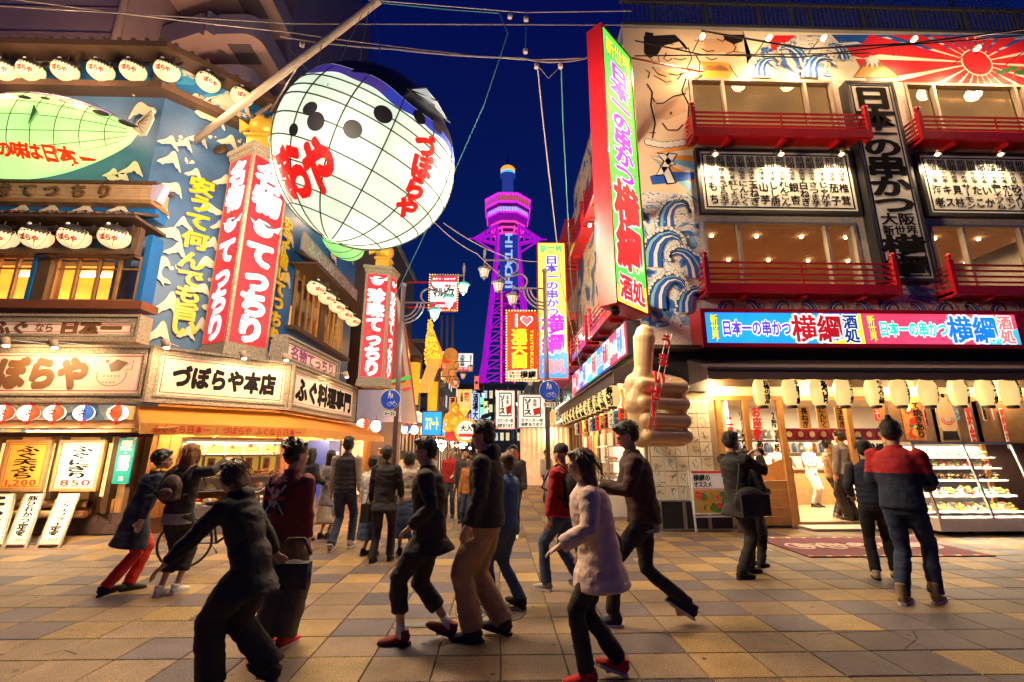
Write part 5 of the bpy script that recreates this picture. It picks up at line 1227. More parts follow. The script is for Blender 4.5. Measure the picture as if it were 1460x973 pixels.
# ---- the green fish on the wall
def fish_body(c,L,H,D,mat_b,name,parent,seg=28,rings=20):
 m=MB();prof=[]
 for i in range(rings+1):
  t=i/rings;r=(max(math.sin(math.pi*t**.78)**.62,.24 if t>.5 else 0))if 0<t<1 else .001;prof.append((max(r*(1-.18*t),.002),t))
 vs=[]
 for r,t in prof:
  for k in range(seg):
   a=2*math.pi*k/seg;yy=math.sin(a)*r;zz2=math.cos(a)*r
   vs.append(Vector(c)+Vector(((t-.5)*L,yy*D/2,zz2*H/2*(1.0 if zz2>0 else 1.05)+.06*H*(t-.4))))
 b0=len(m.v);m.v.extend(vs)
 for i in range(rings):
  for k in range(seg):
   m.f.append((i*seg+k,(i+1)*seg+k,(i+1)*seg+(k+1)%seg,i*seg+(k+1)%seg));a=2*math.pi*(k+.5)/seg;z_=math.cos(a)
   m.m.append(1 if z_>.93 else 2 if z_>.78 else 0);m.sm.append(True)
 return m
gf=thing('green_fish_lantern',FA_(SL(100,200,.5),.6,za_(100,255,.5)),'large glowing green pufferfish lantern on the blue wave wall','fish lantern')
GREENP_=lit('fish_green',(.52,1.0,.30),1.05);GPUR=lit('fish_lilac',(.55,.42,.75),.5);GBRN=mat('fish_back_brown',(.12,.07,.04),.5)
xl,xr=FA_.px(-60,195,.55)[0],FA_.px(200,195,.55)[0];zc_=za_(90,196,.55);Lf=xr-xl;Hf=za_(70,134,.55)-za_(70,256,.55)
gc=FA_((xl+xr)/2,.62,zc_)
fish_body(gc,Lf,Hf,1.15,None,'body',gf).build('body',[GREENP_,GBRN,GPUR],gf)
def surf_g(x,z):
 t=min(max((x-gc.x)/Lf+.5,.02),.98);r=math.sin(math.pi*t**.78)**.62*(1-.18*t);zz2=(z-gc.z-.06*Hf*(t-.4))/(Hf/2)/r
 return gc.y-math.sqrt(max(0,1-min(1,zz2*zz2)))*r*1.15/2-.05
for k in range(8):
 t=.1+k*.11;pts=[]
 for j in range(13):
  a=RD(12+156*j/12);r=math.sin(math.pi*t**.78)**.62*(1-.18*t);pts.append(gc+Vector(((t-.5)*Lf,-math.sin(a)*r*.58-.004,math.cos(a)*r*Hf/2*(1.02)+.06*Hf*(t-.4))))
 MB().tube(pts,.007,4,0,False).build('wire',DKWOOD,gf)
for a in(40,62,84,106,128,148):
 pts=[]
 for j in range(17):
  t=.03+.93*j/16;r=math.sin(math.pi*t**.78)**.62*(1-.18*t);pts.append(gc+Vector(((t-.5)*Lf,-math.sin(RD(a))*r*.58-.004,math.cos(RD(a))*r*Hf/2*1.02+.06*Hf*(t-.4))))
 MB().tube(pts,.007,4,0,False).build('wire',DKWOOD,gf)
for(u,v,rx,rz)in((46,147,.14,.055),(72,146,.10,.045),(98,148,.15,.06),(141,159,.15,.07),(173,168,.17,.07)):
 s,z=FA_.px(u,v,.95);c=FA_(s,.95,z);m=MB();m.poly3([(c.x+rx*math.cos(t),surf_g(c.x+rx*math.cos(t),c.z+rz*math.sin(t))-.01,c.z+rz*math.sin(t)-rx*.2*math.cos(t))for t in[i*math.pi/8 for i in range(16)]]);m.build('spot',PBLK,gf)
for ch,u in zip('の味は日本一',(3,22,40,60,80,102)):
 s,z=FA_.px(u,211,1.1);c=FA_(s,1.1,z);vs,fs=glyph(ch,.05);m=MB();m.add([Vector((c.x+(x-.5)*.30,surf_g(c.x+(x-.5)*.30,c.z+(y-.38)*.30)-.012,c.z+(y-.38)*.30))for x,y,z in vs],fs);m.build('letter',mat('red_glow_letter',(.8,.03,.01),.5,emit=(.9,.03,0),es=.7,sample=False),gf)
s,z=FA_.px(208,175,.55);c=FA_(s,.55,z);m=MB();m.prism([(c.x-.22,c.z-.16),(c.x-.18,c.z+.02),(c.x+.08,c.z+.36),(c.x+.16,c.z+.1),(c.x+.06,c.z-.32),(c.x-.1,c.z-.34)][::-1],c.y-.02,c.y+.02);m.build('tail_fin',CREST,gf)
for k in range(6):m=MB();m.beam((c.x-.15,c.y-.03,c.z-.05),(c.x+.1-.02*k,c.y-.03,c.z+.3-k*.12),.008,.008);m.build('fin_ray',DKWOOD,gf)
s,z=FA_.px(4,170,1.0);c=FA_(s,1.0,z);m=MB();m.ell((c.x,surf_g(c.x,c.z),c.z),(.12,.04,.14),14,8);m.build('eye',PBLK,gf);
m=MB();m.prism([(SL(42,178,1.15)-16,za_(42,178,1.15)),(SL(50,150,1.15)-16,za_(50,150,1.15)),(SL(55,158,1.15)-16,za_(55,160,1.15))],8.62,8.66);m.build('side_fin',mat('fin_green',(.1,.3,.1),.5),gf)
# ---- tall granite pillar boxes with red panels
RPAN=lit('red_panel',(1.0,.018,.028),1.3);LWH=lit('letter_white_soft',(1,.95,.95),1.05,sample=False)
def puff_icon(m,F,cs,cz,r,n):
 m.disc((cs,cz-r*.1),r,n,F,0,18,r*.8);m.sheet([(cs+r*.7,cz+.1*r),(cs+r*1.7,cz+r*.8),(cs+r*1.5,cz)],n,F,0);m.sheet([(cs-r*.7,cz+.2*r),(cs-r*1.4,cz+r*.5),(cs-r*.9,cz-.1*r)],n,F,0)
 m.sheet([(cs-r*.2,cz+r*.5),(cs+r*1.3,cz+r*.45),(cs+r*.3,cz+r*.1)][::-1],n+.004,F,1);m.disc((cs-r*.5,cz+r*.5),r*.22,n+.004,F,0,10)
def pillar_box(corner,a1,w1,a2,w2,z0,z1,segs,label,side_text=True,scale=1.):
 """corner: nearest vertical edge; face 1 to its left (heading a1), face 2 to its right (heading a2)"""
 F2=Fr(corner,a2);d1=Vector((math.cos(RD(a1)),math.sin(RD(a1)),0));F1=Fr((corner[0]-d1.x*w1,corner[1]-d1.y*w1),a1)
 ctr=F2.o+F2.r*w2/2-F2.n*w1/2;o=thing('pillar_sign',(ctr.x,ctr.y,z0),label,'sign')
 q=[F1(0,0,0),F2.o.copy(),F2(w2,0,0),F1(0,0,0)+F2.r*w2];e=.07
 def prism(za,zb,grow=0.,name='body',mm=GRAN):
  P=[p+(p-(q[0]+q[2])/2).normalized()*grow for p in q];m=MB();m.add([p+Vector((0,0,z))for z in(za,zb)for p in P],[(3,2,1,0),(4,5,6,7),(0,1,5,4),(1,2,6,5),(2,3,7,6),(3,0,4,7)]);return m.build(name,mm,o)
 prism(z0,z1);prism(z0-.10,z0,.06,'foot');prism(z0+.0,z0+.12,.035,'foot');prism(z1,z1+.10,.10,'capital');prism(z1-.12,z1,.04,'capital')
 for F,wd in((F1,w1),(F2,w2)):
  m=MB();m.box(e,wd-e,0,.015,z0+.2,z1-.2,F);pn=m.build('panel',RPAN,o);m=MB();H=z1-z0-.4;T=z1-.2
  for t,f0,f1,ws in segs:
   if t=='@':puff_icon(m,F,wd/2,T-H*(f0+f1)/2,(wd-2*e)*.3,.019)
   else:m.text_v(t,wd/2,T-H*f0,T-H*f1,(wd-2*e)*ws,.019,F,0,.07)
  m.build('lettering',[LWH,mat('icon_grey',(.1,.1,.14),.5)],pn)
 return o,ctr
cb=atY(343,340,9.9);zt_b,zb_b=atY(352,208,9.9).z,atY(334,498,9.9).z
_,ctr1=pillar_box((cb.x,cb.y),-30,.92,60,.98,zb_b,zt_b,[('名物',.02,.30,.85),('@',.33,.43,1),('てっちり',.46,.99,.85)],'tall granite framed box sign with two red faces on the restaurant corner')
cb2=atY(556,400,14.6);cbl=atY(520,400,14.3);zt2,zb2=atY(536,380,14.3).z,atY(536,545,14.3).z
_,ctr2=pillar_box((cb2.x,cb2.y),12,(cb2-cbl).length*.97,80,.6,zb2,zt2,[('@',.0,.12,1),('珍味てっちり',.15,.99,.85)],'slimmer granite framed red box sign farther down the street side')
GOLD=mat('gold_figure',(.75,.42,.05),.35,.3,var=.2,emit=(1,.5,.05),es=.15)
for(c,z,label,s_)in((ctr1,zt_b+.1,'gold pufferfish figure on a post above the big corner box sign',1.0),(ctr2,zt2+.1,'gold pufferfish figure on top of the slimmer red box sign',.8)):
 o=thing('fish_figure',(c.x,c.y,z),label,'figure');m=MB();m.box(c.x-.28*s_,c.x+.28*s_,c.y-.28*s_,c.y+.28*s_,z,z+.45*s_);m.box(c.x-.34*s_,c.x+.34*s_,c.y-.34*s_,c.y+.34*s_,z+.45*s_,z+.52*s_);m.build('pedestal',GOLD,o)
 m=MB();m.ell((c.x,c.y,z+.86*s_),(.40*s_,.36*s_,.34*s_),16,10);m.prism([(c.x-.36*s_,z+.9*s_),(c.x-.7*s_,z+1.15*s_),(c.x-.65*s_,z+.75*s_)],c.y-.03,c.y+.03);m.build('body',GOLD,o)
 for dx in(-.18,.14):m=MB();m.ell((c.x+dx*s_,c.y-.3*s_,z+1.0*s_),(.07*s_,.05*s_,.07*s_),8,6);m.build('eye',PBLK,o)
# ---- street side: little roof, lanterns, windows
zr2=c_(440,372,.6)[1]
m=MB();s0_,s1_=.75,6.0;m.add([FC(s0_,.1,zr2+.35),FC(s1_,.1,zr2+.35),FC(s1_,.8,zr2),FC(s0_,.8,zr2)],[(3,2,1,0)]);m.box(s0_,s1_,.05,.8,zr2-.06,zr2-.01,FC)
x=s0_+.1
while x<s1_:m.tube([FC(x,.8,zr2+.03),FC(x,.1,zr2+.38)],.04,6);x+=.2
m.build('small_roof',EAVE,lbx)
m=MB();m.box(s0_,s1_,.3,.36,zr2+.38,zr2+.95,FC);m.build('ledge_board',mat('ledge_grey',(.35,.28,.30),.5),lbx)
m=MB();m.text_h('ふぐちりてっちり',s0_+.3,s1_-.3,zr2+.66,.42,.37,FC,0,.06,.04);m.build('ledge_lettering',mat('ledge_letter_steel',(.55,.5,.55),.35,.4),lbx)
for k in range(5):
 u,v=((452,404),(467,419),(481,431),(493,441),(504,450))[k];s=.95+k*1.02;z=c_(u,v,.6)[1]
 s,z=c_(u,v,.6);puffer(FC(s,.6,zr2-.55),f'pufferfish lantern on the street side above the windows, {ORD[k]} from the corner','pufferfish lanterns on the street side',RD(40),1.0)
m=MB();m.box(1.0,5.8,-2.1,-2.0,ZC0-.3,ZC1+.5,FC);m.build('side_room',GLOW,lbx)
for k in range(2):lamp('AREA','upstairs_light',FC(2.2+k*2,-1,ZC1+.3),40,(1,.6,.2),1.,lbx)
shoji(FC,1.25,3.1,ZC0-.05,ZC1+.33,.06,4);shoji(FC,3.6,5.5,ZC0-.05,ZC1+.33,.06,4)
m=MB();m.box(3.12,3.55,-.1,.12,ZC0-.1,ZC1+.34,FC);m.build('post',DKWOOD,lbx);m=MB();m.box(1.0,5.9,0,.3,ZC0-.2,ZC0-.08,FC);m.build('sill',EAVE,lbx)
# ---- round red and white lanterns over the entrance
LRW=[lit('round_white',(1,.86,.66),2.2),mat('round_red',(.7,.05,.02),.5,emit=(1,.12,.03),es=.7),mat('round_blue',(.03,.12,.5),.5,emit=(.05,.2,.8),es=.4)]
def round_lantern_proto(c2=1):
 o=bpy.data.objects.new('round_lantern',None);COL.objects.link(o);R_=.145
 m=MB();m.lathe([(max(R_*math.sin(math.pi*i/12),.05),-R_*.92*math.cos(math.pi*i/12))for i in range(13)],(0,0,0),16,0,True,None,lambda i,k:c2 if k%8 in(5,6,7)else 0);b=m.build('shade',LRW);b.parent=o
 m=MB();m.lathe([(.06,.125),(.06,.15)],(0,0,0),12);m.lathe([(.05,-.155),(.05,-.13)],(0,0,0),12);m.tube([(0,0,.15),(0,0,.24)],.006,5);b=m.build('cap',RED);b.parent=o
 m=MB();m.tube([(0,0,-.15),(0,0,-.27)],[.006,.022],6);b=m.build('tassel',RED);b.parent=o
 m=MB()
 for i,ch in enumerate('ふぐ'):
  vs,fs=glyph(ch,.05);m.add([Vector((math.sin((x-.5)*.7+.25)*(R_+.003)*math.cos(.35-i*.6+(y-.38)*.6),-math.cos((x-.5)*.7+.25)*(R_+.003)*math.cos(.35-i*.6+(y-.38)*.6),(R_*.94)*math.sin(.32-i*.6+(y-.38)*.6)))for x,y,z in vs],fs)
 b=m.build('lettering',INK);b.parent=o;return o
RL=[round_lantern_proto(1),round_lantern_proto(2)];rlu=[0,0]
def rlantern(p,label,group,t=0,sc=1.,rz=0):
 o=RL[t]if not rlu[t]else copy_tree(RL[t]);rlu[t]=1;o.location=p;o.scale=(sc,)*3;o.rotation_euler=(0,0,rz);return tag(o,label,'lantern',group)
for k,u in enumerate((-32,5,41,78,120,168)):
 s,z=FA_.px(u,589,.95);rlantern(FA_(s,.95,z),f'glowing round red and white lantern above the entrance roof, {ORD[k]} from the left','round lanterns above the entrance roof',k%5==4,1.08,rnd.uniform(-.5,.5))
 lamp('POINT','lantern_light',FA_(s,1.12,z-.3),14,(1,.6,.28),.1,lbx)
# ---- entrance front under the boards: painted wall strip, shingle roof, timber front
m=MB();zz0=zc0-.02;m.box(-4,16+LXA+.7,.02,.4,zz0-.55,zc0+.0,FA_);m.build('painted_strip',ukiyo('strip_print',[(0,(.10,.30,.55)),(.42,(.35,.5,.6)),(.5,(.75,.62,.42))],1.2,5,width=.06),lbx)
zs1=FA_.px(100,597,.9)[1];zs0_=FA_.px(100,610,1.25)[1];x=-4;xe=SL(222,605,1.2)
k=0;SHN=mat('roof_shingle_wood',(.50,.26,.09),.6,var=.3,scale=6,bump=.2,rand=.25)
while x<xe:
 for j in range(2):
  n_a,n_b=.35+j*.42,.85+j*.42;za2,zb2_=zs1-.0-j*(zs1-zs0_)/2,zs1-(j+1)*(zs1-zs0_)/2-.03
  x0=x+(.2 if j else 0);m=MB();m.add([FA_(x0,n_a,za2+.02),FA_(x0+.39,n_a,za2+.02),FA_(x0+.39,n_b,zb2_+.02),FA_(x0,n_b,zb2_+.02),FA_(x0,n_a,za2),FA_(x0+.39,n_a,za2),FA_(x0+.39,n_b,zb2_),FA_(x0,n_b,zb2_)],[(3,2,1,0),(4,5,6,7),(3,7,6,2),(0,3,7,4),(1,5,6,2)]);
  if x0>2.5:m.build('shingle',SHN,lbx)
 x+=.41
m=MB();m.box(-4,xe,1.1,1.2,zs0_-.16,zs0_-.08,FA_);m.build('gutter_beam',DKWOOD,lbx)
sx_=lambda u,n=0:SL(u,680,n)
m=MB();m.box(-4,16+LXA+.9,-.12,-.1,.42,zz0,FA_);m.build('front_wall',mat('entrance_back',(.50,.28,.10),.6,var=.2,emit=(1,.5,.12),es=.12),lbx)
x=3.2;zpk=FA_.px(100,712,0)[1]
while x<16+LXA+.85:
 m=MB();m.box(x,x+.118,-.1,.0+rnd.uniform(-.004,.004),.38,zpk,FA_);m.build('wall_plank',ORWOOD,lbx);x+=.125
BRK=mat('dark_brick',(.10,.055,.045),.7,var=.3,bump=.3,rand=.3);x=3.2
for j in range(2):
 x=3.2+(.12 if j else 0)
 while x<16+LXA+.85:m=MB();m.box(x,x+.235,-.1,.03,.02+j*.18,.19+j*.18,FA_);m.build('brick',BRK,lbx);x+=.245
m=MB();m.box(3,16+LXA+.9,-.1,.012,0,.40,FA_);m.build('footing',GROUT,lbx)
for u in(-10,10,64,80,142,162,190):m=MB();s=sx_(u);m.box(s-.05,s+.05,-.08,.10,.40,zs0_,FA_);m.build('front_post',DKWOOD if u!=64 else MIDWOOD,lbx)
for z in(zpk,zpk+.0):m=MB();m.tube([FA_(3,.12,z-.08),FA_(sx_(142),.12,z-.08)],.07,10);m.build('log_rail',mat('log_wood',(.42,.22,.09),.5,var=.3,scale=8,bump=.2),lbx)
m=MB();m.tube([FA_(3,.16,z-.26),FA_(sx_(142),.16,z-.26)],.07,10);m.build('log_rail',MATS['log_wood'],lbx)
PGLOW=mat('paper_screen',(.8,.6,.3),.6,emit=(1,.68,.25),es=1.0)
for(u0,u1)in((-8,8),(66,79),(148,160)):m=MB();m.box(sx_(u0),sx_(u1),-.02,.02,zpk+.05,zs0_-.25,FA_);m.build('paper_screen',PGLOW,lbx)
m=MB();s0t,zt_t=FA_.px(48,621,.85);s1t=FA_.px(142,621,.85)[0];m.tube([FA_(s0t,.85,zt_t),FA_(s1t,.85,zt_t)],.03,8);ft=thing('tube_lamp',FA_(s0t,.85,zt_t),'white fluorescent tube lamp under the shingle roof','lamp');m.build('tube',TUBEL,ft);m=MB();m.box(s0t-.1,s1t+.1,.8,.9,zt_t+.035,zt_t+.09,FA_);m.build('fitting',WHITE,ft)
lamp('AREA','tube_light',FA_((s0t+s1t)/2,.85,zt_t-.05),50,(1,.86,.62),1.2,ft,sy=.1)
def wood_sign(u0,v0,u1,v1,n,txt,price,label,bg,ink2):
 a,b,c,d=rectpx(FA_,u0,v0,u1,v1,n);o=thing('menu_sign',FA_((a+b)/2,n,c),label,'sign');fr=MB()
 fr.box(a-.06,a,n-.04,n+.03,c-.06,d+.06,FA_);fr.box(b,b+.06,n-.04,n+.03,c-.06,d+.06,FA_);fr.box(a,b,n-.04,n+.03,d,d+.06,FA_);fr.box(a,b,n-.04,n+.03,c-.06,c,FA_);fr.build('frame',MATS['log_wood'],o)
 p=MB();p.box(a,b,n-.03,n,c,d,FA_);p.build('panel',bg,o)
 m=MB();m.box(a+.02,b-.02,n,n+.003,d-.032,d-.02,FA_,1);m.box(a+.02,b-.02,n,n+.003,c+.02,c+.032,FA_,1);m.box(a+.02,a+.032,n,n+.003,c+.032,d-.032,FA_,1);m.box(b-.032,b-.02,n,n+.003,c+.032,d-.032,FA_,1)
 m.text_v(txt,(a+b)/2,d-.05,c+.17,(b-a)*.62,n+.004,FA_,0,.04);m.text_h(price,a+.07,b-.07,c+.10,.15,n+.004,FA_,1,.02);m.build('lettering',[INK,ink2],o)
CPAP=mat('sign_cream',(.82,.74,.58),.5,var=.04,emit=(1,.8,.5),es=.2);OPAP=mat('sign_orange',(.75,.35,.05),.5,var=.08,emit=(1,.45,.05),es=.3)
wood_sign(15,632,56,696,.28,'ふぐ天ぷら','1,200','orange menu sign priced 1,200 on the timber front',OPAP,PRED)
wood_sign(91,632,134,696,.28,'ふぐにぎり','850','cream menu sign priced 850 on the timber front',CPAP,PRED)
TEAL=mat('teal_sign',(.0,.22,.20),.5,var=.05,emit=(0,.5,.42),es=.12)
a,b,c,d=rectpx(FA_,171,625,183,690,.16);o=thing('teal_sign',FA_(a,.16,c),'narrow teal vertical sign right of the cream menu sign','sign');m=MB();m.box(a,b,.13,.16,c,d,FA_);m.build('panel',TEAL,o);m=MB();m.text_v('喫煙・禁煙席 5',(a+b)/2,d-.04,c+.05,(b-a)*.7,.164,FA_,0,.03);m.build('lettering',WHITE,o)
for(u0,vt,u1,u2,vb,u3,txt,price,nm)in((-28,703,24,-50,778,2,'天丼','900','leftmost leaning menu board, cut off by the left edge'),(36,703,66,8,778,34,'豚ひれかつ定食','1,000','leaning menu board priced 1,000, middle one of three'),(86,703,115,54,778,82,'ミックスフライ定食','1,300','leaning menu board priced 1,300, nearest the two women')):
 pb_=atG((u2+u3)/2,782);w_=(atY(u3,740,pb_.y).x-atY(u2,740,pb_.y).x);yt=LY_-.25;tp=atY((u0+u1)/2,vt,yt)
 o=thing('leaning_menu_board',(pb_.x,pb_.y,0),nm+', in front of the timber front','menu board','leaning menu boards');ax=(tp-pb_);Ln=ax.length;up=ax.normalized();nrm=Vector((1,0,0)).cross(up);nrm=nrm if nrm.y<0 else-nrm
 FT_=lambda s,n,z,pb_=pb_,up=up,nrm=nrm:Vector(pb_)+Vector((s,0,0))+nrm*n+up*z
 fr=MB()
 for s in(-w_/2-.035,w_/2):fr.box(s,s+.035,-.02,.02,-.08,Ln,FT_)
 fr.box(-w_/2,w_/2,-.02,.02,Ln-.035,Ln,FT_);fr.box(-w_/2,w_/2,-.02,.02,.06,.095,FT_);fr.build('frame',mat('granite_trim',(.3,.24,.18),.7,var=.6,scale=40),o)
 p=MB();p.box(-w_/2,w_/2,-.01,.008,.095,Ln-.035,FT_);p.build('panel',CPAP,o);m=MB()
 for s in(-w_/2+.02,w_/2-.03):m.box(s,s+.01,.008,.011,.13,Ln-.07,FT_,1)
 m.box(-w_/2+.03,w_/2-.03,.008,.011,Ln-.08,Ln-.07,FT_,1);m.box(-w_/2+.03,w_/2-.03,.008,.011,.13,.14,FT_,1)
 m.text_v(txt,0,Ln-.1,.30,w_*.62,.012,FT_,0,.04);m.text_h(price,-w_/2+.05,w_/2-.05,.20,.10,.012,FT_,1,.02);m.build('lettering',[INK,PRED],o)
# ---- orange awning round the corner
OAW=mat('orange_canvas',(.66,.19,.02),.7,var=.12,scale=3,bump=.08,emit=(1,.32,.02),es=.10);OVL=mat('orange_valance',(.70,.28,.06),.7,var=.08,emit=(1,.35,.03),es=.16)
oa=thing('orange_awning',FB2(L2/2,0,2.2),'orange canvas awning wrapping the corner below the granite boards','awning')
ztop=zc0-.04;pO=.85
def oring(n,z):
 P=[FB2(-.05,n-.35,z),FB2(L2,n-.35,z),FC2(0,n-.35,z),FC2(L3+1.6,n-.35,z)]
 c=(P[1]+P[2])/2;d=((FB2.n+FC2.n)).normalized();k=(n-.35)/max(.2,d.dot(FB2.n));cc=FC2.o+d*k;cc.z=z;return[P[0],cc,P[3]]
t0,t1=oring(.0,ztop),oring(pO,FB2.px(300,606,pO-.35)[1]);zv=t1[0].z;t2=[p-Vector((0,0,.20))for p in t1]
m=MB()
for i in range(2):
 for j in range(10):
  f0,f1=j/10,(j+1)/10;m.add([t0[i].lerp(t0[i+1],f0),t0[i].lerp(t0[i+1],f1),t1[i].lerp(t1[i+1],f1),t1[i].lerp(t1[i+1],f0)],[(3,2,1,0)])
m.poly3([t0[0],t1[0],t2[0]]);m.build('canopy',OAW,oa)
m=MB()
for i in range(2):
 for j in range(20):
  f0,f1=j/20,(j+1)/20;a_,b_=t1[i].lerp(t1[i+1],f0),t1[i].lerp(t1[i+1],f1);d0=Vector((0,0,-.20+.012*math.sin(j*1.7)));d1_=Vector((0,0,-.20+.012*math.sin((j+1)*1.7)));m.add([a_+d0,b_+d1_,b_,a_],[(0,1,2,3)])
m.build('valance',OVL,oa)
FV=Fr((t1[0].x,t1[0].y),math.degrees(math.atan2(t1[1].y-t1[0].y,t1[1].x-t1[0].x)));LV_=(t1[1]-t1[0]).length
m=MB();m.text_h('ふぐなら日本一 / づぼらや ふぐなら日本一',.15,LV_-.1,zv-.10,.15,.012,FV,0,.02);m.build('lettering',PRED,oa)
for i,f in((0,.02),(0,.5),(1,.02),(1,.5),(1,.9)):
 p=t1[i].lerp(t1[i+1],f);q_=t0[i].lerp(t0[i+1],f);m=MB();m.tube([p+Vector((0,0,-.02)),q_+Vector((0,0,-.65))],.015,6);m.build('arm',WHITE,oa)
# ---- wall, counter and food photo case under the orange awning
FS3=Fr((FB2(.45,-.75,0).x,FB2(.45,-.75,0).y),44);L4=L2-.25
e4=FS3(L4,0,0);FS4=Fr((e4.x,e4.y),88);L5=YCE-e4.y
for F,L in((FS3,L4),(FS4,L5)):
 x=0;m=MB();m.box(-.1,L,-.2,-.12,0,ztop+.1,F);m.build('under_awning_wall',MIDWOOD,lbx)
 while x<L:
  m=MB();m.box(x,x+.19,-.12,-.09+rnd.uniform(-.005,.005),.3,ztop,F);m.build('wall_plank',ORWOOD,lbx);x+=.2
fc=thing('food_photo_case',FS3(L4*.6,.3,0),'lit steel case with food photographs above trays of plastic food under the orange awning','display case')
ca,cb_=FS3.px(262,650,.25)[0],FS3.px(405,650,.25)[0];zc1_=FS3.px(330,628,.3)[1]
m=MB();m.box(ca,cb_,-.08,-.04,.75,zc1_,FS3);m.build('back_panel',mat('steel_back',(.6,.55,.5),.35,.5),fc);m=MB();m.box(ca,cb_,-.08,.75,.0,.52,FS3);m.build('base',STEEL,fc)
m=MB();m.box(ca,cb_,-.08,.55,zc1_,zc1_+.05,FS3);m.build('top_panel',STEEL,fc);m=MB();m.tube([FS3(ca+.05,.12,zc1_-.05),FS3(cb_-.05,.12,zc1_-.05)],.014,6);m.build('strip_light',lit('photo_strip',(1,.8,.5),3,sample=False),fc)
lamp('AREA','case_light',FS3((ca+cb_)/2,.3,zc1_-.06),24,(1,.85,.6),cb_-ca,fc,sy=.1,rot=(0,0,RD(44)))
for z in(.53,.80,1.05,1.50):m=MB();m.box(ca,cb_,-.05,.68-z*.22,z-.02,z,FS3);m.build('shelf',CHROME,fc)
yp=mat('photo_card_yellow',(.80,.50,.06),.5,emit=(1,.6,.08),es=.35)
for row,(z0,z1)in enumerate(((1.55,zc1_-.12),(1.09,1.46))):
 for k in range(5):
  a=ca+.08+k*(cb_-ca-.1)/5;b=a+(cb_-ca-.1)/5-.06;m=MB();m.box(a,b,-.03,-.015,z0,z1,FS3);c1=m.build('photo_card',yp,fc);m=MB();m.box(a+.04,b-.12,-.015,-.011,z0+.09,z1-.03,FS3);
  for i in range(12):m.disc((rnd.uniform(a+.1,b-.18),rnd.uniform(z0+.14,z1-.08)),rnd.uniform(.02,.045),-.009+i*.0006,FS3,1+i%3,8)
  m.box(a+.05,b-.13,-.015,-.010,z0+.02,z0+.07,FS3,1);m.build('picture',[CREAM,FOODS[0],FOODS[5],FOODS[1]],c1)
for j,(z,nn)in enumerate(((.53,.5),(.80,.4),(1.05,.3))):
 for k in range(6):
  p=FS3(ca+.2+k*(cb_-ca-.4)/5,nn,z+.01);food_plate(j==0,80+j*7+k,f'food plate in the case under the orange awning, {("bottom", "second", "third")[j]} shelf, {ORD[k]} from left',p,RD(10),'food replicas under the orange awning')
for F,s,e_ in((FS3,.4,60),(FS3,L4-.6,60),(FS4,1.2,60),(FS4,3.6,60),(FS4,5.8,50)):lamp('POINT','awning_fill_light',F(s,.5,ztop-.42),e_*.8,(1,.54,.2),.1,oa)  # added point lights under the orange awning, standing in for its lamps
fr_=thing('drinks_fridge',FS4(L5*.52,.2,0),'blue and white drinks machine under the orange awning behind the women','drinks machine')
m=MB();m.box(1.5,2.3,-.05,.5,.05,1.85,FS4);m.build('body',mat('machine_blue',(.03,.08,.4),.4,emit=(.05,.15,.9),es=.25),fr_);m=MB();m.box(1.55,2.25,.5,.51,1.0,1.55,FS4);m.build('window',mat('machine_glow',(.8,.8,.8),.4,emit=(.8,.9,1),es=1.),fr_)
m=MB();
for r_i in range(2):
 for k in range(6):m.box(1.58+k*.11,1.65+k*.11,.51,.53,1.08+r_i*.22,1.22+r_i*.22,FS4,k%3)
m.build('bottles',[PRED,GREENP,ORANGE],fr_)
for k in range(3):
 a=2.7+k*1.15;m=MB();m.box(a,a+.95,-.08,-.02,.1,2.0,FS4);m.build('shop_door',[PGLOW,mat('door_dark',(.06,.05,.05),.3),PGLOW][k],lbx);m=MB();m.box(a+.45,a+.5,-.02,.0,.1,2.0,FS4);m.build('door_bar',STEEL,lbx)
# ---- the pole and the great pufferfish lantern
GY=8.0;gcx=atY(523,222,GY);GR=Vector((1.68,1.68,1.68));gcx=atY(523,231,GY)
pA_,pB_=atY(279,200,10.3),atY(538,2,8.2);pd=(pB_-pA_).normalized()
po=thing('hanging_pole',pA_,'thick pale steel pole slanting up from the corner wall to carry the great fish','pole')
MB().tube([pA_-pd*.1,pB_+pd*.05],.085,14).build('tube',mat('pole_paint',(.60,.46,.36),.45,var=.1),po)
m=MB();m.tube([atY(397,140,11.2),atY(356,172,11.0),pA_.lerp(pB_,.3)],.05,8);m.build('strut',MATS['pole_paint'],po)
m=MB();m.tube([atY(385,160,10.6),pA_.lerp(pB_,.62)],.02,6);m.build('stay',STEEL,po)
m=MB();m.lathe([(.001,-.06),(.16,-.06),(.18,0),(.12,.02),(.001,.02)],FB(FB.px(312,215)[0],.1,FB.px(312,215)[1]),14,M=Matrix.Rotation(RD(70),3,'X'));m.build('wall_socket',DKWOOD,po)
big=thing('great_pufferfish_lantern',gcx-Vector((0,0,GR.z)),'giant glowing white pufferfish balloon lantern with black back and red lettering over the plaza','fish lantern')
BIGW=lit('fish_white',(.86,1.0,.76),.86,base=.4);BIGK=mat('fish_black',(.02,.018,.022),.4,var=.3,bump=.1,bscale=6)
t=BIGW.node_tree;em=t.nodes['Principled BSDF']
BIGP=mat('fish_purple',(.16,.08,.42),.5,var=.25,scale=2,emit=(.22,.12,.85),es=.2);BIGB=mat('fish_blue',(.05,.07,.6),.5,var=.2,scale=2,emit=(.08,.12,1.0),es=.3)
CAX=Vector((.42,-.16,1)).normalized()
def gpt(d,k=1.0):d=Vector(d).normalized();return gcx+Vector((d.x*GR.x,d.y*GR.y,d.z*GR.z))*k
m=MB();SEG,RNG=72,48;M=CAX.to_track_quat('Z','Y').to_matrix();vs=[]
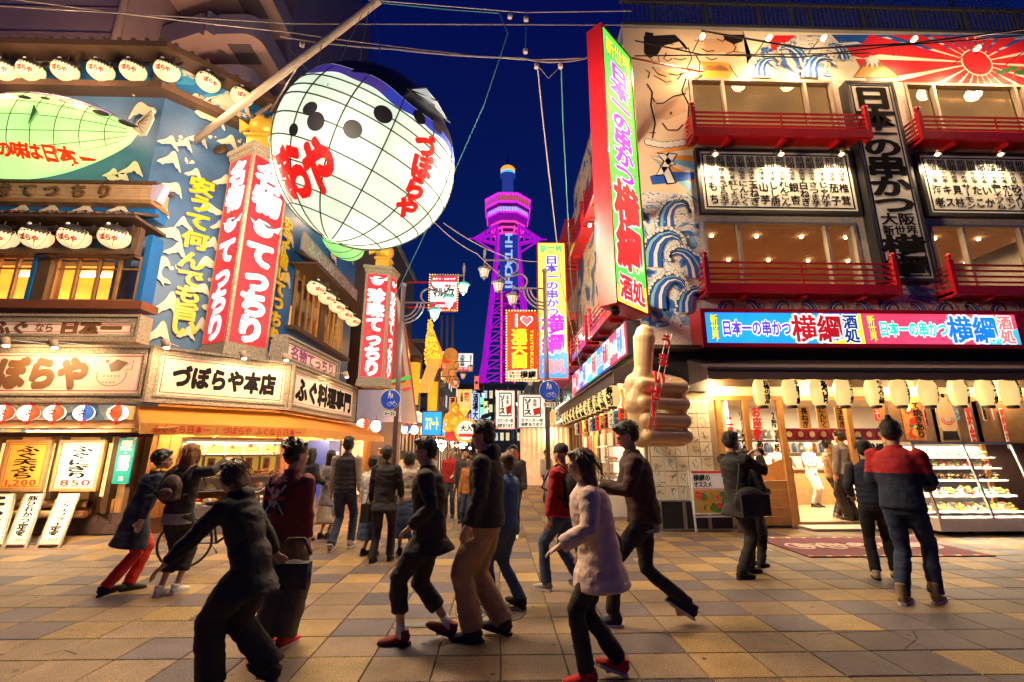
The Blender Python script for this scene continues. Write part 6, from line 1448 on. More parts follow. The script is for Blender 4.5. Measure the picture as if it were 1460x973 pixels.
for i in range(RNG+1):
 th=math.pi*i/RNG
 for k in range(SEG):
  a=2*math.pi*k/SEG;vs.append(gpt(M@Vector((math.sin(th)*math.cos(a),math.sin(th)*math.sin(a),math.cos(th))),1-.010*abs(math.sin(k*math.pi*14/SEG*1.0))*math.sin(th)))
m.v=vs
for i in range(RNG):
 for k in range(SEG):
  m.f.append((i*SEG+k,(i+1)*SEG+k,(i+1)*SEG+(k+1)%SEG,i*SEG+(k+1)%SEG));th=math.pi*(i+.5)/RNG;d=M@Vector((math.sin(th)*math.cos(2*math.pi*k/SEG),math.sin(th)*math.sin(2*math.pi*k/SEG),math.cos(th)))
  m.m.append(0);m.sm.append(True)
m.build('body',[BIGW],big)
T1=lambda a:1.03+.035*math.sin(3*a+1)+.02*math.sin(8*a);T2=lambda a:1.17+.03*math.sin(5*a)+.015*math.sin(13*a)
SP=lambda th,a,k:gpt(M@Vector((math.sin(th)*math.cos(a),math.sin(th)*math.sin(a),math.cos(th))),k)
def shell(f0,f1,k,a0,a1,nr,name,mm):
 m=MB();ns=max(8,int((a1-a0)*24));m.v=[SP(f0(a)+(f1(a)-f0(a))*j/nr,a,k)for j in range(nr+1)for a in[a0+(a1-a0)*i/ns for i in range(ns+1)]]
 for j in range(nr):
  for i in range(ns):m.f.append((j*(ns+1)+i,(j+1)*(ns+1)+i,(j+1)*(ns+1)+i+1,j*(ns+1)+i+1));m.m.append(0);m.sm.append(True)
 m.build(name,mm,big)
PI2=2*math.pi;shell(lambda a:0.001,T1,1.007,0,PI2,14,'back',BIGK)
az=lambda u,v:(lambda d:math.atan2(d.y,d.x))(M.transposed()@ghit(u,v))
WIRE=mat('fish_wire',(.05,.04,.02),.6)
for th in(1.22,1.36,1.47,1.68,1.9,2.12,2.34,2.58):MB().tube([gpt(M@Vector((math.sin(th)*math.cos(a),math.sin(th)*math.sin(a),math.cos(th))),1.004)for a in[2*math.pi*i/48 for i in range(49)]],.012,4,0,False).build('wire_hoop',WIRE,big)
for k in range(14):a=2*math.pi*k/14;MB().tube([gpt(M@Vector((math.sin(t_)*math.cos(a),math.sin(t_)*math.sin(a),math.cos(t_))),1.004)for t_ in[1.04+2.0*i/24 for i in range(25)]],.012,4,0,False).build('wire_rib',WIRE,big)
def ghit(u,v):
 """where the line of sight meets the balloon"""
 r=ray(u,v);c0=Vector((0,0,CAMZ))-gcx;A=sum((r[i]/GR[i])**2 for i in range(3));B=2*sum(r[i]*c0[i]/GR[i]**2 for i in range(3));Cc=sum((c0[i]/GR[i])**2 for i in range(3))-1
 D_=B*B-4*A*Cc;t_=(-B-math.sqrt(max(D_,0)))/(2*A);p=c0+r*t_;return Vector((p.x/GR.x,p.y/GR.y,p.z/GR.z)).normalized()
a_s=az(540,150);shell(T1,T2,1.0055,a_s,a_s+math.pi,4,'blue_band',BIGB);shell(T1,T2,1.0055,a_s+math.pi,a_s+PI2,4,'purple_band',BIGP)
def gdecal(d,fn_vs,fs,size,mm,name,rot=0.,k=1.008,sx=1.):
 e1=Vector((-d.y,d.x,0)).normalized();e2=d.cross(e1).normalized();e1,e2=e1*math.cos(rot)+e2*math.sin(rot),e2*math.cos(rot)-e1*math.sin(rot)
 m=MB();m.add([gpt(d+(e1*x*sx+e2*y)*size,k+z*.01)for x,y,z in fn_vs],fs);return m.build(name,mm,big)
RGL=mat('fish_red_letter',(.85,.01,.01),.4,emit=(1,.01,.01),es=.75,sample=False)
def gchar(ch,u,v,size,rot=0.,sx=1.,off=.05):
 vs,fs=glyph(ch,off);gdecal(ghit(u,v),[(x-.5,y-.38,z)for x,y,z in vs],fs,size,RGL,'letter',rot,1.008,sx)
for ch,u,v,s_,r_i in(('や',454,237,.50,-.15),('ら',423,245,.50,-.2),('ぼ',405,250,.48,-.2)):gchar(ch,u,v,s_*1.12,r_i,.62,.06)
for ch,u,v in(('づ',607,208),('ぼ',602,238),('ら',592,268),('や',580,296)):gchar(ch,u,v,.25,.25,1.1,.07)
ring_=[(math.cos(2*math.pi*i/20),math.sin(2*math.pi*i/20),0)for i in range(20)]
for u,v,s_,sx in((546,164,.15,1),(503,185,.145,1),(451,174,.15,1),(597,168,.125,1),(623,182,.125,1),(648,218,.12,1),(443,156,.11,1.2),(420,186,.1,1)):gdecal(ghit(u,v),ring_,[tuple(range(20))],s_*.6,PBLK,'spot',.2,1.014,sx)
gdecal(ghit(524,103),[(x*1.6,y*.5,0)for x,y,z in ring_],[tuple(range(20))],.12,WHITE,'eye',.3,1.006);gdecal(ghit(524,103),[(x*1.3,y*.35,.3)for x,y,z in ring_],[tuple(range(20))],.12,PBLK,'pupil',.3,1.008)
P=[ghit(578,134),ghit(608,126),ghit(628,142),ghit(640,176),ghit(614,156)]
m=MB();m.poly3([gpt(p,1.05)for p in P]);m.build('side_fin',mat('fin_white',(.7,.72,.7),.5,emit=(.8,.9,.8),es=.5),big)
for q_ in P[1:]:m=MB();m.tube([gpt(P[0],1.06),gpt(q_,1.06)],.014,4);m.build('fin_ray',PBLK,big)
tf=[atY(400,156,8.6),atY(420,130,8.6),atY(443,150,8.4),atY(428,168,8.4)]
m=MB();n_=Vector((0,.05,0));m.add([p-n_ for p in tf]+[p+n_ for p in tf],[(0,1,2,3),(7,6,5,4),(0,4,5,1),(1,5,6,2),(2,6,7,3),(3,7,4,0)]);m.build('tail_fin',PBLK,big)
for k in range(7):f=(k+.5)/7;m=MB();m.tube([tf[0].lerp(tf[1],f)-n_*1.3,tf[3].lerp(tf[2],f)-n_*1.3],.018,4);m.build('fin_ray',mat('fin_stripe',(.7,.55,.6),.5),big)
m=MB()
for(u,v,f)in((545,96,.98),(450,120,.72),(467,122,.93),(510,104,.96)):m.tube([pA_.lerp(pB_,f),gpt(ghit(u,v),1.0)],.009,4)
m.build('suspension_wire',STEEL,big)
for dx,dy,dz,e_ in((-2.2,.2,-.4,170),(2.3,.3,-.3,300),(0,-2.2,-.8,50),(0,.3,-2.3,50)):lamp('POINT','fish_fill_light',gcx+Vector((dx,dy,dz)),e_,(1,.95,.82),.6,big)  # added point lights outside the shell, boosting the lantern's glow
for dx,tgt,e_,sp in((1.0,(8.5,10.3,7.2),1500,100),(-1.5,(-9,9.8,7.2),850,110),(0,(0,3.5,0),950,130)):
 c_l=gcx+Vector((dx,-1.75,-.9));l=lamp('SPOT','fish_fill_light',c_l,e_,(1,.80,.56),.7,big,spot=sp);l.data.spot_blend=1;aim(l,Vector(tgt)-c_l)  # added spots beside the lantern, aimed to brighten both facades and the plaza
g2=thing('green_lantern',(-5.0,15.2,7.8),'pale green wired fish lantern peeking out under the great white fish','fish lantern')
c2=atY(490,346,13.5);m=MB();m.ell(c2,(.56,1.1,.42),20,12);m.build('body',lit('fish_green_soft',(.4,1,.3),.75),g2)
for k in range(6):th=.4+k*.45;MB().tube([c2+Vector((.57*math.sin(th)*math.cos(a),1.11*math.cos(th),.43*math.sin(th)*math.sin(a)))for a in[2*math.pi*i/24 for i in range(25)]],.012,4,0,False).build('wire',WIRE,g2)
# ================================================================== STEEL TOWER at the end of the street
TY=150.;tp0=atY(724,243,TY);TX=tp0.x;tzp=lambda v:atY(724,v,TY).z
tower=thing('steel_tower',(TX,TY,0),'tall magenta lit lattice tower with an octagonal observation deck at the end of the street','tower')
MAG=mat('tower_magenta',(.5,.05,.5),.5,var=.15,scale=.2,emit=(.46,.006,.66),es=.72);MAGD=mat('tower_shade',(.1,.01,.14),.6,emit=(.10,.003,.15),es=.6);MAGR=mat('tower_rim',(.5,.1,.3),.5,emit=(1,.06,.35),es=1.1)  # magenta lighting put into the steel as emission, with a dimmer copy for recesses
LEGS=[]
def half(v):return{520:32,480:28,440:23.5,400:19,368:15.8,345:14.2,330:15,320:16.5}[v]*TY/FPX/(math.cos(TILT)-(486.5-v)/FPX*math.sin(TILT))
vv=[320,330,345,368,400,440,480,520]
lev=[(tzp(v),half(v))for v in vv];lev+=[(8,lev[-1][1]*1.5),(0,lev[-1][1]*1.6)]
for sx_,sy_ in((-1,-1),(1,-1),(1,1),(-1,1)):
 m=MB()
 for(z0,h0),(z1,h1)in zip(lev,lev[1:]):m.beam((TX+sx_*h0,TY+sy_*h0,z0),(TX+sx_*h1,TY+sy_*h1,z1),.95,.95)
 m.build('leg',MAG,tower)
m=MB()
zs=[]
for(z0,h0),(z1,h1)in zip(lev,lev[1:]):
 n=max(1,round((z0-z1)/4.6))
 for k in range(n):zs.append((z0+(z1-z0)*k/n,h0+(h1-h0)*k/n))
for(z0,h0),(z1,h1)in zip(zs,zs[1:]):
 for a in range(4):
  c0,c1=[((-1,-1),(1,-1)),((1,-1),(1,1)),((1,1),(-1,1)),((-1,1),(-1,-1))][a]
  P=lambda c,h,z,t=1:Vector((TX+c[0]*h,TY+c[1]*h,z));Mi=(P(c0,h0,z0)+P(c1,h0,z0))/2
  m.beam(P(c0,h0,z0),P(c1,h0,z0),.32,.32);m.beam(P(c0,h1,z1),Mi,.28,.28);m.beam(P(c1,h1,z1),Mi,.28,.28)
lt=m.build('lattice',MAG,tower);lt['kind']='stuff'
for dx in(-2.0,2.2):m=MB();m.box(TX+dx-.28,TX+dx+.28,TY-lev[3][1]-.9,TY-lev[3][1]-.1,20,lev[0][0]);m.build('lift_rail',MAGR,tower)
m=MB();hb=lev[6][1];m.box(TX-2.6,TX+2.9,TY-lev[4][1]*.7,TY-lev[4][1]*.5,20,lev[0][0]);m.build('lift_shaft',MAGD,tower)
def octa(hw,z,rot=0):return[Vector((TX+hw/math.cos(math.pi/8)*math.cos(math.pi/8+k*math.pi/4),TY+hw/math.cos(math.pi/8)*math.sin(math.pi/8+k*math.pi/4),z))for k in range(8)]
K=TY/FPX*1.06
MAG2=mat('tower_deck',(.3,.02,.35),.5,emit=(.26,.004,.36),es=.8)
def tier(v0,w0,v1,w1,mm,name,dy=14):
 mm=MAG2 if mm is MAG else mm
 z0,z1=atY(724,v0,TY-dy).z,atY(724,v1,TY-dy).z;m=MB();a,b=octa(w0*K,z0),octa(w1*K,z1);m.add(a+b,[(i,(i+1)%8,8+(i+1)%8,8+i)for i in range(8)]+[tuple(range(8))[::-1],tuple(range(8,16))]);return m.build(name,mm,tower)
MAGX=mat('tower_edge',(.5,.05,.5),.5,emit=(.80,.02,.80),es=1.1)
for v0,w0,v1,w1,mm,nm in((330,14,313,17,MAG,'deck_tier'),(313,18.4,311,18.4,MAGR,'deck_rim'),(311,17,306,19,MAGD,'deck_tier'),(306,21.2,304,21.2,MAGR,'deck_rim'),(304,20,299,22,MAGD,'deck_tier'),(299,24.6,297,24.6,MAGR,'deck_rim'),(297,24,288,29,MAG,'deck_tier'),(288,30.5,286,30.5,MAGX,'deck_rim'),(286,29,279,29,mat('deck_window',(.2,.25,.5),.3,var=.9,scale=.5,emit=(.45,.6,1),es=.9),'deck_windows'),(279,31,274.5,31,MAGD,'deck_band'),(274.5,33,272.4,33,MAGX,'deck_rim'),(272.4,31,262.5,31,mat('upper_window',(.3,.1,.05),.3,var=.9,scale=.5,emit=(.75,.2,.02),es=.5),'deck_windows'),(262.5,33.5,260.3,33.5,MAGX,'deck_rim'),(260.3,30,255,12,MAGD,'deck_roof')):tier(v0,w0,v1,w1,mm,nm)
m=MB();zr_=atY(724,256,TY-14).z;m.lathe([(8.5*K,zr_-3),(8.5*K,tzp(252)),(12*K,tzp(252)),(12*K,tzp(251.4))],(TX,TY,0),24);m.build('crown',mat('tower_cyan',(.05,.2,.5),.4,emit=(.02,.05,.3),es=.7),tower)
for k in range(8):
 for w_,v0,v1 in((30.4,286,278),(31.6,271,262)):
  z0,z1=atY(724,v0,TY-14).z,atY(724,v1,TY-14).z;a,b=octa(w_*K,z0)[k],octa(w_*K,z0)[(k+1)%8]
  if a.y>TY+2 and b.y>TY+2:continue
  for j in range(6):p=a.lerp(b,j/6);m=MB();m.beam(p,p+Vector((0,0,z1-z0)),.28,.28);m.build('mullion',MAG,tower)
m=MB();m.lathe([(10.5*K,tzp(251.2)),(10.5*K,tzp(247))],(TX,TY,0),24);m.build('crown',lit('crown_blue',(.05,.45,1),1.4),tower)
m=MB();m.lathe([(10.5*K,tzp(246.8)),(11*K,tzp(242.5)),(9*K,tzp(240.3)),(.1,tzp(239.5))],(TX,TY,0),24);m.build('crown',lit('crown_orange',(1,.28,.02),1.6),tower)
m=MB();m.tube([(TX,TY,tzp(246)),(TX,TY,tzp(222))],.25,5);m.build('mast',DKSTEEL,tower)
zo=tzp(341);h_=lev[2][1]
for s in(-1,1):
 m=MB();tip=Vector((TX+s*47*TY/FPX*1.1,TY,zo))
 for yy in(-1,1):
  for zt in(tzp(326),tzp(330)):m.beam((TX+s*h_,TY+yy*h_,zt),tip,.5,.5)
  for zt in(tzp(357),tzp(341)):m.beam((TX+s*h_,TY+yy*h_,zt),tip,.5,.5)
 for f in(.3,.55,.8):p=tip*f+Vector((TX+s*h_,TY-h_,tzp(326)))*(1-f);q_=tip*f+Vector((TX+s*h_,TY-h_,tzp(357)))*(1-f);m.beam(p,q_,.35,.35);m.beam(q_,tip*(f-.2)+Vector((TX+s*h_,TY-h_,tzp(326)))*(1.2-f),.3,.3)
 m.beam(tip,tip+Vector((s*2,0,0)),.4,.4);m.build('outrigger',MAG,tower)
NEO=lit('neon_blue_white',(.35,.5,1),1.0);NEB=mat('neon_back',(.01,.02,.15),.5,emit=(.02,.05,.45),es=.6)
m=MB();zt_,zb_=tzp(346),tzp(424);m.box(TX-3.0+.3,TX+3.4,TY-lev[4][1]-1.6,TY-lev[4][1]-1.2,zb_,zt_);m.build('neon_board',NEB,tower)
m=MB();kx=(zt_-zb_)/7
for i,ch in enumerate('HITACHI'):m.char(ch,TX+.35,zt_-(i+.5)*kx,kx*1.15,5.6,TY-lev[4][1]-1.7,lambda s,n,z:Vector((s,n,z)),0,.03,rot=-math.pi/2)
m.build('neon_word',NEO,tower)
# ================================================================== STREET SIDES
NIGHTW=mat('night_wall',(.16,.12,.13),.8,var=.2,scale=2,dirt=.4);GREYB=mat('grey_block',(.20,.17,.19),.8,var=.15,dirt=.3);WINL=lit('lit_window',(1,.78,.45),.8);WINC=lit('lit_window_cool',(.75,.85,1),.6);WIND=mat('dark_window',(.03,.035,.06),.15,var=.1)
def block(name,x0,x1,y0,y1,h,label,wall=NIGHTW,fx=None,rows=0,cols=0,seed=0,face='x',lit_p=.35):
 o=thing(name,((x0+x1)/2,(y0+y1)/2,0),label,'building');MB().box(x0,x1,y0,y1,0,h).build('wall',wall,o);MB().box(x0-.15,x1+.15,y0-.15,y1+.15,h,h+.3).build('parapet',CONC,o)
 rr=random.Random(seed)
 for F,L in((Fr((x0,y0),0),x1-x0),(Fr((x1,y0),90),y1-y0)if(x0+x1)/2<0 else(Fr((x0,y1),-90),y1-y0)):
  if face=='f' and F.n.y>-.5:continue
  c_n=max(1,int(cols*L/8));dz=(h-3.6)/max(rows,1)
  for r_ in range(rows):
   for k in range(c_n):
    a=(k+.2)*L/c_n;b=(k+.8)*L/c_n;z0=3.6+r_*dz;f=MB();f.box(a-.08,b+.08,0,.06,z0-.08,z0+dz*.55+.08,F);w=f.build('window',DKSTEEL,o);MB().box(a,b,.06,.075,z0,z0+dz*.55,F).build('pane',(WINL if rr.random()<.6 else WINC)if rr.random()<lit_p else WIND,w)
 return o
apw=mat('apartment_wall',(.72,.52,.48),.8,var=.12,scale=.6,dirt=.2);apd=mat('apartment_dark',(.22,.18,.28),.7,var=.2)
ap=thing('apartment_block',(-16,20,0),'tall brown apartment block with curved balconies rising behind the pufferfish restaurant','building')
x1a=atY(412,40,21).x;xm=atY(160,60,17).x
MB().box(-48,xm,17,34,0,34).build('wall',apw,ap)
for k in range(16):MB().box(-48,xm,16.96,17,12.5+k*1.35,12.53+k*1.35).build('wall_joint',apd,ap)
MB().box(xm,x1a,21.5,34,0,38).build('rear_wall',apd,ap)
for k in range(8):
 z=12.2+k*2.9;P=[(xm+.05,21.6),(xm+.05,19.2)]+[(xm+2.5+(x1a-xm-4.5)*t,18.4+.15*math.sin(t*9))for t in[i/8 for i in range(9)]]+[(x1a-.7+.7*math.sin(a),19.1-.7*math.cos(a))for a in[i*math.pi/10 for i in range(6)]]+[(x1a,21.6)]
 m=MB();n=len(P);vs=[Vector((x,y,zz))for zz in(z,z+1.15)for x,y in P];m.add(vs,[tuple(range(n)),tuple(range(n,2*n))[::-1]]+[(i,(i+1)%n,n+(i+1)%n,n+i)for i in range(n)]);m.m=[0,1]+[1]*n;m.build('balcony',[apw,mat('balcony_blue',(.30,.27,.36),.7,var=.12)],ap)
 MB().box(xm+2.6,x1a-2,18.2,18.28,z+.5,z+.58).build('balcony_trim',apd,ap)
 MB().box(xm+3.5,xm+4.6,19.0,20.2,z-.03,z-.0).build('soffit_hatch',GREYB,ap)
MB().tube([(xm+.3,16.8,8),(xm+.3,16.8,36)],.16,10).build('drain_pipe',mat('pipe_pale',(.5,.38,.32),.5),ap)
rl=thing('added_roof_lamp',(-14,14.5,ZE),'lamp on the flat roof of the pufferfish restaurant, out of sight from the street','lamp');MB().tube([(-14,14.5,ZE),(-14,14.5,ZE+.9)],.04,6).build('pole',DKSTEEL,rl);MB().lathe([(.16,.9),(.12,1.05),(.02,1.08)],(-14,14.5,ZE),10).build('shade',DKSTEEL,rl);MB().ell((-14,14.5,ZE+.95),(.1,.1,.06),8,6).build('bulb',BULB,rl)
lamp('POINT','added_roof_light',(-14,14.3,ZE+1.3),480,(1,.60,.42),.3,rl);lamp('POINT','added_roof_light',(-9.5,14.6,ZE+1.0),220,(1,.72,.55),.3,rl)  # added lights to brighten the apartment block; the second has no fixture
rs=thing('white_building',(5,21,0),'narrow pale building with red beams just beyond the corner restaurant','building');MB().box(3.6,9,YS+.3,26,0,13).build('wall',mat('pale_wall',(.5,.45,.42),.7,dirt=.3),rs)
for z in(5.0,7.0,9.2,11.4):MB().box(2.9,3.6,YS+.3,26,z,z+.35).build('beam',RED,rs)
for z in(4.1,6.1):MB().box(3.55,3.6,YS+.8,25.5,z,z+.8).build('window_band',WIND,rs)
block('dark_shophouse',3.6,12,26.3,44,12,'dark shophouse on the right side of the street beyond the pale building',NIGHTW,rows=3,cols=3,seed=3)
block('dark_shophouse',3.4,12,44.3,70,9,'low dark shophouse farthest down the right side of the street',GREYB,rows=2,cols=4,seed=4)
block('grey_building',-22,-7.0,26,36,15,'plain dark grey building rising behind the left side shops',mat('grey_tower',(.13,.11,.12),.8,var=.2),rows=0,cols=0)
block('dark_shophouse',-12,-5.3,36.3,58,10,'dark shophouse on the left side of the street behind the golden display',NIGHTW,rows=3,cols=4,seed=5)
block('dark_shophouse',-12,-4.9,58.3,84,8,'low dark shophouse farthest down the left side of the street',GREYB,rows=2,cols=4,seed=6)
eb=block('long_office',-30,30,96,104,15,'long dark building with rows of lit windows closing the street below the tower',GREYB,rows=4,cols=7,seed=9,face='f',lit_p=.5)
block('far_block',-70,-34,120,140,13,'low dark far building left of the tower',GREYB,rows=3,cols=2,seed=10,face='f',lit_p=.3);block('far_block',34,75,118,140,14,'low dark far building right of the tower',GREYB,rows=3,cols=2,seed=11,face='f',lit_p=.3)
# ---- left street side: pale wall, tall banner, tiled shop, gold cone, lantern cluster
def panel_sign(name,u0,v0,u1,v1,y,label,face,frame,draw=None,bulbs=None,thick=.25,cat='sign',hang=None):
 F=Fr((0,y),0);a,b,c,d=rectpx(F,u0,v0,u1,v1);o=thing(name,F((a+b)/2,0,c),label,cat);t=(b-a)*.03+.02
 MB().box(a,b,-thick,-.02,c,d,F).build('case',frame,o);MB().box(a+t,b-t,-.02,.0,c+t,d-t,F).build('panel',face,o)
 if draw:draw(F,a+t,b-t,c+t,d-t,o)
 if bulbs:
  r=(b-a)*.022;m=MB();n1_,n2_=int((b-a)/(r*4)),int((d-c)/(r*4))
  for k in range(n1_+1):
   for z in(c,d):m.ell(F(a+(b-a)*k/n1_,.02,z),(r,r,r),6,4)
  for k in range(1,n2_):
   for x in(a,b):m.ell(F(x,.02,c+(d-c)*k/n2_),(r,r,r),6,4)
  m.build('bulbs',bulbs,o,kind='stuff')
 if hang:MB().beam(F(b if hang>0 else a,-.1,(c+d)/2+(d-c)*.3),F((b if hang>0 else a)+hang,-.1,(c+d)/2+(d-c)*.3),.08,.08).beam(F(b if hang>0 else a,-.1,c+(d-c)*.1),F((b if hang>0 else a)+hang,-.1,c+(d-c)*.1),.08,.08).build('bracket',RED if frame is RED else DKSTEEL,o)
 return o
BULBS=lit('small_bulb',(1,.55,.10),3.0,sample=False)
def d_yellow(F,a,b,c,d,o):
 H,Wd,cs=d-c,b-a,(a+b)/2;m=MB();MB().sheet([(a,c),(b,c),(b,c+H*.17),(cs,c+H*.22),(a,c+H*.15)],.004,F).build('lower_flash',PB,o)
 m.text_h('新世界',a+.08,b-.08,d-H*.05,H*.07,.008,F,1,.03)
 for off,n,mi in((.10,.007,0),(.035,.013,2)):m.text_v('日本一の串かつ',cs,d-H*.10,d-H*.56,Wd*.5,n,F,mi,off)
 for off,n,mi in((.10,.008,0),(.04,.015,3)):m.text_v('横綱',cs,d-H*.55,c+H*.17,Wd*.85,n,F,mi,off)
 m.text_h('酒処',a+.1,b-.1,c+H*.08,H*.10,.010,F,4,.05);m.build('lettering',[LW,lit('letter_green',(.05,.6,.25),1,sample=False),LV,MG,LPK],o)
panel_sign('vertical_sign',765,345,812,541,18,'tall yellow lit sign with blue and magenta lettering over the street',lit('sign_yellow',(1,.82,.10),1.25),RED,d_yellow,None,.3,hang=1.3)
def d_love(F,a,b,c,d,o):
 H,Wd=d-c,b-a;m=MB();m.char('I',a+Wd*.3,d-H*.13,Wd*.5,H*.26,.006,F,0,.05);cx,cz,r=a+Wd*.66,d-H*.13,Wd*.17
 heart=[(cx+r*1.05*math.sin(t)**3,cz+r*(.85*math.cos(t)-.33*math.cos(2*t)-.13*math.cos(3*t)-.05*math.cos(4*t)))for t in[2*math.pi*i/28 for i in range(28)]]
 m.sheet([(cx+(x-cx)*1.25,cz+(z-cz)*1.25)for x,z in heart][::-1],.006,F,0);m.sheet(heart[::-1],.012,F,2)
 m.text_v('通天閣',a+Wd*.40,d-H*.26,c+H*.16,Wd*.55,.008,F,1,.05)
 t='TSUTENKAKU';zz=d-H*.27
 for i,ch in enumerate(t):m.char(ch,b-Wd*.17,zz-(i+.5)*H*.058,H*.062,Wd*.20,.008,F,1,.02,rot=-math.pi/2)
 MB().sheet([(a,c),(b,c),(b,c+H*.15),(a,c+H*.12)],.003,F).build('lower_panel',mat('love_cream',(.8,.7,.5),.5,emit=(1,.9,.6),es=.7),o)
 m.text_h('日本一の',a+.06,a+Wd*.4,c+H*.09,H*.05,.009,F,3,.02);m.text_h('串かつ',a+.06,a+Wd*.4,c+H*.04,H*.05,.009,F,3,.02);m.text_h('横綱',a+Wd*.42,b-.05,c+H*.065,H*.11,.009,F,3,.04)
 m.build('lettering',[LW,LY,lit('heart_pink',(1,.2,.22),1,sample=False),INK],o)
panel_sign('heart_sign',722,443,768,543,20,'red and gold lit heart sign edged with bulbs, below the tower',lit('sign_scarlet',(.85,.06,.015),.8),BRASS,d_love,BULBS,.3,hang=2.2)
def d_white(F,a,b,c,d,o):
 H,Wd=d-c,b-a;MB().box(a,b,0,.006,d-H*.18,d,F).box(a,b,0,.006,c,c+H*.22,F).build('red_band',lit('band_red',(1,.02,.06),.9),o)
 m=MB();m.text_h('串かつ・おみやげ',a+.08,b-.08,d-H*.09,H*.08,.010,F,0,.03);m.text_h('マルビス',a+.1,b-.1,c+H*.50,H*.30,.008,F,1,.05);m.text_h('串かつ',a+Wd*.55,b-.1,c+H*.7,H*.1,.009,F,2,.04);m.text_h('本家総本店',a+Wd*.2,b-Wd*.2,c+H*.1,H*.1,.010,F,0,.03);m.build('lettering',[LW,INK,PRED],o)
panel_sign('white_sign',613,392,652,443,24,'white and red lit sign edged with bulbs behind the green street lamps',lit('sign_white',(.9,.95,.95),.9),RED,d_white,BULBS,.3,hang=-1.2)
def d_so(F,a,b,c,d,o):
 H,Wd=d-c,b-a;m=MB();n=.006
 for s0,s1,z0,z1 in((.15,.85,.92,.95),(.15,.85,.32,.35),(.15,.19,.35,.92),(.81,.85,.35,.92)):m.box(a+Wd*s0,a+Wd*s1,0,n,c+H*z0,c+H*z1,F)
 m.text_v('ソース',a+Wd*.34,c+H*.90,c+H*.38,Wd*.3,.008,F,0,.06);m.text_h('カウンター席',a+Wd*.08,b-Wd*.08,c+H*.21,H*.11,.008,F,0,.03);m.text_h('座敷あります',a+Wd*.08,b-Wd*.08,c+H*.08,H*.11,.008,F,0,.03);m.sheet([(a+Wd*.58,c+H*.36),(a+Wd*.86,c+H*.42),(a+Wd*.80,c+H*.62),(a+Wd*.54,c+H*.56)],.012,F,1);m.text_v('串焼',a+Wd*.62,c+H*.88,c+H*.64,Wd*.14,.009,F,0,.02);m.build('lettering',[INK,PRED],o)
SW2=lit('sign_white_warm',(1,.9,.74),.85)
panel_sign('white_sign',738,562,779,611,21,'wide white lit sign with black brushed characters behind the right pole',SW2,STEEL,d_so,None,.3)
panel_sign('white_sign',706,556,735,613,24,'narrow white lit sign with black brushed characters and a grey figure',SW2,RED,d_so,None,.3)
def d_kushi(F,a,b,c,d,o):
 m=MB();m.text_v('串かつ',(a*.35+b*.65),d-.1,c+.35,(b-a)*.45,.008,F,0,.06);m.text_v('日本橋酒場',(a*.75+b*.25),d-.1,c+.35,(b-a)*.25,.008,F,1,.04);m.sheet([(a,c),((a+b)/2,c-.5),(b,c)],-.01,F,2);m.build('lettering',[PRED,INK,lit('lantern_gold',(1,.5,.06),.9)],o)
panel_sign('lantern_sign',653,556,672,584,24,'small gold lantern shaped sign with red and black characters edged with bulbs',lit('kushi_face',(1,.62,.2),.8),BRASS,d_kushi,BULBS,.2)
def d_rows(F,a,b,c,d,o):
 H,Wd=d-c,b-a;m=MB();m.text_v('大阪名物',a+Wd*.3,d-.1,c+H*.25,Wd*.3,.008,F,0,.04);m.text_h('ジャンジャン',a+.05,b-.05,c+H*.12,H*.14,.008,F,1,.03);m.build('lettering',[INK,LW],o);MB().box(a,b,0,.004,c,c+H*.2,F).build('red_band',lit('band_red',(1,.02,.06),.9),o)
panel_sign('white_sign',652,503,675,530,34,'small white lit sign with a red lower band, above the lantern shaped sign',lit('sign_white',(.9,.95,.95),.9),DKSTEEL,d_rows,None,.3)
panel_sign('white_sign',620,500,645,528,31,'pale blue lit sign behind the round drums of the golden display',lit('sign_blue_white',(.7,.85,1),.8),DKSTEEL,d_rows,None,.3)
panel_sign('blue_sign',602,586,630,622,19.5,'bright blue shop sign with yellow characters under the tiled roof',lit('sign_cyan',(.02,.35,.85),1.1),DKSTEEL,lambda F,a,b,c,d,o:MB().text_h('スマート',a+.1,b-.1,(c+d)/2,.6,.01,F,0,.05).build('lettering',LY,o),None,.2)
o=thing('round_sign',atY(665,614,22),'round cream lit sign with an orange rim hanging over the left side of the street','sign');c_=atY(665,614,22);FZ=Fr((c_.x,c_.y),0)
MB().lathe([(.001,-.1),(.52,-.1),(.56,0),(.52,.1),(.001,.1)],c_,24,M=Matrix.Rotation(RD(90),3,'X')).build('case',lit('rim_orange',(1,.35,.03),1.1),o);MB().disc((0,c_.z),.44,.12,FZ,0,24).build('panel',SW2,o);MB().text_h('大入',-.28,.28,c_.z+.1,.3,.13,FZ,0,.04).box(-.35,.35,.12,.125,c_.z-.3,c_.z-.15,FZ,1).build('lettering',[INK,PRED],o)
for k,(u0,v0,u1,v1,col,nm)in enumerate([(672,560,684,600,(.4,.6,1),'pale blue'),(676,602,690,612,(1,.1,.3),'pink'),(668,590,676,630,(.9,.3,.8),'violet'),(690,596,699,632,(.5,.9,1),'cyan'),(640,566,650,600,(1,.3,.1),'orange')]):
 panel_sign('small_sign',u0,v0,u1,v1,34+k*3,f'tiny distant {nm} lit sign on the left side of the street',lit('tiny_'+nm.replace(' ','_'),col,.9),DKSTEEL,lambda F,a,b,c,d,o:MB().text_v('酒場大阪'[:max(2,int((d-c)/(b-a)))],(a+b)/2,d-.05,c+.05,(b-a)*.7,.01,F,0,.04).build('lettering',INK,o),None,.3)
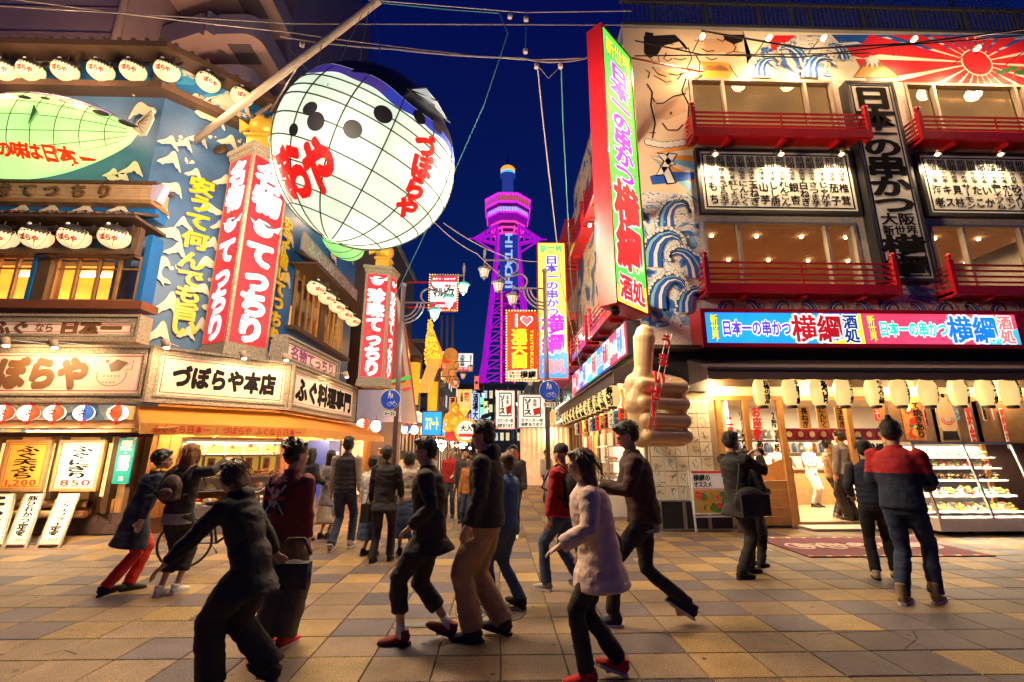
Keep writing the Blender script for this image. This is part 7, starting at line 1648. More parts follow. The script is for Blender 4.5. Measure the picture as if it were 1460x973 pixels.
for k,(u0,v0,u1,v1,y,col,nm,tx)in enumerate([(655,592,664,604,30,(1,.5,.1),'amber','酒'),(676,536,683,556,40,(1,.15,.1),'scarlet','串'),(684,566,690,592,46,(.3,1,.6),'mint','麺'),(690,572,696,590,52,(1,.8,.3),'golden','鍋'),(698,600,704,622,50,(1,.3,.6),'rose','酒'),(741,616,752,632,30,(1,.6,.2),'apricot','鮨'),(753,614,765,626,27,(.9,.1,.1),'crimson','肉'),(814,560,826,590,19.4,(1,.3,.3),'coral','焼'),(634,590,641,612,27,(1,.85,.5),'ivory','茶')]):
 panel_sign('small_sign',u0,v0,u1,v1,y,f'small {nm} coloured lit sign among the crowded signs up the street',lit('crowd_'+nm,col,.95),DKSTEEL,lambda F,a,b,c,d,o,tx=tx:MB().char(tx,(a+b)/2,(c+d)/2,(b-a)*.8,(b-a)*.8,.01,F,0,.05).build('lettering',INK,o),None,.25)
pw=thing('pale_wall',(-6.5,19,0),'plain pale lilac shop front panel under the slim red box sign','wall');a=atY(511,556,18.4);b=atY(560,602,18.4)
MB().box(a.x,b.x+.3,18.4,18.6,b.z,a.z).build('panel',mat('lilac_panel',(.55,.45,.55),.4,.3,var=.08,emit=(.6,.5,.7),es=.12),pw);MB().box(a.x,b.x+.3,18.42,18.6,0,b.z).build('lower_wall',NIGHTW,pw)
for k in range(9):
 p=atY(518,606,16.4).lerp(atY(618,616,25.5),k/8);rlantern(p,f'round striped lantern in the row under the pale shop fronts, {ORD[k]} from the left','round striped lanterns down the left street side',k%3==1,1.6,k*.8)
bn=thing('tall_banner',(-5.2,19,0),'tall tapering red and cream banner wall with slanted bands beside the pole','banner');q_=[atY(547,600,19),atY(594,604,19),atY(578,470,19),atY(560,395,19),atY(548,395,19)]
m=MB();m.add([p+Vector((0,dy,0))for dy in(0,.3)for p in q_],[(0,1,2,3,4),(9,8,7,6,5),(0,5,6,1),(1,6,7,2),(2,7,8,3),(3,8,9,4),(4,9,5,0)]);m.build('sheet',mat('banner_red',(.42,.08,.07),.45,var=.2,scale=.6,emit=(.8,.1,.08),es=.12),bn)
m=MB();m.poly3([atY(547,600,18.97),atY(594,604,18.97),atY(586,545,18.97),atY(547,560,18.97)]);m.poly3([atY(564,420,18.96),atY(570,430,18.96),atY(591,590,18.96),atY(584,590,18.96)]);m.build('cream_band',mat('banner_cream',(.6,.45,.36),.5,emit=(1,.6,.4),es=.15),bn)
for k,c in enumerate(((.1,.7,.1),(.8,.3,.02),(.75,.1,.05))):v=545+k*8;MB().poly3([atY(548,v,18.93-.01*k),atY(586,v-10,18.93-.01*k),atY(586,v-5,18.93-.01*k),atY(548,v+4,18.93-.01*k)]).build('stripe',mat(f'banner_stripe_{"abc"[k]}',c,.5,emit=c,es=.35),bn)
ts_=thing('tiled_shop',(-5.5,23,0),'wooden eatery with stacked tiled roofs and glowing yellow pillars on the left side','building')
MB().box(-10,-4.9,21.5,29,0,7.5).build('wall',DKWOOD,ts_);YP=lit('pillar_yellow',(1,.46,.02),.75)
for(u0,v0,u1,v1,y)in((581,518,596,578,20.6),(609,545,622,598,23.5)):
 a=atY((u0+u1)/2,v1,y);h=atY(600,v0,y).z-a.z;MB().lathe([(.22,0),(.26,h)],a,12).build('pillar',YP,ts_);MB().lathe([(.3,0),(.3,.3)],a+Vector((0,0,h)),12).lathe([(.26,-.25),(.26,0)],a,12).build('pillar_cap',DKWOOD,ts_)
def troof(p0,p1,out,z,rise,n=14):
 m=MB();p0,p1,o_=Vector(p0),Vector(p1),Vector(out);m.add([p0+Vector((0,0,z)),p1+Vector((0,0,z)),p1+o_+Vector((0,0,z-rise)),p0+o_+Vector((0,0,z-rise)),p0+Vector((0,0,z-.1)),p1+Vector((0,0,z-.1)),p1+o_+Vector((0,0,z-rise-.12)),p0+o_+Vector((0,0,z-rise-.12))],[(0,1,2,3),(7,6,5,4),(3,2,6,7),(0,3,7,4),(1,5,6,2)])
 for k in range(n):f=(k+.5)/n;a=p0.lerp(p1,f)+Vector((0,0,z+.05));m.tube([a,a+o_+Vector((0,0,-rise))],.07,6)
 m.build('tiled_roof',mat('roof_tile_dark',(.10,.085,.08),.5,var=.25),ts_)
troof((-6.2,20.8,0),(-5.6,30,0),(1.4,0,0),atY(600,500,22).z,.9,22);troof((-6.0,20.2,0),(-5.4,30,0),(1.6,0,0),atY(600,590,22).z+.2,.6,22)
for k in range(6):a=atY(596+k*3,560,21.8);MB().beam(a,a+Vector((.5,0,1.6)),.22,.05).build('slanted_sign',mat('slant_gold',(.7,.4,.1),.5,emit=(1,.5,.1),es=.5),ts_)
lamp('POINT','eatery_fill_light',(-4.6,22,3.2),60,(1,.6,.25),.2,ts_);lamp('POINT','eatery_fill_light',(-4.2,26,5.2),60,(1,.6,.25),.2,ts_)  # unseen point lights added to light the eatery front
gcn=thing('golden_light_cone',atY(618,528,24),'tall pointed curtain of golden bulbs above the tiled shop','light display');rr=random.Random(5);m=MB()
for k in range(420):
 t=rr.random()**.7;v=455+t*72;hw=2+t*(13 if t<.75 else 13-(t-.75)*30);u=613+t*4+rr.uniform(-1,1)*hw;p=atY(u,v,24+rr.uniform(-.4,.4));m.ell(p,(.042,.042,.05),5,3)
m.build('bulbs',lit('gold_bulb',(1,.42,.03),1.4,sample=False),gcn,kind='stuff');q_=[atY(608,520,24.3),atY(612,455,24.3),atY(632,505,24.3),atY(628,525,24.3)];MB().poly3(q_).poly3([p+Vector((0,.1,0))for p in q_]).build('backing',mat('gold_backing',(.4,.2,.03),.5,emit=(1,.4,.03),es=.4),gcn);lamp('POINT','gold_glow',atY(622,500,23),60,(1,.5,.1),.3,gcn)
m=MB()
for k in range(3):m.beam(atY(630+k*8,450,27),atY(629+k*8,530,27),.12,.12)
tag(m.build('sign_posts',DKSTEEL,base=atY(638,530,27)),'dark thin upright steel posts carrying the white and red sign','posts')
dr=[(643,508,.9,(.55,.25,.06)),(645,522,.8,(.6,.3,.08)),(638,515,.7,(.7,.12,.03)),(640,535,.85,(.7,.3,.08)),(648,545,.6,(.5,.2,.06))]
for k,(u,v,r,c)in enumerate(dr):
 p=atY(u,v,26);o=thing('round_drum',p,f'round orange festival drum hanging over the left side, {ORD[k]} from the top','drum','festival drums over the left street side');MB().lathe([(r*.42,-.35),(r*.5,0),(r*.42,.35)],p,16,M=Matrix.Rotation(RD(80),3,'X')).build('body',mat(f'drum_{"abcde"[k]}',c,.5,var=.3,emit=c,es=.35),o);MB().tube([p,p+Vector((0,0,r*.6))],.02,5).build('hook',DKSTEEL,o)
fg=thing('golden_figure',atY(648,612,23),'glossy golden seated figure ornament on the left side of the street','statue');p=atY(648,600,23);m=MB();m.ell(p,(.42,.36,.5),14,10);m.ell(p+Vector((0,-.05,.62)),(.26,.25,.28),12,8);m.ell(p+Vector((-.36,-.1,.15)),(.14,.14,.34),10,6,M=Matrix.Rotation(.5,3,'Y'));m.ell(p+Vector((.36,-.1,.15)),(.14,.14,.34),10,6,M=Matrix.Rotation(-.5,3,'Y'));m.ell(p+Vector((-.25,-.25,-.4)),(.3,.3,.18),10,6);m.ell(p+Vector((.25,-.25,-.4)),(.3,.3,.18),10,6);fm=fuse(m,.05,3);fm.transform(Matrix.Translation(-world_loc(fg)));fm.materials.append(mat('gold_gloss',(.8,.42,.06),.25,.5,emit=(1,.5,.05),es=.35));ob=bpy.data.objects.new('body',fm);COL.objects.link(ob);ob.parent=fg;MB().box(p.x-.4,p.x+.4,p.y-.3,p.y+.3,p.z-1.0,p.z-.55).build('plinth',RED,fg)
for k in range(5):
 p=atY(612+k*13,636,20+k*4);o=thing('hanging_bulb_cluster',p,f'cluster of bright bulbs hanging along the left shop fronts, {ORD[k]} from the left','lamp','bulb clusters along the left shops');m=MB()
 for j in range(6):m.ell(p+Vector((rr.uniform(-.4,.4),rr.uniform(-.2,.2),rr.uniform(-.2,.3))),(.07,.07,.08),6,4)
 m.build('bulbs',FLB,o,kind='stuff');lamp('POINT','cluster_light',p+Vector((.4,-.3,-.3)),45,(1,.68,.35),.15,o)
for side,xs,ys in((-1,-4.95,(19,23.5,28,33,38.5,45,53,62)),(1,3.42,(19,23,27.5,33,39,46,54))):
 for k,(y0,y1)in enumerate(zip(ys,ys[1:])):
  o=thing('shop_front',(xs,(y0+y1)/2,0),f'glowing shop front on the {"left" if side < 0 else "right"} side of the street, {ORD[k]} past the corner restaurant','shop front');G2=mat(f'front_glow_{"abc"[k % 3]}',(.6,.4,.2),.6,var=.5,scale=1.5,emit=((1,.55,.2),(1,.75,.45),(1,.4,.15))[k%3],es=(.75,.95,.6)[k%3])
  x0,x1=(xs,xs+.1)if side>0 else(xs-.1,xs);MB().box(x0,x1,y0+.2,y1-.2,.0,2.5).build('glazing',G2,o)
  for j in range(5):y=y0+.2+(y1-y0-.4)*j/4;MB().box(xs-.13 if side>0 else xs,xs if side>0 else xs+.13,y-.06,y+.06,0,2.6).build('post',DKWOOD,o)
  MB().box(xs-(.9 if side>0 else 0),xs+(.9 if side<0 else 0),y0,y1-.1,2.6,2.72).build('canopy',[DKWOOD,RED,AWN,MIDWOOD][k%4],o)
  F=Fr((xs,y1),-90)if side>0 else Fr((xs,y0),90);L=y1-y0;MB().box(.3,L-.3,.5,.7,2.8,3.6,F).build('fascia',[lit('fascia_red',(1,.06,.03),.8),SW2,lit('fascia_amber',(1,.45,.04),.8),PB][(k+(side>0))%4],o);MB().text_h(['大阪名物串かつ','たこ焼き','居酒屋','ホルモン焼'][k%4],.6,L-.6,3.2,.6,.72,F,0,.05).build('lettering',[INK,WHITE][k%2],o)
  xx=xs+(1.2 if side<0 else-1.2);lamp('POINT','front_fill_light',(xx,(y0+y1)/2,2.3),45,(1,.66,.34),.2,o)  # unseen point light added before each front, standing in for its lamps
pc=thing('plastic_curtain',(2.6,21.5,0),'clear plastic rain curtain with warm light behind, under the wide white sign','curtain');m=MB();a,b=atY(742,640,21.3).x,atY(812,640,21.3).x
for k in range(50):x0,x1=a+(b-a)*k/50,a+(b-a)*(k+1)/50;y0_,y1_=21.3+.06*math.sin(k*1.3),21.3+.06*math.sin((k+1)*1.3);m.add([Vector((x0,y0_,.1)),Vector((x1,y1_,.1)),Vector((x1,y1_,2.6)),Vector((x0,y0_,2.6))],[(0,1,2,3)],0,True)
m.build('sheet',mat('plastic_film',(.75,.5,.32),.3,var=.35,scale=3,emit=(1,.55,.28),es=.42),pc);MB().box(a-.05,b,21.2,21.4,2.6,2.75).build('rail',STEEL,pc)  # the sheet itself emits the warm light, none passes through it
# ---- street lamps: pole with three hanging lanterns on bent arms
GLAMP={'lit':lit('lamp_glass_green',(.55,1,.75),2.4),'off':mat('lamp_glass_pale',(.55,.45,.35),.4,emit=(1,.8,.6),es=.35)}
PM=mat('pole_purple_grey',(.22,.18,.22),.45,.4,var=.15);LTOP=mat('lamp_top_green',(.03,.30,.22),.4,emit=(0,.5,.35),es=.35)
def street_lamp(base,h,sgn,on,label,sc=1.,rz=0):
 o=thing('street_lamp',base,label,'street lamp','street lamps with three hanging lanterns');F=lambda x,y,z:Vector(base)+Vector((math.cos(rz)*x*sgn-math.sin(rz)*y,math.sin(rz)*x*sgn+math.cos(rz)*y,z))
 MB().tube([F(0,0,0),F(0,0,1.1)],.10*sc,12).tube([F(0,0,1.1),F(0,0,h)],.065*sc,12).ell(F(0,0,h+.03),(.09,.09,.08),10,6).build('pole',PM,o)
 u=.0165*1.2;T=lambda pts:MB().tube([F(x,0,z)for x,z in pts],.028,8)
 T([(0,h-.5),(.92,h-.5),(.92,h-.62)]).build('arm',PM,o)
 def arc(cx,cz,r,a0,a1,n=8):return[(cx+r*math.cos(RD(a0+(a1-a0)*i/n)),cz+r*math.sin(RD(a0+(a1-a0)*i/n)))for i in range(n+1)]
 T([(1.32,h-.25),(1.32,h-.08)][::-1]+[(.72,h-.08)]+arc(.72,h-.29,.21,90,270)).build('arm',PM,o)
 T([(1.72,h+.18),(1.72,h+.34),(.98,h+.34)]+arc(.98,h+.13,.21,90,270)).build('arm',PM,o)
 T([(1.32,h-.08),(1.32,h+.02)]).build('finial',PM,o);MB().tube([F(1.72,0,h+.34),F(1.72,0,h+.62),F(1.72,0,h+.75)],[.03,.045,.004],8).build('finial',PM,o)
 for r in(.42,.52,.62):T(arc(0,h-.5,r,-90,0)).build('scroll',PM,o)
 for(x,z)in((.92,h-.62),(1.32,h-.25),(1.72,h+.16)):
  c=F(x,0,z);l_=MB();l_.lathe([(.04,0),(.17,-.07),(.20,-.10),(.16,-.115),(.03,-.1)],c,12);hd=l_.build('lantern',LTOP if on else PM,o);MB().lathe([(.02,-.36),(.09,-.34),(.145,-.12)],c,8,smooth=False).build('glass',GLAMP['lit' if on else 'off'],hd)
  m=MB()
  for k in range(8):a=k*math.pi/4;m.beam(c+Vector((.092*math.cos(a),.092*math.sin(a),-.34)),c+Vector((.148*math.cos(a),.148*math.sin(a),-.12)),.012,.012)
  m.lathe([(.005,-.43),(.03,-.38),(.10,-.345)],c,8);m.build('cage',PM,hd)
  if on:lamp('POINT','lantern_light',c+Vector((0,0,-.5)),22,(.55,1,.75),.1,o)
 return o
lp=atG(557,733);rp=atG(783,735);PH=6.2
street_lamp((lp.x,lp.y,0),atY(557,408,lp.y).z,1,True,'green lit street lamp on the left pole behind the round blue sign')
street_lamp((rp.x,rp.y,0),atY(779,388,rp.y).z,-1,False,'unlit street lamp on the right pole in front of the yellow sign')
for k,(x,y,sg,on,nm)in enumerate(((-3.3,25,1,False,'dark street lamp before the golden display, second on the left side'),(2.6,25,-1,False,'second street lamp on the right side of the street'),(-3.0,37,1,True,'third street lamp on the left side of the street, green lit'),(2.4,37,-1,True,'third street lamp on the right side of the street, green lit'),(-3,50,1,True,'fourth street lamp on the left side of the street, green lit'),(2.4,50,-1,True,'fourth street lamp on the right side of the street, green lit'),(-3,64,1,True,'fifth street lamp on the left side of the street, green lit'),(2.4,64,-1,True,'fifth street lamp on the right side of the street, green lit'),(-3,80,1,True,'farthest street lamp on the left side, green lit'),(2.4,80,-1,True,'farthest street lamp on the right side, green lit'))):
 street_lamp((x,y,0),6.0,sg,on,nm)
def bsign(base,u,v,label):
 c=atY(u,v,base.y-.16);o=thing('traffic_sign',c,label,'traffic sign');F=Fr((c.x,c.y),0);r=.27
 MB().lathe([(.001,0),(r,0),(r,.02),(.001,.02)],c,32,M=Matrix.Rotation(RD(90),3,'X')).build('rim',WHITE,o);MB().disc((0,c.z),r-.012,.023,F,0,32).build('disc',mat('sign_blue',(.015,.06,.38),.35,var=.03,emit=(.01,.06,.5),es=.25),o)
 m=MB();z=c.z
 def man(cx,cz,s):m.disc((cx,cz+.085*s),.02*s,.026,F,0,10);m.sheet([(cx-.03*s,cz-.0),(cx+.03*s,cz),(cx+.035*s,cz+.06*s),(cx-.035*s,cz+.06*s)],.026,F);m.stroke([(cx-.015*s,cz),(cx-.03*s,cz-.08*s)],.022*s,.026,F);m.stroke([(cx+.015*s,cz),(cx+.03*s,cz-.08*s)],.022*s,.026,F)
 man(-.03,z+.12,1.05);man(.04,z+.09,.7)
 for dx in(-.02,.12):
  m.stroke([(dx+.05*math.cos(t),z-.12+.05*math.sin(t))for t in[2*math.pi*i/12 for i in range(13)]],.01,.026,F)
 m.stroke([(-.02,z-.12),(.02,z-.06),(.10,z-.06),(.12,z-.12)],.01,.027,F);m.stroke([(.02,z-.06),(.05,z-.12),(.10,z-.06),(.11,z-.03)],.01,.027,F);m.build('symbol',WHITE,o)
 MB().box(-.16,.16,0,.02,z-.44,z-.31,F).build('plate',WHITE,o);MB().text_h('9－22',-.13,.13,z-.375,.11,.024,F,0,.03).build('lettering',INK,o);MB().box(-.02,.02,-.1,0,z-.4,z-.35,F).box(-.02,.02,-.1,0,z-.05,z+.05,F).build('clamp',STEEL,o)
bsign(lp,557,570,'round blue pedestrian and bicycle sign with hours plate on the left pole');bsign(rp,783,557,'round blue pedestrian and bicycle sign with hours plate on the right pole')
# ---- overhead cables
def cable(pts,r,label,sag=.0,mm=CABLE,n=10):
 P=[]
 for a,b in zip(pts,pts[1:]):
  a,b=Vector(a),Vector(b)
  for i in range(n):t=i/n;P.append(a.lerp(b,t)-Vector((0,0,sag*4*t*(1-t))))
 P.append(Vector(pts[-1]));m=MB();m.tube(P,r*.75,5);tag(m.build('overhead_cable',mm,base=P[0]),label,'cable',None)
GC=mat('grey_cable',(.22,.19,.22),.5);TC=mat('teal_cable',(.04,.22,.26),.5);PALE=mat('pale_wire',(.5,.42,.38),.4)
y1=9.0
cable([atY(-60,5,y1),atY(420,34,y1),atY(905,36,9.6)],.022,'thick grey cable crossing the sky at the top, upper one',.0,GC)
cable([atY(-60,-12,y1),atY(410,46,y1),atY(740,85,y1),atY(890,78,9.4)],.016,'thin pale cable crossing the sky just above the great fish',.05,PALE)
cable([atY(525,0,y1),atY(745,18,y1),atY(900,16,9.6)],.014,'thin pale cable at the very top above the gap between buildings',.0,PALE)
cable([atY(540,4,y1+.1),atY(640,14,y1+.1),atY(712,19,y1+.1),atY(724,48,y1),atY(690,150,9.5),atY(650,240,11),atY(560,430,14)],.02,'teal cable dropping from the top and sweeping behind the great fish',.0,TC)
cable([atY(400,52,y1),atY(560,70,y1),atY(745,83,y1),atY(800,88,y1),atY(850,78,9.2)],.03,'bundled grey cable passing above the great fish to the green sign',.05,GC)
cable([atY(766,92,y1),atY(775,180,10),atY(800,400,14),atY(835,560,17)],.022,'pale grey cable running down the sky beside the green sign, left one',.0,PALE)
cable([atY(800,92,y1),atY(803,180,10),atY(814,400,15),atY(838,600,17)],.022,'blue grey cable running down the sky beside the green sign, right one',.0,TC)
cable([atY(768,95,y1),atY(782,112,y1),atY(798,96,y1)],.014,'short looped cable between the two hanging cables',.0,GC)
cable([atY(620,318,13),atY(680,362,14),atY(750,420,18)],.02,'thin cable from below the great fish towards the heart sign, lower one',.1,PALE)
cable([atY(632,318,13),atY(720,366,15),atY(780,372,18)],.02,'thin cable from below the great fish towards the yellow sign, upper one',.1,PALE)
cable([atY(1000,44,9.0),atY(1150,70,9.0),atY(1300,62,9.0),atY(1480,40,9.2)],.03,'black cable bundle sagging across the mural below the floodlights',.0)
cable([atY(905,58,9.0),atY(1000,78,9.0),atY(1140,82,9.0),atY(1270,66,9.0),atY(1480,50,9.2)],.022,'second black cable sagging across the rising sun mural',.0)
cable([atY(905,80,9.0),atY(1060,78,9.1),atY(1240,76,9.1)],.02,'thin black cable from the green sign across the wave mural',.0)
INS=mat('insulator',(.6,.5,.42),.4)
for k,(u,v)in enumerate(((431,62),(727,22),(750,26),(749,72),(765,93),(799,93))):
 p=atY(u,v,y1);m=MB();m.lathe([(.02,-.09),(.06,-.07),(.03,-.03),(.06,0),(.02,.03)],p,10);tag(m.build('insulator',INS,base=p),f'small pale ceramic insulator on the overhead cables, {ORD[k]} from the left','insulator','insulators on the overhead cables')
cable([atY(750,26,y1),atY(749,72,y1)],.014,'short vertical wire between two insulators above the gap',0,TC,3)
cable([atY(410,66,y1),atY(470,140,9.4),atY(520,200,10)],.01,'thin blue wire slanting down behind the hanging pole',0,TC)
# ================================================================== PEOPLE
SKIN=mat('skin',(.56,.33,.22),.5,var=.06,scale=12);LIP=mat('lips',(.42,.12,.10),.45);EYEM=mat('eye_dark',(.03,.02,.02),.2)
HAIRS={'black':mat('hair_black',(.018,.014,.013),.45,var=.5,scale=40,bump=.6,bscale=60),'brown':mat('hair_brown',(.10,.045,.02),.45,var=.5,scale=40,bump=.6,bscale=60),'auburn':mat('hair_auburn',(.26,.09,.025),.42,var=.4,scale=40,bump=.6,bscale=60),'grey':mat('hair_grey',(.35,.32,.30),.5,var=.3,scale=40,bump=.5)}
def cloth(name,c,rough=.85,var=.22,sc_=5):return mat('cloth_'+name,c,rough,var=var,scale=sc_,bump=.45,bscale=26)
CL={k:cloth(k,v)for k,v in dict(black=(.024,.021,.022),charcoal=(.05,.045,.05),navy=(.018,.024,.05),denim=(.05,.085,.17),dkdenim=(.025,.035,.075),khaki=(.36,.22,.11),beige=(.45,.34,.24),cream=(.6,.5,.38),white=(.7,.68,.64),red=(.45,.02,.02),dkred=(.16,.02,.018),brown=(.06,.028,.018),orange=(.5,.18,.03),grey=(.28,.26,.26),pink=(.72,.52,.44),camo=(.09,.075,.05),blue=(.06,.12,.28),olive=(.09,.09,.05),tan=(.3,.19,.11),bred=(.62,.03,.02)).items()}
SOLE=mat('shoe_sole',(.6,.57,.52),.6)
def eloft(m,rings,seg=14,mi=0):
 """rings: (centre, side vector, rx, ry); closed elliptical loft"""
 vs=[];n=len(rings)
 for i,(c,sx,rx,ry)in enumerate(rings):
  c=Vector(c);d=(Vector(rings[min(i+1,n-1)][0])-Vector(rings[max(i-1,0)][0])).normalized();x=Vector(sx);x=(x-d*x.dot(d)).normalized();y=d.cross(x)
  vs+=[c+x*math.cos(2*math.pi*k/seg)*rx+y*math.sin(2*math.pi*k/seg)*ry for k in range(seg)]
 m.add(vs,[(i*seg+k,i*seg+(k+1)%seg,(i+1)*seg+(k+1)%seg,(i+1)*seg+k)for i in range(n-1)for k in range(seg)]+[tuple(range(seg))[::-1],tuple((n-1)*seg+k for k in range(seg))],mi)
def ik(a,t,l1,l2,pole):
 d=t-a;L=min(max(d.length,.05),(l1+l2)*.999);d=d.normalized();x=(l1*l1-l2*l2+L*L)/(2*L);h=math.sqrt(max(l1*l1-x*x,0));p=pole-d*pole.dot(d)
 return a+d*x+p.normalized()*h,a+d*L
def ripple(me,amp,seed,zs=1.0):
 amp*=.72
 o=Vector((seed*7.3,seed*3.1,0));co=[v.co.copy()for v in me.vertices];nn=[v.normal.copy()for v in me.vertices]
 for v,c,n in zip(me.vertices,co,nn):
  v.co=c+n*amp*(.8*noise.noise(Vector((c.x*5,c.y*5,c.z*13*zs))+o)+.8*(.5-abs(noise.noise(Vector((c.x*9+c.z*5,c.y*9,c.z*17))+o))*1.6))
PSEED=[0]
def person(base,rz,H,label,top='black',bottom='black',shoe='black',hair='short',hcol='black',feet=((-.09,.0,0),(.09,.0,0)),hands=((-.24,.06,.80),(.24,.06,.80)),lean=(0,0),coat=0.,trouser='long',near=True,hyaw=0.,hpitch=0.,fat=1.0,hood=False,sleeves=None,vest=None,shoulder_w=1.,socks=None,toes=None,group=None,twist=0.,beanie=None,pelvis=(0,0),lower=None,face=True):
 PSEED[0]+=1;sd=PSEED[0];S_=H/1.7;o=thing('person',base,label,'person',group);o.rotation_euler=(0,0,rz)
 V=lambda x,y,z:Vector((x,y,z))*S_
 feet=[V(*f)+V(0,0,.085)for f in feet];spread=abs(feet[0].y-feet[1].y)/S_
 ph=.915-.10*spread**1.5-(max(0,spread-.75)*.2);mid=(feet[0]+feet[1])/2
 pel=Vector((mid.x*.6+pelvis[0]*S_,mid.y*.55+pelvis[1]*S_,ph*S_));chest=pel+V(lean[0]*.6,lean[1]*.6,.36);neck=pel+V(lean[0],lean[1],.545);hc=neck+V(lean[0]*.15,.02+lean[1]*.15,.145)
 ct,st_=math.cos(twist),math.sin(twist);side=Vector((ct,st_,0));hw=.175*S_*shoulder_w*(.93 if H<1.65 else 1)
 sh=[neck-side*hw+V(0,-.01,-.065),neck+side*hw+V(0,-.01,-.065)];hip=[pel+V(-.085,0,-.02),pel+V(.085,0,-.02)]
 kn,an=[],[]
 for h,f in zip(hip,feet):k_,a_=ik(h,f,.43*S_,.43*S_,Vector((0,1,.1)));kn.append(k_);an.append(a_)
 el,wr=[],[]
 for i,(s,t)in enumerate(zip(sh,hands)):t=V(*t);e_,w_=ik(s,t,.275*S_,.25*S_,Vector(((-.5,.5)[i],-1,-.4)));el.append(e_);wr.append(w_)
 X=Vector((1,0,0));vox=(.011 if near else .024)*S_
# ---- the body, one skin
 m=MB()
 R_=lambda c,rx,ry,sv=None:(c,sv or side,rx*S_,ry*S_)
 eloft(m,[R_(pel+V(0,0,-.07),.10,.085),R_(pel,.145,.10),R_(pel.lerp(chest,.5),.125,.09),R_(chest,.15,.105),R_(neck+V(0,0,-.06),.125,.08),R_(neck+V(0,0,-.02),.06,.06)])
 m.tube([neck+V(0,0,-.05),neck+V(0,0,.03),hc+V(0,-.01,-.04)],[.062*S_,.052*S_,.055*S_],12)
 hq=Matrix.Rotation(-hyaw,3,'Z')@Matrix.Rotation(hpitch,3,'X');hp=lambda x,y,z:hc+hq@V(x,y,z)
 E=lambda x,y,z,a,b,c:m.ell(hp(x,y,z),(a*S_,b*S_,c*S_),14,10,M=hq)
 E(0,-.012,.035,.078,.094,.088);E(0,.018,-.03,.062,.072,.085);E(0,.045,-.085,.034,.032,.032);E(0,.094,-.018,.013,.018,.02);E(0,.086,.006,.010,.014,.03);E(-.079,-.005,-.015,.010,.02,.032);E(.079,-.005,-.015,.010,.02,.032);E(0,.078,-.058,.026,.012,.010);E(-.03,.074,.022,.022,.012,.008);E(.03,.074,.022,.022,.012,.008)
 for i in(0,1):
  m.tube([sh[i],sh[i].lerp(el[i],.5),el[i],el[i].lerp(wr[i],.35),wr[i]],[.055*S_,.048*S_,.040*S_,.041*S_,.027*S_],10)
  d=(wr[i]-el[i]).normalized();sx=d.cross(Vector((0,0,1))if abs(d.z)<.8 else Vector((0,1,0))).normalized();up=sx.cross(d).normalized();pl=wr[i]+d*.05*S_
  wv=up if abs(d.z)>=.8 else sx;nv=d.cross(wv)
  eloft(m,[(wr[i]-d*.01,wv,.027*S_,.02*S_),(wr[i]+d*.035*S_,wv,.040*S_,.018*S_),(wr[i]+d*.085*S_,wv,.041*S_,.016*S_)],10)
  for k,(off,ln)in enumerate(((-.031,.062),(-.011,.074),(.010,.070),(.030,.054))):
   r0=wr[i]+d*.08*S_+wv*off*S_;m.tube([r0,r0+d*ln*.45*S_+nv*.004*S_,r0+d*ln*.8*S_+nv*.018*S_,r0+d*ln*S_+nv*.034*S_],[.0098*S_,.0092*S_,.0088*S_,.007*S_],6)
  t0=wr[i]+d*.03*S_-wv*.034*S_;m.tube([t0,t0+(d*.03-wv*.022)*S_,t0+(d*.058-wv*.026+nv*.012)*S_],[.013*S_,.0115*S_,.009*S_],6)
  eloft(m,[(hip[i],X,.07*S_,.07*S_),(hip[i].lerp(kn[i],.5),X,.055*S_,.058*S_),(kn[i],X,.040*S_,.042*S_),(kn[i].lerp(an[i],.3),X,.044*S_,.050*S_),(kn[i].lerp(an[i],.8),X,.034*S_,.036*S_),(an[i],X,.034*S_,.036*S_)],12)
  m.tube([an[i]+V(0,-.03,-.04),an[i]+V(0,.12,-.06)],[.034*S_,.028*S_],8)
 bm=fuse(m,vox,2);bm.materials.append(SKIN);b=bpy.data.objects.new('body',bm);COL.objects.link(b);b.parent=o
 def part(mb,name,mm,vx=None,sm=3,rip=0.,fused=True):
  if fused:
   me=fuse(mb,vx or(.016 if near else .028)*S_,sm)
   if rip:ripple(me,rip*S_,sd)
   me.materials.append(mm);q=bpy.data.objects.new(name,me);COL.objects.link(q)
  else:q=mb.build(name,mm,smooth=True)
  q.parent=o;return q
 if face:
  for s in(-1,1):part(MB().ell(hp(s*.031,.082,.004),(.014*S_,.007*S_,.007*S_),8,6,M=hq),'eye',EYEM,fused=False);part(MB().ell(hp(s*.032,.088,.024),(.019*S_,.005*S_,.004*S_),8,4,M=hq),'eyebrow',HAIRS[hcol],fused=False)
  part(MB().ell(hp(0,.090,-.058),(.022*S_,.006*S_,.006*S_),8,4,M=hq),'lips',LIP,fused=False)
# ---- hair
 m=MB();hE=lambda x,y,z,a,b,c:m.ell(hp(x,y,z),(a*S_,b*S_,c*S_),14,10,M=hq)
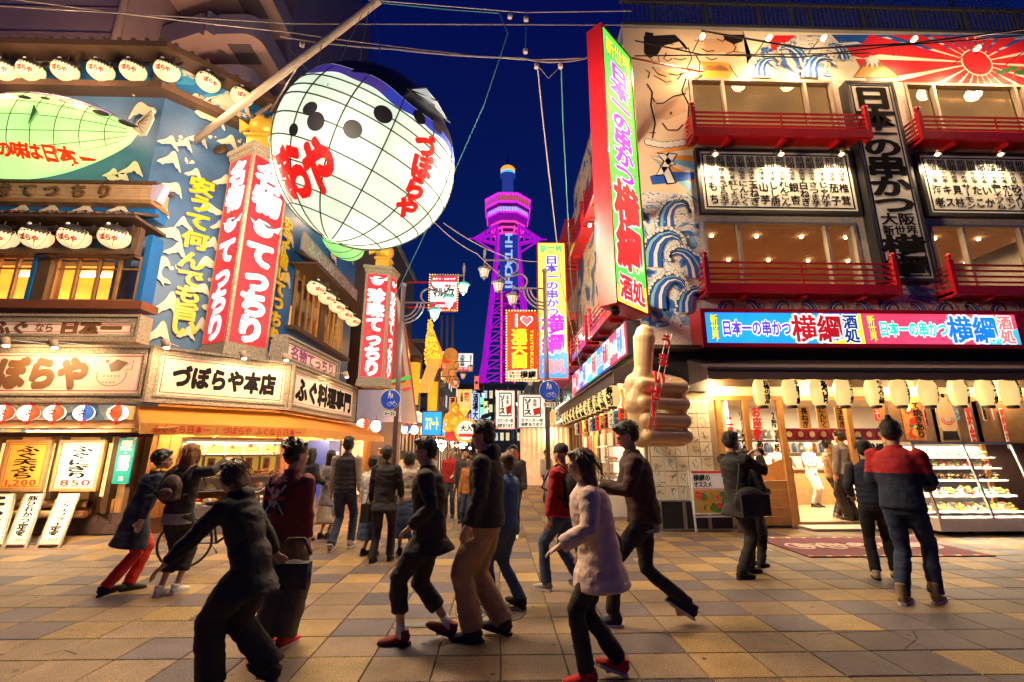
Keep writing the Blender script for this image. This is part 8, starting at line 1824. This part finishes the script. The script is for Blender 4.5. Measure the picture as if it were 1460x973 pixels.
 if beanie:hE(0,-.014,.055,.086,.10,.085);hE(0,-.01,.03,.090,.104,.035);part(m,'beanie',CL[beanie],sm=1,rip=.003)
 else:
  hE(0,-.022,.052,.088,.100,.090);hE(0,-.045,.0,.082,.078,.085)
  if hair=='spiky':
   rr=random.Random(sd)
   for _ in range(34):a,e=rr.uniform(0,6.28),rr.uniform(.1,1.4);d=Vector((math.cos(a)*math.cos(e),math.sin(a)*math.cos(e)-.25,math.sin(e)));m.tube([hp(*(d*.07+Vector((0,-.02,.05)))),hp(*(d*.135+Vector((0,-.02,.055))))],[.022*S_,.005*S_],5)
  elif hair=='curly':
   rr=random.Random(sd)
   for _ in range(40):a,e=rr.uniform(0,6.28),rr.uniform(-.5,1.4);d=Vector((math.cos(a)*math.cos(e),math.sin(a)*math.cos(e)-.3,math.sin(e)));m.ell(hp(*(d*.095+Vector((0,-.02,.04)))),(.026*S_,)*3,6,5)
  elif hair in('long','bob'):
   z1=-.24 if hair=='long' else-.10;w_=.078 if hair=='long' else .088
   eloft(m,[(hp(0,-.03,.08),X,.08*S_,.085*S_),(hp(0,-.045,-.02),X,.092*S_,.075*S_),(hp(0,-.065,z1*.6),X,.098*S_,.055*S_),(hp(0,-.07,z1),X,w_*S_,.035*S_)])
   for s in(-1,1):m.tube([hp(s*.07,.02,.06),hp(s*.086,.02,-.03),hp(s*.085,-.01,z1*.7)],[.025*S_,.022*S_,.014*S_],8)
  elif hair=='bun':m.ell(hp(0,-.04,.16),(.03*S_,)*3,10,8)
  hE(0,.045,.105,.06,.045,.025)
  part(m,'hair',HAIRS[hcol],(.011 if near else .022)*S_,1,.006)
  if near:
   rr=random.Random(sd+99);m=MB();ln={'long':.16,'bob':.09,'short':.045,'curly':.03,'spiky':.05,'bun':.04}[hair]
   for _ in range(150):
    a,e=rr.uniform(0,6.28),rr.uniform(-.35,1.5);d=Vector((math.cos(a)*math.cos(e),math.sin(a)*math.cos(e),math.sin(e)))
    if d.y>.35 and d.z<.62:continue
    p0=Vector((d.x*.086,d.y*.098-.022,d.z*.088+.052));t=Vector((d.x*.25+rr.uniform(-.3,.3),d.y*.25-.15,-1+.9*max(0,d.z)))*ln*rr.uniform(.6,1.2);m.tube([hp(*p0),hp(*(p0+t*.5+d*.012)),hp(*(p0+t+d*.004))],[.0035*S_,.003*S_,.0008],3)
   q=part(m,'hair_strands',HAIRS[hcol],fused=False);q['kind']='stuff'
# ---- trousers / skirt
 cb=CL[bottom];m=MB();fl=1.0
 if trouser=='skirt':
  zb=.45 if coat>.3 else .35
  eloft(m,[R_(pel+V(0,0,.07),.145,.11,X),R_(pel+V(0,0,-.08),.18,.145,X),((pel.x,pel.y,zb*S_+.1),X,.21*S_,.19*S_),((mid.x,mid.y*.7,zb*S_-.06),X,.235*S_,(.21+spread*.2)*S_)],20);part(m,'skirt',cb,rip=.014)
 else:
  eloft(m,[R_(pel+V(0,0,.06),.150,.110,X),R_(pel+V(0,-.005,-.02),.165,.125,X),R_(pel+V(0,0,-.10),.13,.10,X)])
  wd={'long':.066,'wide':.09,'slim':.055,'crop':.075,'baggy':.10}[trouser]
  for i in(0,1):
   end=an[i]+V(0,0,.0)if trouser in('long','slim','wide','baggy')else kn[i].lerp(an[i],.62)
   eloft(m,[(hip[i]+V(0,0,.0),X,.098*S_,.108*S_),(hip[i].lerp(kn[i],.45),X,(wd+.018)*S_,(wd+.028)*S_),(kn[i],X,(wd+.002)*S_,(wd+.008)*S_),(kn[i].lerp(end,.5),X,wd*S_,(wd+.004)*S_),(end,X,(wd-.004)*S_,(wd+.002)*S_)],12)
  part(m,'trousers',cb,rip=.015)
 if socks:
  for i in(0,1):m=MB();m.tube([an[i]+V(0,0,-.03),kn[i].lerp(an[i],.80)],[.044*S_,.041*S_],10);part(m,'sock',CL[socks],fused=False)
# ---- shoes
 for i in(0,1):
  a=an[i];tp=(toes or(0,0))[i];M2=Matrix.Rotation(RD(tp),3,'X');f=lambda x,y,z:a+M2@V(x,y,z);m=MB()
  eloft(m,[(f(0,-.075,-.045),X,.030*S_,.035*S_),(f(0,-.03,-.030),X,.042*S_,.048*S_),(f(0,.05,-.045),X,.046*S_,.036*S_),(f(0,.13,-.055),X,.047*S_,.026*S_),(f(0,.185,-.062),X,.028*S_,.016*S_)],12);m.tube([f(0,-.03,-.04),f(0,-.025,.03 if shoe not in('tan',)else .10)],[.045*S_,.046*S_],10)
  sh_=part(m,'shoe',CL[shoe],.011,2);m=MB();pts=[(-.034,-.07),(-.045,0),(-.048,.08),(-.042,.15),(0,.195),(.042,.15),(.048,.08),(.045,0),(.034,-.07),(0,-.092)]
  m.add([f(x,y,-.085)for x,y in pts]+[f(x,y,-.062)for x,y in pts],[tuple(range(10))[::-1],tuple(range(10,20))]+[(k,(k+1)%10,10+(k+1)%10,10+k)for k in range(10)]);q=m.build('sole',SOLE if shoe in('white','bred','tan','red','navy','grey')else CL['black']);q.parent=o
# ---- top
 g=.022*fat;ca=CL[top];m=MB();vt=vest is not None
 body_r=[R_(pel+V(0,0,-.05 if not vt else .0),.155+g,.115+g),R_(pel+V(0,0,.05),.145+g,.108+g),R_(pel.lerp(chest,.5),.137+g,.102+g),R_(chest,.158+g,.115+g),R_(chest.lerp(neck,.55),.165+g,.105+g*.7),R_(neck+V(0,-.005,-.045),.115+g*.5,.078+g*.5),R_(neck+V(0,-.005,.0),.066,.064)]
 if coat>.15:zc=max(pel.z-coat*S_,.2);body_r=[((mid.x*.8,pel.y+(mid.y-pel.y)*.4-.01,zc),side,(.185+g+coat*.05)*S_,(.15+g+spread*.10)*S_),((pel.x,pel.y,(zc+pel.z)/2),side,(.175+g)*S_,(.135+g+spread*.05)*S_)]+body_r
 eloft(m,body_r,20)
 arms=MB()if vt else m;sr=.058+g*.35
 for i in(0,1):arms.tube([sh[i]+side*(.02 if i==0 else-.02),sh[i],sh[i].lerp(el[i],.5),el[i],el[i].lerp(wr[i],.5),wr[i]+(el[i]-wr[i])*.04],[.07*S_,(sr+.008)*S_,sr*S_,(sr-.004)*S_,(sr-.010)*S_,(sr-.018)*S_],12)
 if hood:m.ell(neck+V(0,-.085,.0),(.10*S_,.06*S_,.075*S_),12,8)
 m.tube([neck+V(0,-.006,-.03),neck+V(0,-.008,.025)],[.078*S_,.067*S_],14)
 if vt:
  part(arms,'sleeves',CL[sleeves or 'beige'],rip=.010)
  for k in range(7):z=pel.z+(.03+.07*k)*S_;c=Vector(pel).lerp(neck,(z-pel.z)/(neck.z-pel.z));rr_=(.157+g)*S_;m.lathe([(rr_*.9,-.03*S_),(rr_*1.05,0),(rr_*.9,.03*S_)],c,20,M=Matrix.Diagonal(Vector((1,.72,1))))
  part(m,'vest',CL[vest],rip=.006)
 else:
  jk=part(m,'jacket' if top not in('cream','grey','brown')else 'sweater',ca,rip=.016)
  if lower:
   jk.data.materials.append(CL[lower])
   for p in jk.data.polygons:
    if p.center.z<chest.z-.06*S_:p.material_index=1
 o['_j']=0;del o['_j']
 return o,dict(neck=neck,chest=chest,pel=pel,sh=sh,el=el,wr=wr,side=side,S=S_,hc=hc,rz=rz,kn=kn,an=an)
def held(o_p,name,cat,label,mb,mm,at):
 """something carried: its own thing, standing where the person holds it"""
 M=Matrix.Translation(o_p.location)@Matrix.Rotation(o_p.rotation_euler[2],4,'Z');b=M@Vector(at);mb.v=[M@Vector(v)for v in mb.v]
 return tag(mb.build(name,mm,base=b,smooth=None),label,cat)
def backpack(o_p,k,label,mm,w=.13,h=.20,d=.08,pocket=True):
 c=(k['chest']+k['neck'])/2+Vector((0,-.20,-.14))*k['S'];M=Matrix.Translation(o_p.location)@Matrix.Rotation(o_p.rotation_euler[2],4,'Z');t=thing('backpack',M@(c-Vector((0,0,h))),label,'backpack');m=MB();m.ell(c,(w,d,h*.9),14,10);m.cbox(c-Vector((0,0,h*.3)),(w*1.7,d*1.5,h*1.2));me=fuse(m,.016,4);me.transform(Matrix.Translation(-c+Vector((0,0,h))));me.materials.append(mm);q=bpy.data.objects.new('bag',me);COL.objects.link(q);q.parent=t;t.rotation_euler=o_p.rotation_euler
 m=MB();m.ell(c+Vector((0,-d*.95,-h*.4)),(w*.7,d*.45,h*.4),12,8);m.v=[v-c+Vector((0,0,h))for v in m.v];q=m.build('pocket',mm);q.parent=t
 for s in(-1,1):
  m=MB();a=k['sh'][0 if s<0 else 1]+Vector((-s*.05,0,0));m.tube([c+Vector((s*w*.6,d*.3,h*.5)),a+Vector((0,-.09,.055)),a+Vector((0,-.01,.085)),a+Vector((0,.11,.01)),c+Vector((s*w*1.2,.36,-.02)),c+Vector((s*w*.9,.05,-h*.6))],.014,6);m.v=[v-c+Vector((0,0,h))for v in m.v];q=m.build('strap',mm);q.parent=t
 return t
def GP(u,v):p=atG(u,v);return(p.x,p.y,0)
def HT(u,vtop,vf):p=atG(u,vf);return atY(u,vtop,p.y).z*.985
L_,R_T,AW,TO=RD(90),RD(-90),0.,RD(180)
walk=dict(feet=((-.07,.34,0),(.07,-.30,.04)),toes=(0,25));walk2=dict(feet=((-.07,-.30,.04),(.07,.34,0)),toes=(25,0))
pk=dict(hands=((-.20,.10,.88),(.20,.10,.88)))
p,k=person(GP(168,846),RD(-48),HT(180,642,846),'woman in a long navy coat and bright red trousers striding towards the food case','navy','bred','black','curly',feet=((-.06,.10,0),(.07,-.14,.02)),toes=(0,14),lean=(.03,.15),coat=.38,fat=1.3,hyaw=.3,pelvis=(.0,.06));m=MB();m.tube([k['neck']+Vector((math.cos(a)*.075,math.sin(a)*.07,.01))for a in[2*math.pi*i/12 for i in range(13)]],.024,8);held(p,'scarf','scarf','mustard yellow scarf round the neck of the woman in the navy coat',m,cloth('mustard',(.55,.3,.03)),k['neck'])
p,k=person(GP(232,850),RD(-8),HT(238,634,850),'woman with long auburn hair raising one arm, in black jacket and white shoes','black','black','white','long','auburn',feet=((-.06,.02,0),(.08,.10,0)),hands=((-.20,.16,1.0),(.42,.18,1.52)),trouser='crop',lean=(.02,.02));backpack(p,k,'small dark backpack with red flower print on the woman with auburn hair',mat('floral_bag',(.09,.05,.045),.7,var=.9,scale=16),.12,.16,.07)
m=MB();
for a,z in((-.06,.05),(.03,.1),(.07,-.02),(-.03,-.08),(.05,-.1),(-.07,-.03)):m.ell(k['chest']+Vector((a,-.255,z)),(.024,.008,.024),8,5)
m=MB();eloft(m,[(k['pel']+Vector((0,0,-.115)),(1,0,0),.172,.135),(k['pel']+Vector((0,0,0)),(1,0,0),.168,.130)],18);me_=m.build('shirt_hem',CL['grey']);me_.parent=p
p,k=person(GP(330,988),L_,HT(330,655,988),'brown haired person in a black coat hurrying left across the left foreground','black','black','black','bob','brown',feet=((-.08,.12,0),(.08,-.26,.05)),toes=(0,28),hands=((-.26,.50,.95),(.26,-.12,.92)),lean=(0,.20),coat=.22,fat=1.5,hood=True,trouser='baggy',hpitch=-.25)
m=MB();c=k['wr'][1]+Vector((.05,-.12,-.16));m.cbox(c,(.09,.24,.18));m.ell(c,(.06,.14,.11),12,8);m.tube([c+Vector((0,.12,.14)),c+Vector((0,.06,.26)),c+Vector((0,-.06,.26)),c+Vector((0,-.12,.14))],.012,6);held(p,'shoulder_bag','bag','dark shoulder bag carried by the hurrying person in black',m,CL['charcoal'],c)
p,k=person(GP(384,926),RD(-18),HT(400,630,926),'spiky haired man in a dark red jacket with a printed back, standing in camouflage trousers','dkred','camo','red','spiky',feet=((-.07,-.04,0),(.09,.06,0)),lean=(.03,.02),trouser='baggy',fat=1.15,hyaw=.5,**pk)
c=k['chest'];w_=.115*k['S'];by=-.170*k['S'];bp_=thing('jacket_print',p.location+Vector((0,0,1)),'','');bpy.data.objects.remove(bp_)
def bq(pts,n,mi,m):m.poly3([Vector((c.x+x,c.y+by-n-.02*abs(x)+.0,c.z+z))for x,z in pts][::-1],mi)
m=MB();bq([(-w_,-.16),(w_,-.16),(w_,.08),(-w_,.08)],0,0,m);bq([(-w_,-.02),(w_,-.02),(w_,-.05),(-w_,-.05)],.003,1,m);bq([(-.018,-.16),(.018,-.16),(.018,.08),(-.018,.08)],.003,1,m);bq([(-w_,-.16),(-w_+.02,-.16),(w_,.07),(w_-.02,.08)],.002,2,m);bq([(w_-.02,-.16),(w_,-.16),(-w_+.02,.08),(-w_,.07)],.002,2,m)
rr=random.Random(4)
for _ in range(16):x,z=rr.uniform(-.05,.05),rr.uniform(-.14,.05);bq([(x+.018*math.cos(t),z+.026*math.sin(t))for t in[i*1.05 for i in range(6)]],.005+_*.0004,2 if _%3 else 3,m)
fxb=lambda s,n,z:Vector((c.x+s,c.y+by-n-.01,c.z+z));m.text_h('HYSTERIC',-.12,.12,.125,.055,.004,fxb,2,.03);m.text_h('GLAMOUR',-.05,.05,.092,.022,.004,fxb,2,.02);q=m.build('back_print',[CL['navy'],CL['red'],CL['cream'],CL['black']]);q.parent=p
person(GP(432,772),RD(-30),HT(440,640,772),'long haired woman in a black leather jacket and long beige skirt beside the left shops','black','beige','black','long',trouser='skirt',hands=((-.2,.22,1.05),(.2,.22,1.05)),near=False)
p,k=person(GP(462,768),RD(-20),HT(470,643,768),'woman in a grey coat and pale skirt looking at her phone by the left shops','grey','cream','black','long',trouser='skirt',coat=.3,hands=((-.12,.3,1.15),(.26,.06,.74)),near=False);m=MB();c=k['wr'][1]+Vector((0,.02,-.22));m.ell(c,(.09,.13,.17),10,8);held(p,'plastic_bag','bag','pale plastic carrier bag hanging from the hand of the woman in the grey coat',m,CL['white'],c)
person(GP(485,784),RD(-4),HT(490,622,784),'man in a black padded vest over beige sleeves walking away up the street','black','dkdenim','grey','short',vest='black',sleeves='beige',feet=((-.08,-.18,.02),(.08,.2,0)),toes=(20,0))
p,k=person(GP(543,801),RD(0),HT(546,637,801),'man in a black suit standing with his back to the camera near the left pole','black','black','black','short',feet=((-.12,-.06,0),(.12,.06,0)),coat=.18,hands=((-.24,.1,.82),(.22,.2,.95)),fat=1.1)
m=MB();c=k['wr'][0]+Vector((-.04,-.02,-.16));m.cbox(c,(.12,.32,.26));m.tube([c+Vector((0,.1,.12)),c+Vector((0,0,.28)),c+Vector((0,-.1,.12))],.01,5);held(p,'hand_bag','bag','black hand bag at the left side of the man in the suit',m,CL['black'],c)
p,k=person(GP(577,790),RD(20),HT(577,645,790),'woman in a cream sweater and denim skirt close beside the man in the suit','cream','denim','black','bob',trouser='skirt',hands=((-.18,.25,1.1),(.2,.1,.85)));m=MB();c=k['wr'][1]+Vector((-.06,-.02,-.18));m.cbox(c,(.05,.26,.3));held(p,'shopping_bag','bag','mustard yellow shopping bag held by the woman in the denim skirt',m,MATS['cloth_mustard'],c)
person(GP(524,792),RD(-25),HT(524,652,792),'person in a white top and denim skirt half hidden by the suited man','white','denim','black','short',trouser='skirt')
person(GP(600,742),TO,HT(598,640,742),'long haired woman in a beige coat facing the camera, standing by the left shops','beige','beige','black','long',trouser='skirt',coat=.3,hands=((-.1,.25,1.05),(.12,.25,1.1)))
person(GP(606,916),L_,HT(610,621,916),'man in a black sweater, cropped trousers and checked slip-on shoes walking left','black','black','dkred','short',feet=((-.05,.20,0),(.06,-.20,.03)),toes=(0,22),trouser='crop',coat=.18,fat=1.6,socks='white',hands=((-.18,.14,.95),(.18,.10,.95)),lean=(0,.04),hpitch=-.2)
person(GP(690,912),RD(80),HT(690,600,912),'tall man in a black hooded jacket and khaki trousers walking left beside his friend','black','khaki','charcoal','short',feet=((-.06,.08,0),(.10,-.14,.02)),toes=(0,12),fat=1.6,hood=True,trouser='wide',lean=(0,.03),hpitch=-.2,**pk)
person(GP(722,868),RD(60),HT(715,645,868),'person in a blue denim jacket and jeans behind the tall man in khaki trousers','blue','denim','black','short',hcol='brown',feet=((-.06,.15,0),(.07,-.15,.02)),toes=(0,15),near=False)
person(GP(640,738),TO,HT(642,640,738),'grey haired woman in a bright red jacket coming towards the camera','red','charcoal','black','short','grey',hands=((-.1,.25,1.05),(.2,.1,.8)),near=True)
person(GP(661,745),TO,HT(660,640,745),'smiling dark haired person in a black top between the red and orange jackets','charcoal','dkdenim','black','short')
person(GP(668,762),RD(150),HT(668,650,762),'person in an orange jacket turned half away in the middle of the street','orange','dkdenim','black','short','brown',hood=True)
person(GP(732,766),RD(170),HT(734,634,766),'man with a dark jacket open over a red checked shirt coming up the street','charcoal','black','white','short',feet=((-.08,.15,0),(.08,-.15,.03)),toes=(0,15),fat=1.2)
p,k=person(GP(780,716),RD(200),HT(778,642,716),'man in a cream jacket with a dark strap standing before the plastic curtain','cream','dkdenim','black','short')
p,k=person(GP(806,845),RD(50),HT(812,630,845),'man in a grey beanie and red jacket walking left with a large black backpack','red','denim','grey',beanie='charcoal',feet=((-.07,.22,0),(.08,-.20,.03)),toes=(0,20),fat=1.3);backpack(p,k,'large black backpack on the man in the red jacket and beanie',CL['black'],.17,.27,.13)
p,k=person(GP(862,972),L_,HT(866,640,972),'long haired woman in a pale pink shawl, black trousers and red shoes walking left','pink','black','bred','long','brown',feet=((-.05,.14,0),(.06,-.14,.03)),toes=(0,20),coat=.24,fat=2.6,hands=((-.2,.34,1.0),(.2,.1,.9)),lean=(0,.10),trouser='long',hpitch=-.2)
m=MB();c=k['pel']+Vector((.24,-.05,.0));m.ell(c,(.07,.2,.17),12,8);m.tube([c+Vector((0,.12,.1)),k['sh'][1]+Vector((-.1,.0,.1)),c+Vector((-.02,-.14,.1))],.012,6);held(p,'shoulder_bag','bag','black shoulder bag against the hip of the woman in the pink shawl',m,CL['black'],c)
p,k=person(GP(925,892),RD(82),HT(918,594,892),'man in a dark brown sweater striding left while looking at his phone','brown','black','navy','short',feet=((-.06,.30,0),(.07,-.36,.06)),toes=(0,32),hands=((-.10,.36,1.12),(.10,.36,1.12)),hpitch=-.45,lean=(0,.08),fat=1.5,trouser='slim')
m=MB();eloft(m,[(k['pel']+Vector((0,0,-.13)),(1,0,0),.178,.145),(k['pel']+Vector((0,0,-.02)),(1,0,0),.175,.142)],18);q=m.build('shirt_hem',CL['grey']);q.parent=p;m=MB();c=(k['wr'][0]+k['wr'][1])/2+Vector((0,.08,.03));m.cbox(c,(.07,.02,.14));held(p,'phone','phone','black phone held in front of the man in the brown sweater',m,BLACK,c)
p,k=person(GP(1064,822),RD(-72),HT(1045,615,822),'businessman in a black suit and shiny shoes holding up a camera outside the restaurant','black','black','black','short',feet=((-.09,.16,0),(.09,-.14,0)),hands=((-.08,.32,1.42),(.10,.32,1.40)),coat=.22,fat=1.3,lean=(0,-.02))
m=MB();c=(k['wr'][0]+k['wr'][1])/2+Vector((0,.09,.05));m.cbox(c,(.13,.06,.08));m.tube([c+Vector((0,.03,0)),c+Vector((0,.09,0))],.03,12);held(p,'camera_body','camera','small black camera raised in the hands of the businessman',m,BLACK,c)
m=MB();c=k['pel']+Vector((.30,-.10,-.02));m.ell(c,(.11,.27,.19),14,10);m.cbox(c-Vector((0,0,.03)),(.18,.46,.26));bg=thing('duffel_bag',p.location,'','');bpy.data.objects.remove(bg);m2=MB();m2.tube([c+Vector((0,.18,.12)),k['sh'][1]+Vector((-.06,.02,.09)),c+Vector((-.02,-.18,.12))],.014,6);m.add([v for v in m2.v],m2.f);held(p,'duffel_bag','bag','big soft black bag slung from the shoulder of the businessman',m,CL['black'],c)
person(GP(1078,808),RD(-60),HT(1072,642,808),'woman in a long black coat standing just behind the businessman','black','black','black','bob',coat=.45,hands=((-.2,.3,1.2),(.2,.2,1.1)),hcol='brown')
def at_door(u,vt,y,rz,label,**kw):
 b=atY(u,640,y);H=atY(u,vt,y).z-DOORZ;return person((b.x,y,DOORZ),rz,H,label,**kw)
at_door(1180,629,10.9,RD(-110),'young man in a brown jacket talking just inside the restaurant door',top='tan',bottom='charcoal',shoe='grey',hands=((-.1,.2,1.1),(.1,.25,1.1)))
at_door(1200,617,10.55,RD(20),'young man in a pale grey sweatshirt with his back turned in the doorway',top='grey',bottom='black',shoe='charcoal',trouser='wide')
at_door(1226,624,10.5,RD(150),'young man in a black jacket with red lining facing out of the doorway',top='black',bottom='dkdenim',shoe='black',hands=((-.1,.25,1.05),(.1,.22,1.02)))
for k_,(u,y,lb_)in enumerate(((1106,12.6,'white capped cook behind the glass left of the doorway'),(1152,13.0,'white clad cook at the kitchen counter inside the doorway'),(1232,12.8,'white clad cook behind the pane right of the doorway'))):b=atY(u,640,y);person((b.x,y,DOORZ),TO+.4*k_,1.66,lb_,top='white',bottom='white',shoe='black',beanie='white',near=False,hands=((-.2,.3,1.1),(.2,.3,1.1)))
person(GP(1262,826),RD(-30),HT(1248,628,826),'man in a padded navy vest and black trousers standing close to the display case','navy','black','cream','short',vest='navy',sleeves='charcoal',feet=((-.09,-.05,0),(.14,.10,0)),lean=(0,.04),hands=((-.18,.25,1.0),(.18,.28,1.0)))
p,k=person(GP(1312,860),RD(-55),HT(1292,598,860),'tall man in a red and navy jacket and brown boots looking into the display case','red','dkdenim','tan','bun',feet=((-.08,-.16,.0),(.10,.14,0)),lower='navy',lean=(0,.05),hands=((-.16,.30,1.08),(.16,.32,1.05)),fat=1.7)
extra=[(-2.9,18.5,TO,'black','dkdenim','short',1.7),(-1.9,21,AW,'charcoal','black','short',1.72),(-.8,19.5,TO,'navy','black','long',1.6),(.5,23,TO,'olive','dkdenim','short',1.74),(-3.6,22.5,AW,'brown','black','bob',1.6),(-.2,27,AW,'grey','black','short',1.7),(-1.4,30,TO,'black','black','short',1.72),(1.4,29,AW,'black','denim','long',1.6),(-2.4,34,AW,'beige','black','short',1.7),(.6,36,TO,'black','charcoal','short',1.7),(-.6,42,AW,'charcoal','black','bob',1.62),(1.6,44,TO,'red','black','short',1.7),(-4.2,17.0,RD(70),'charcoal','black','short',1.66),(-3.1,15.6,RD(-80),'cream','dkdenim','long',1.58),(2.3,17.5,RD(-90),'black','dkdenim','short',1.72)]
NM={'black':'black','charcoal':'charcoal grey','navy':'navy','olive':'olive green','brown':'brown','grey':'light grey','beige':'beige','red':'red','cream':'cream'}
for i,(x,y,rz,tp_,bt,hr,H)in enumerate(extra):
 w_=[walk,walk2][i%2];person((x,y,0),rz,H,f'distant {"walker coming closer" if rz == TO else "walker heading away" if rz == AW else "shopper"} in {NM[tp_]} top and {"jeans" if "denim" in bt else "dark trousers"}, {ORD[i]} of the far crowd',tp_,bt,'black',hr,near=False,group='far crowd up the street',**({'feet':((-.07,.2,0),(.07,-.2,.02))if i%2 else((-.07,-.2,.02),(.07,.2,0))}))
# ---- bicycle standing by the food case
bc=atG(318,806);bk=thing('bicycle',bc,'dark bicycle parked in front of the food case, half hidden by passers-by','bicycle');FBK=lambda x,z,y=0:Vector((bc.x+x*.92,bc.y+x*.38+y,z));RB=BLACK
for sx_,nm in((-.5,'w'),(.5,'w')):
 c=FBK(sx_,.33);ring=[c+Vector((math.cos(a)*.32*.92,math.cos(a)*.32*.38,math.sin(a)*.32))for a in[2*math.pi*i/28 for i in range(29)]];wh=MB().tube(ring,.018,6,0,False).build('wheel',RB,bk)
 m=MB()
 for i in range(14):m.tube([c,ring[i*2]],.0022,3)
 m.tube([c-Vector((0,.04,0)),c+Vector((0,.04,0))],.02,8);m.build('spokes',STEEL,wh)
FRM=mat('bike_frame',(.06,.06,.07),.3,.5)
for a,b,r in((FBK(.5,.33),FBK(.36,.85),.014),(FBK(-.12,.30),FBK(.38,.72),.018),(FBK(-.12,.30),FBK(-.22,.78),.016),(FBK(-.5,.33),FBK(-.12,.30),.012),(FBK(-.5,.33),FBK(-.20,.68),.011),(FBK(-.2,.70),FBK(.37,.80),.014)):MB().tube([a,b],r,8).build('frame_tube',FRM,bk)
MB().ell(FBK(-.23,.84),(.13,.07,.035),10,6).build('saddle',RB,bk);MB().tube([FBK(.36,.85),FBK(.34,.98),FBK(.30,1.0,-.25)],.012,6).tube([FBK(.34,.98),FBK(.30,1.0,.25)],.012,6).build('handlebar',STEEL,bk)
m=MB();m.box(-.16,.16,-.12,.12,.72,.95,lambda a,n,z:FBK(.62+a,z,n));m.build('basket',DKSTEEL,bk);MB().tube([FBK(-.12,.3,-.09),FBK(-.05,.18,-.09)],.01,6).build('crank',STEEL,bk)
bpy.data.objects.remove(_fo);bpy.data.scenes.remove(WS)
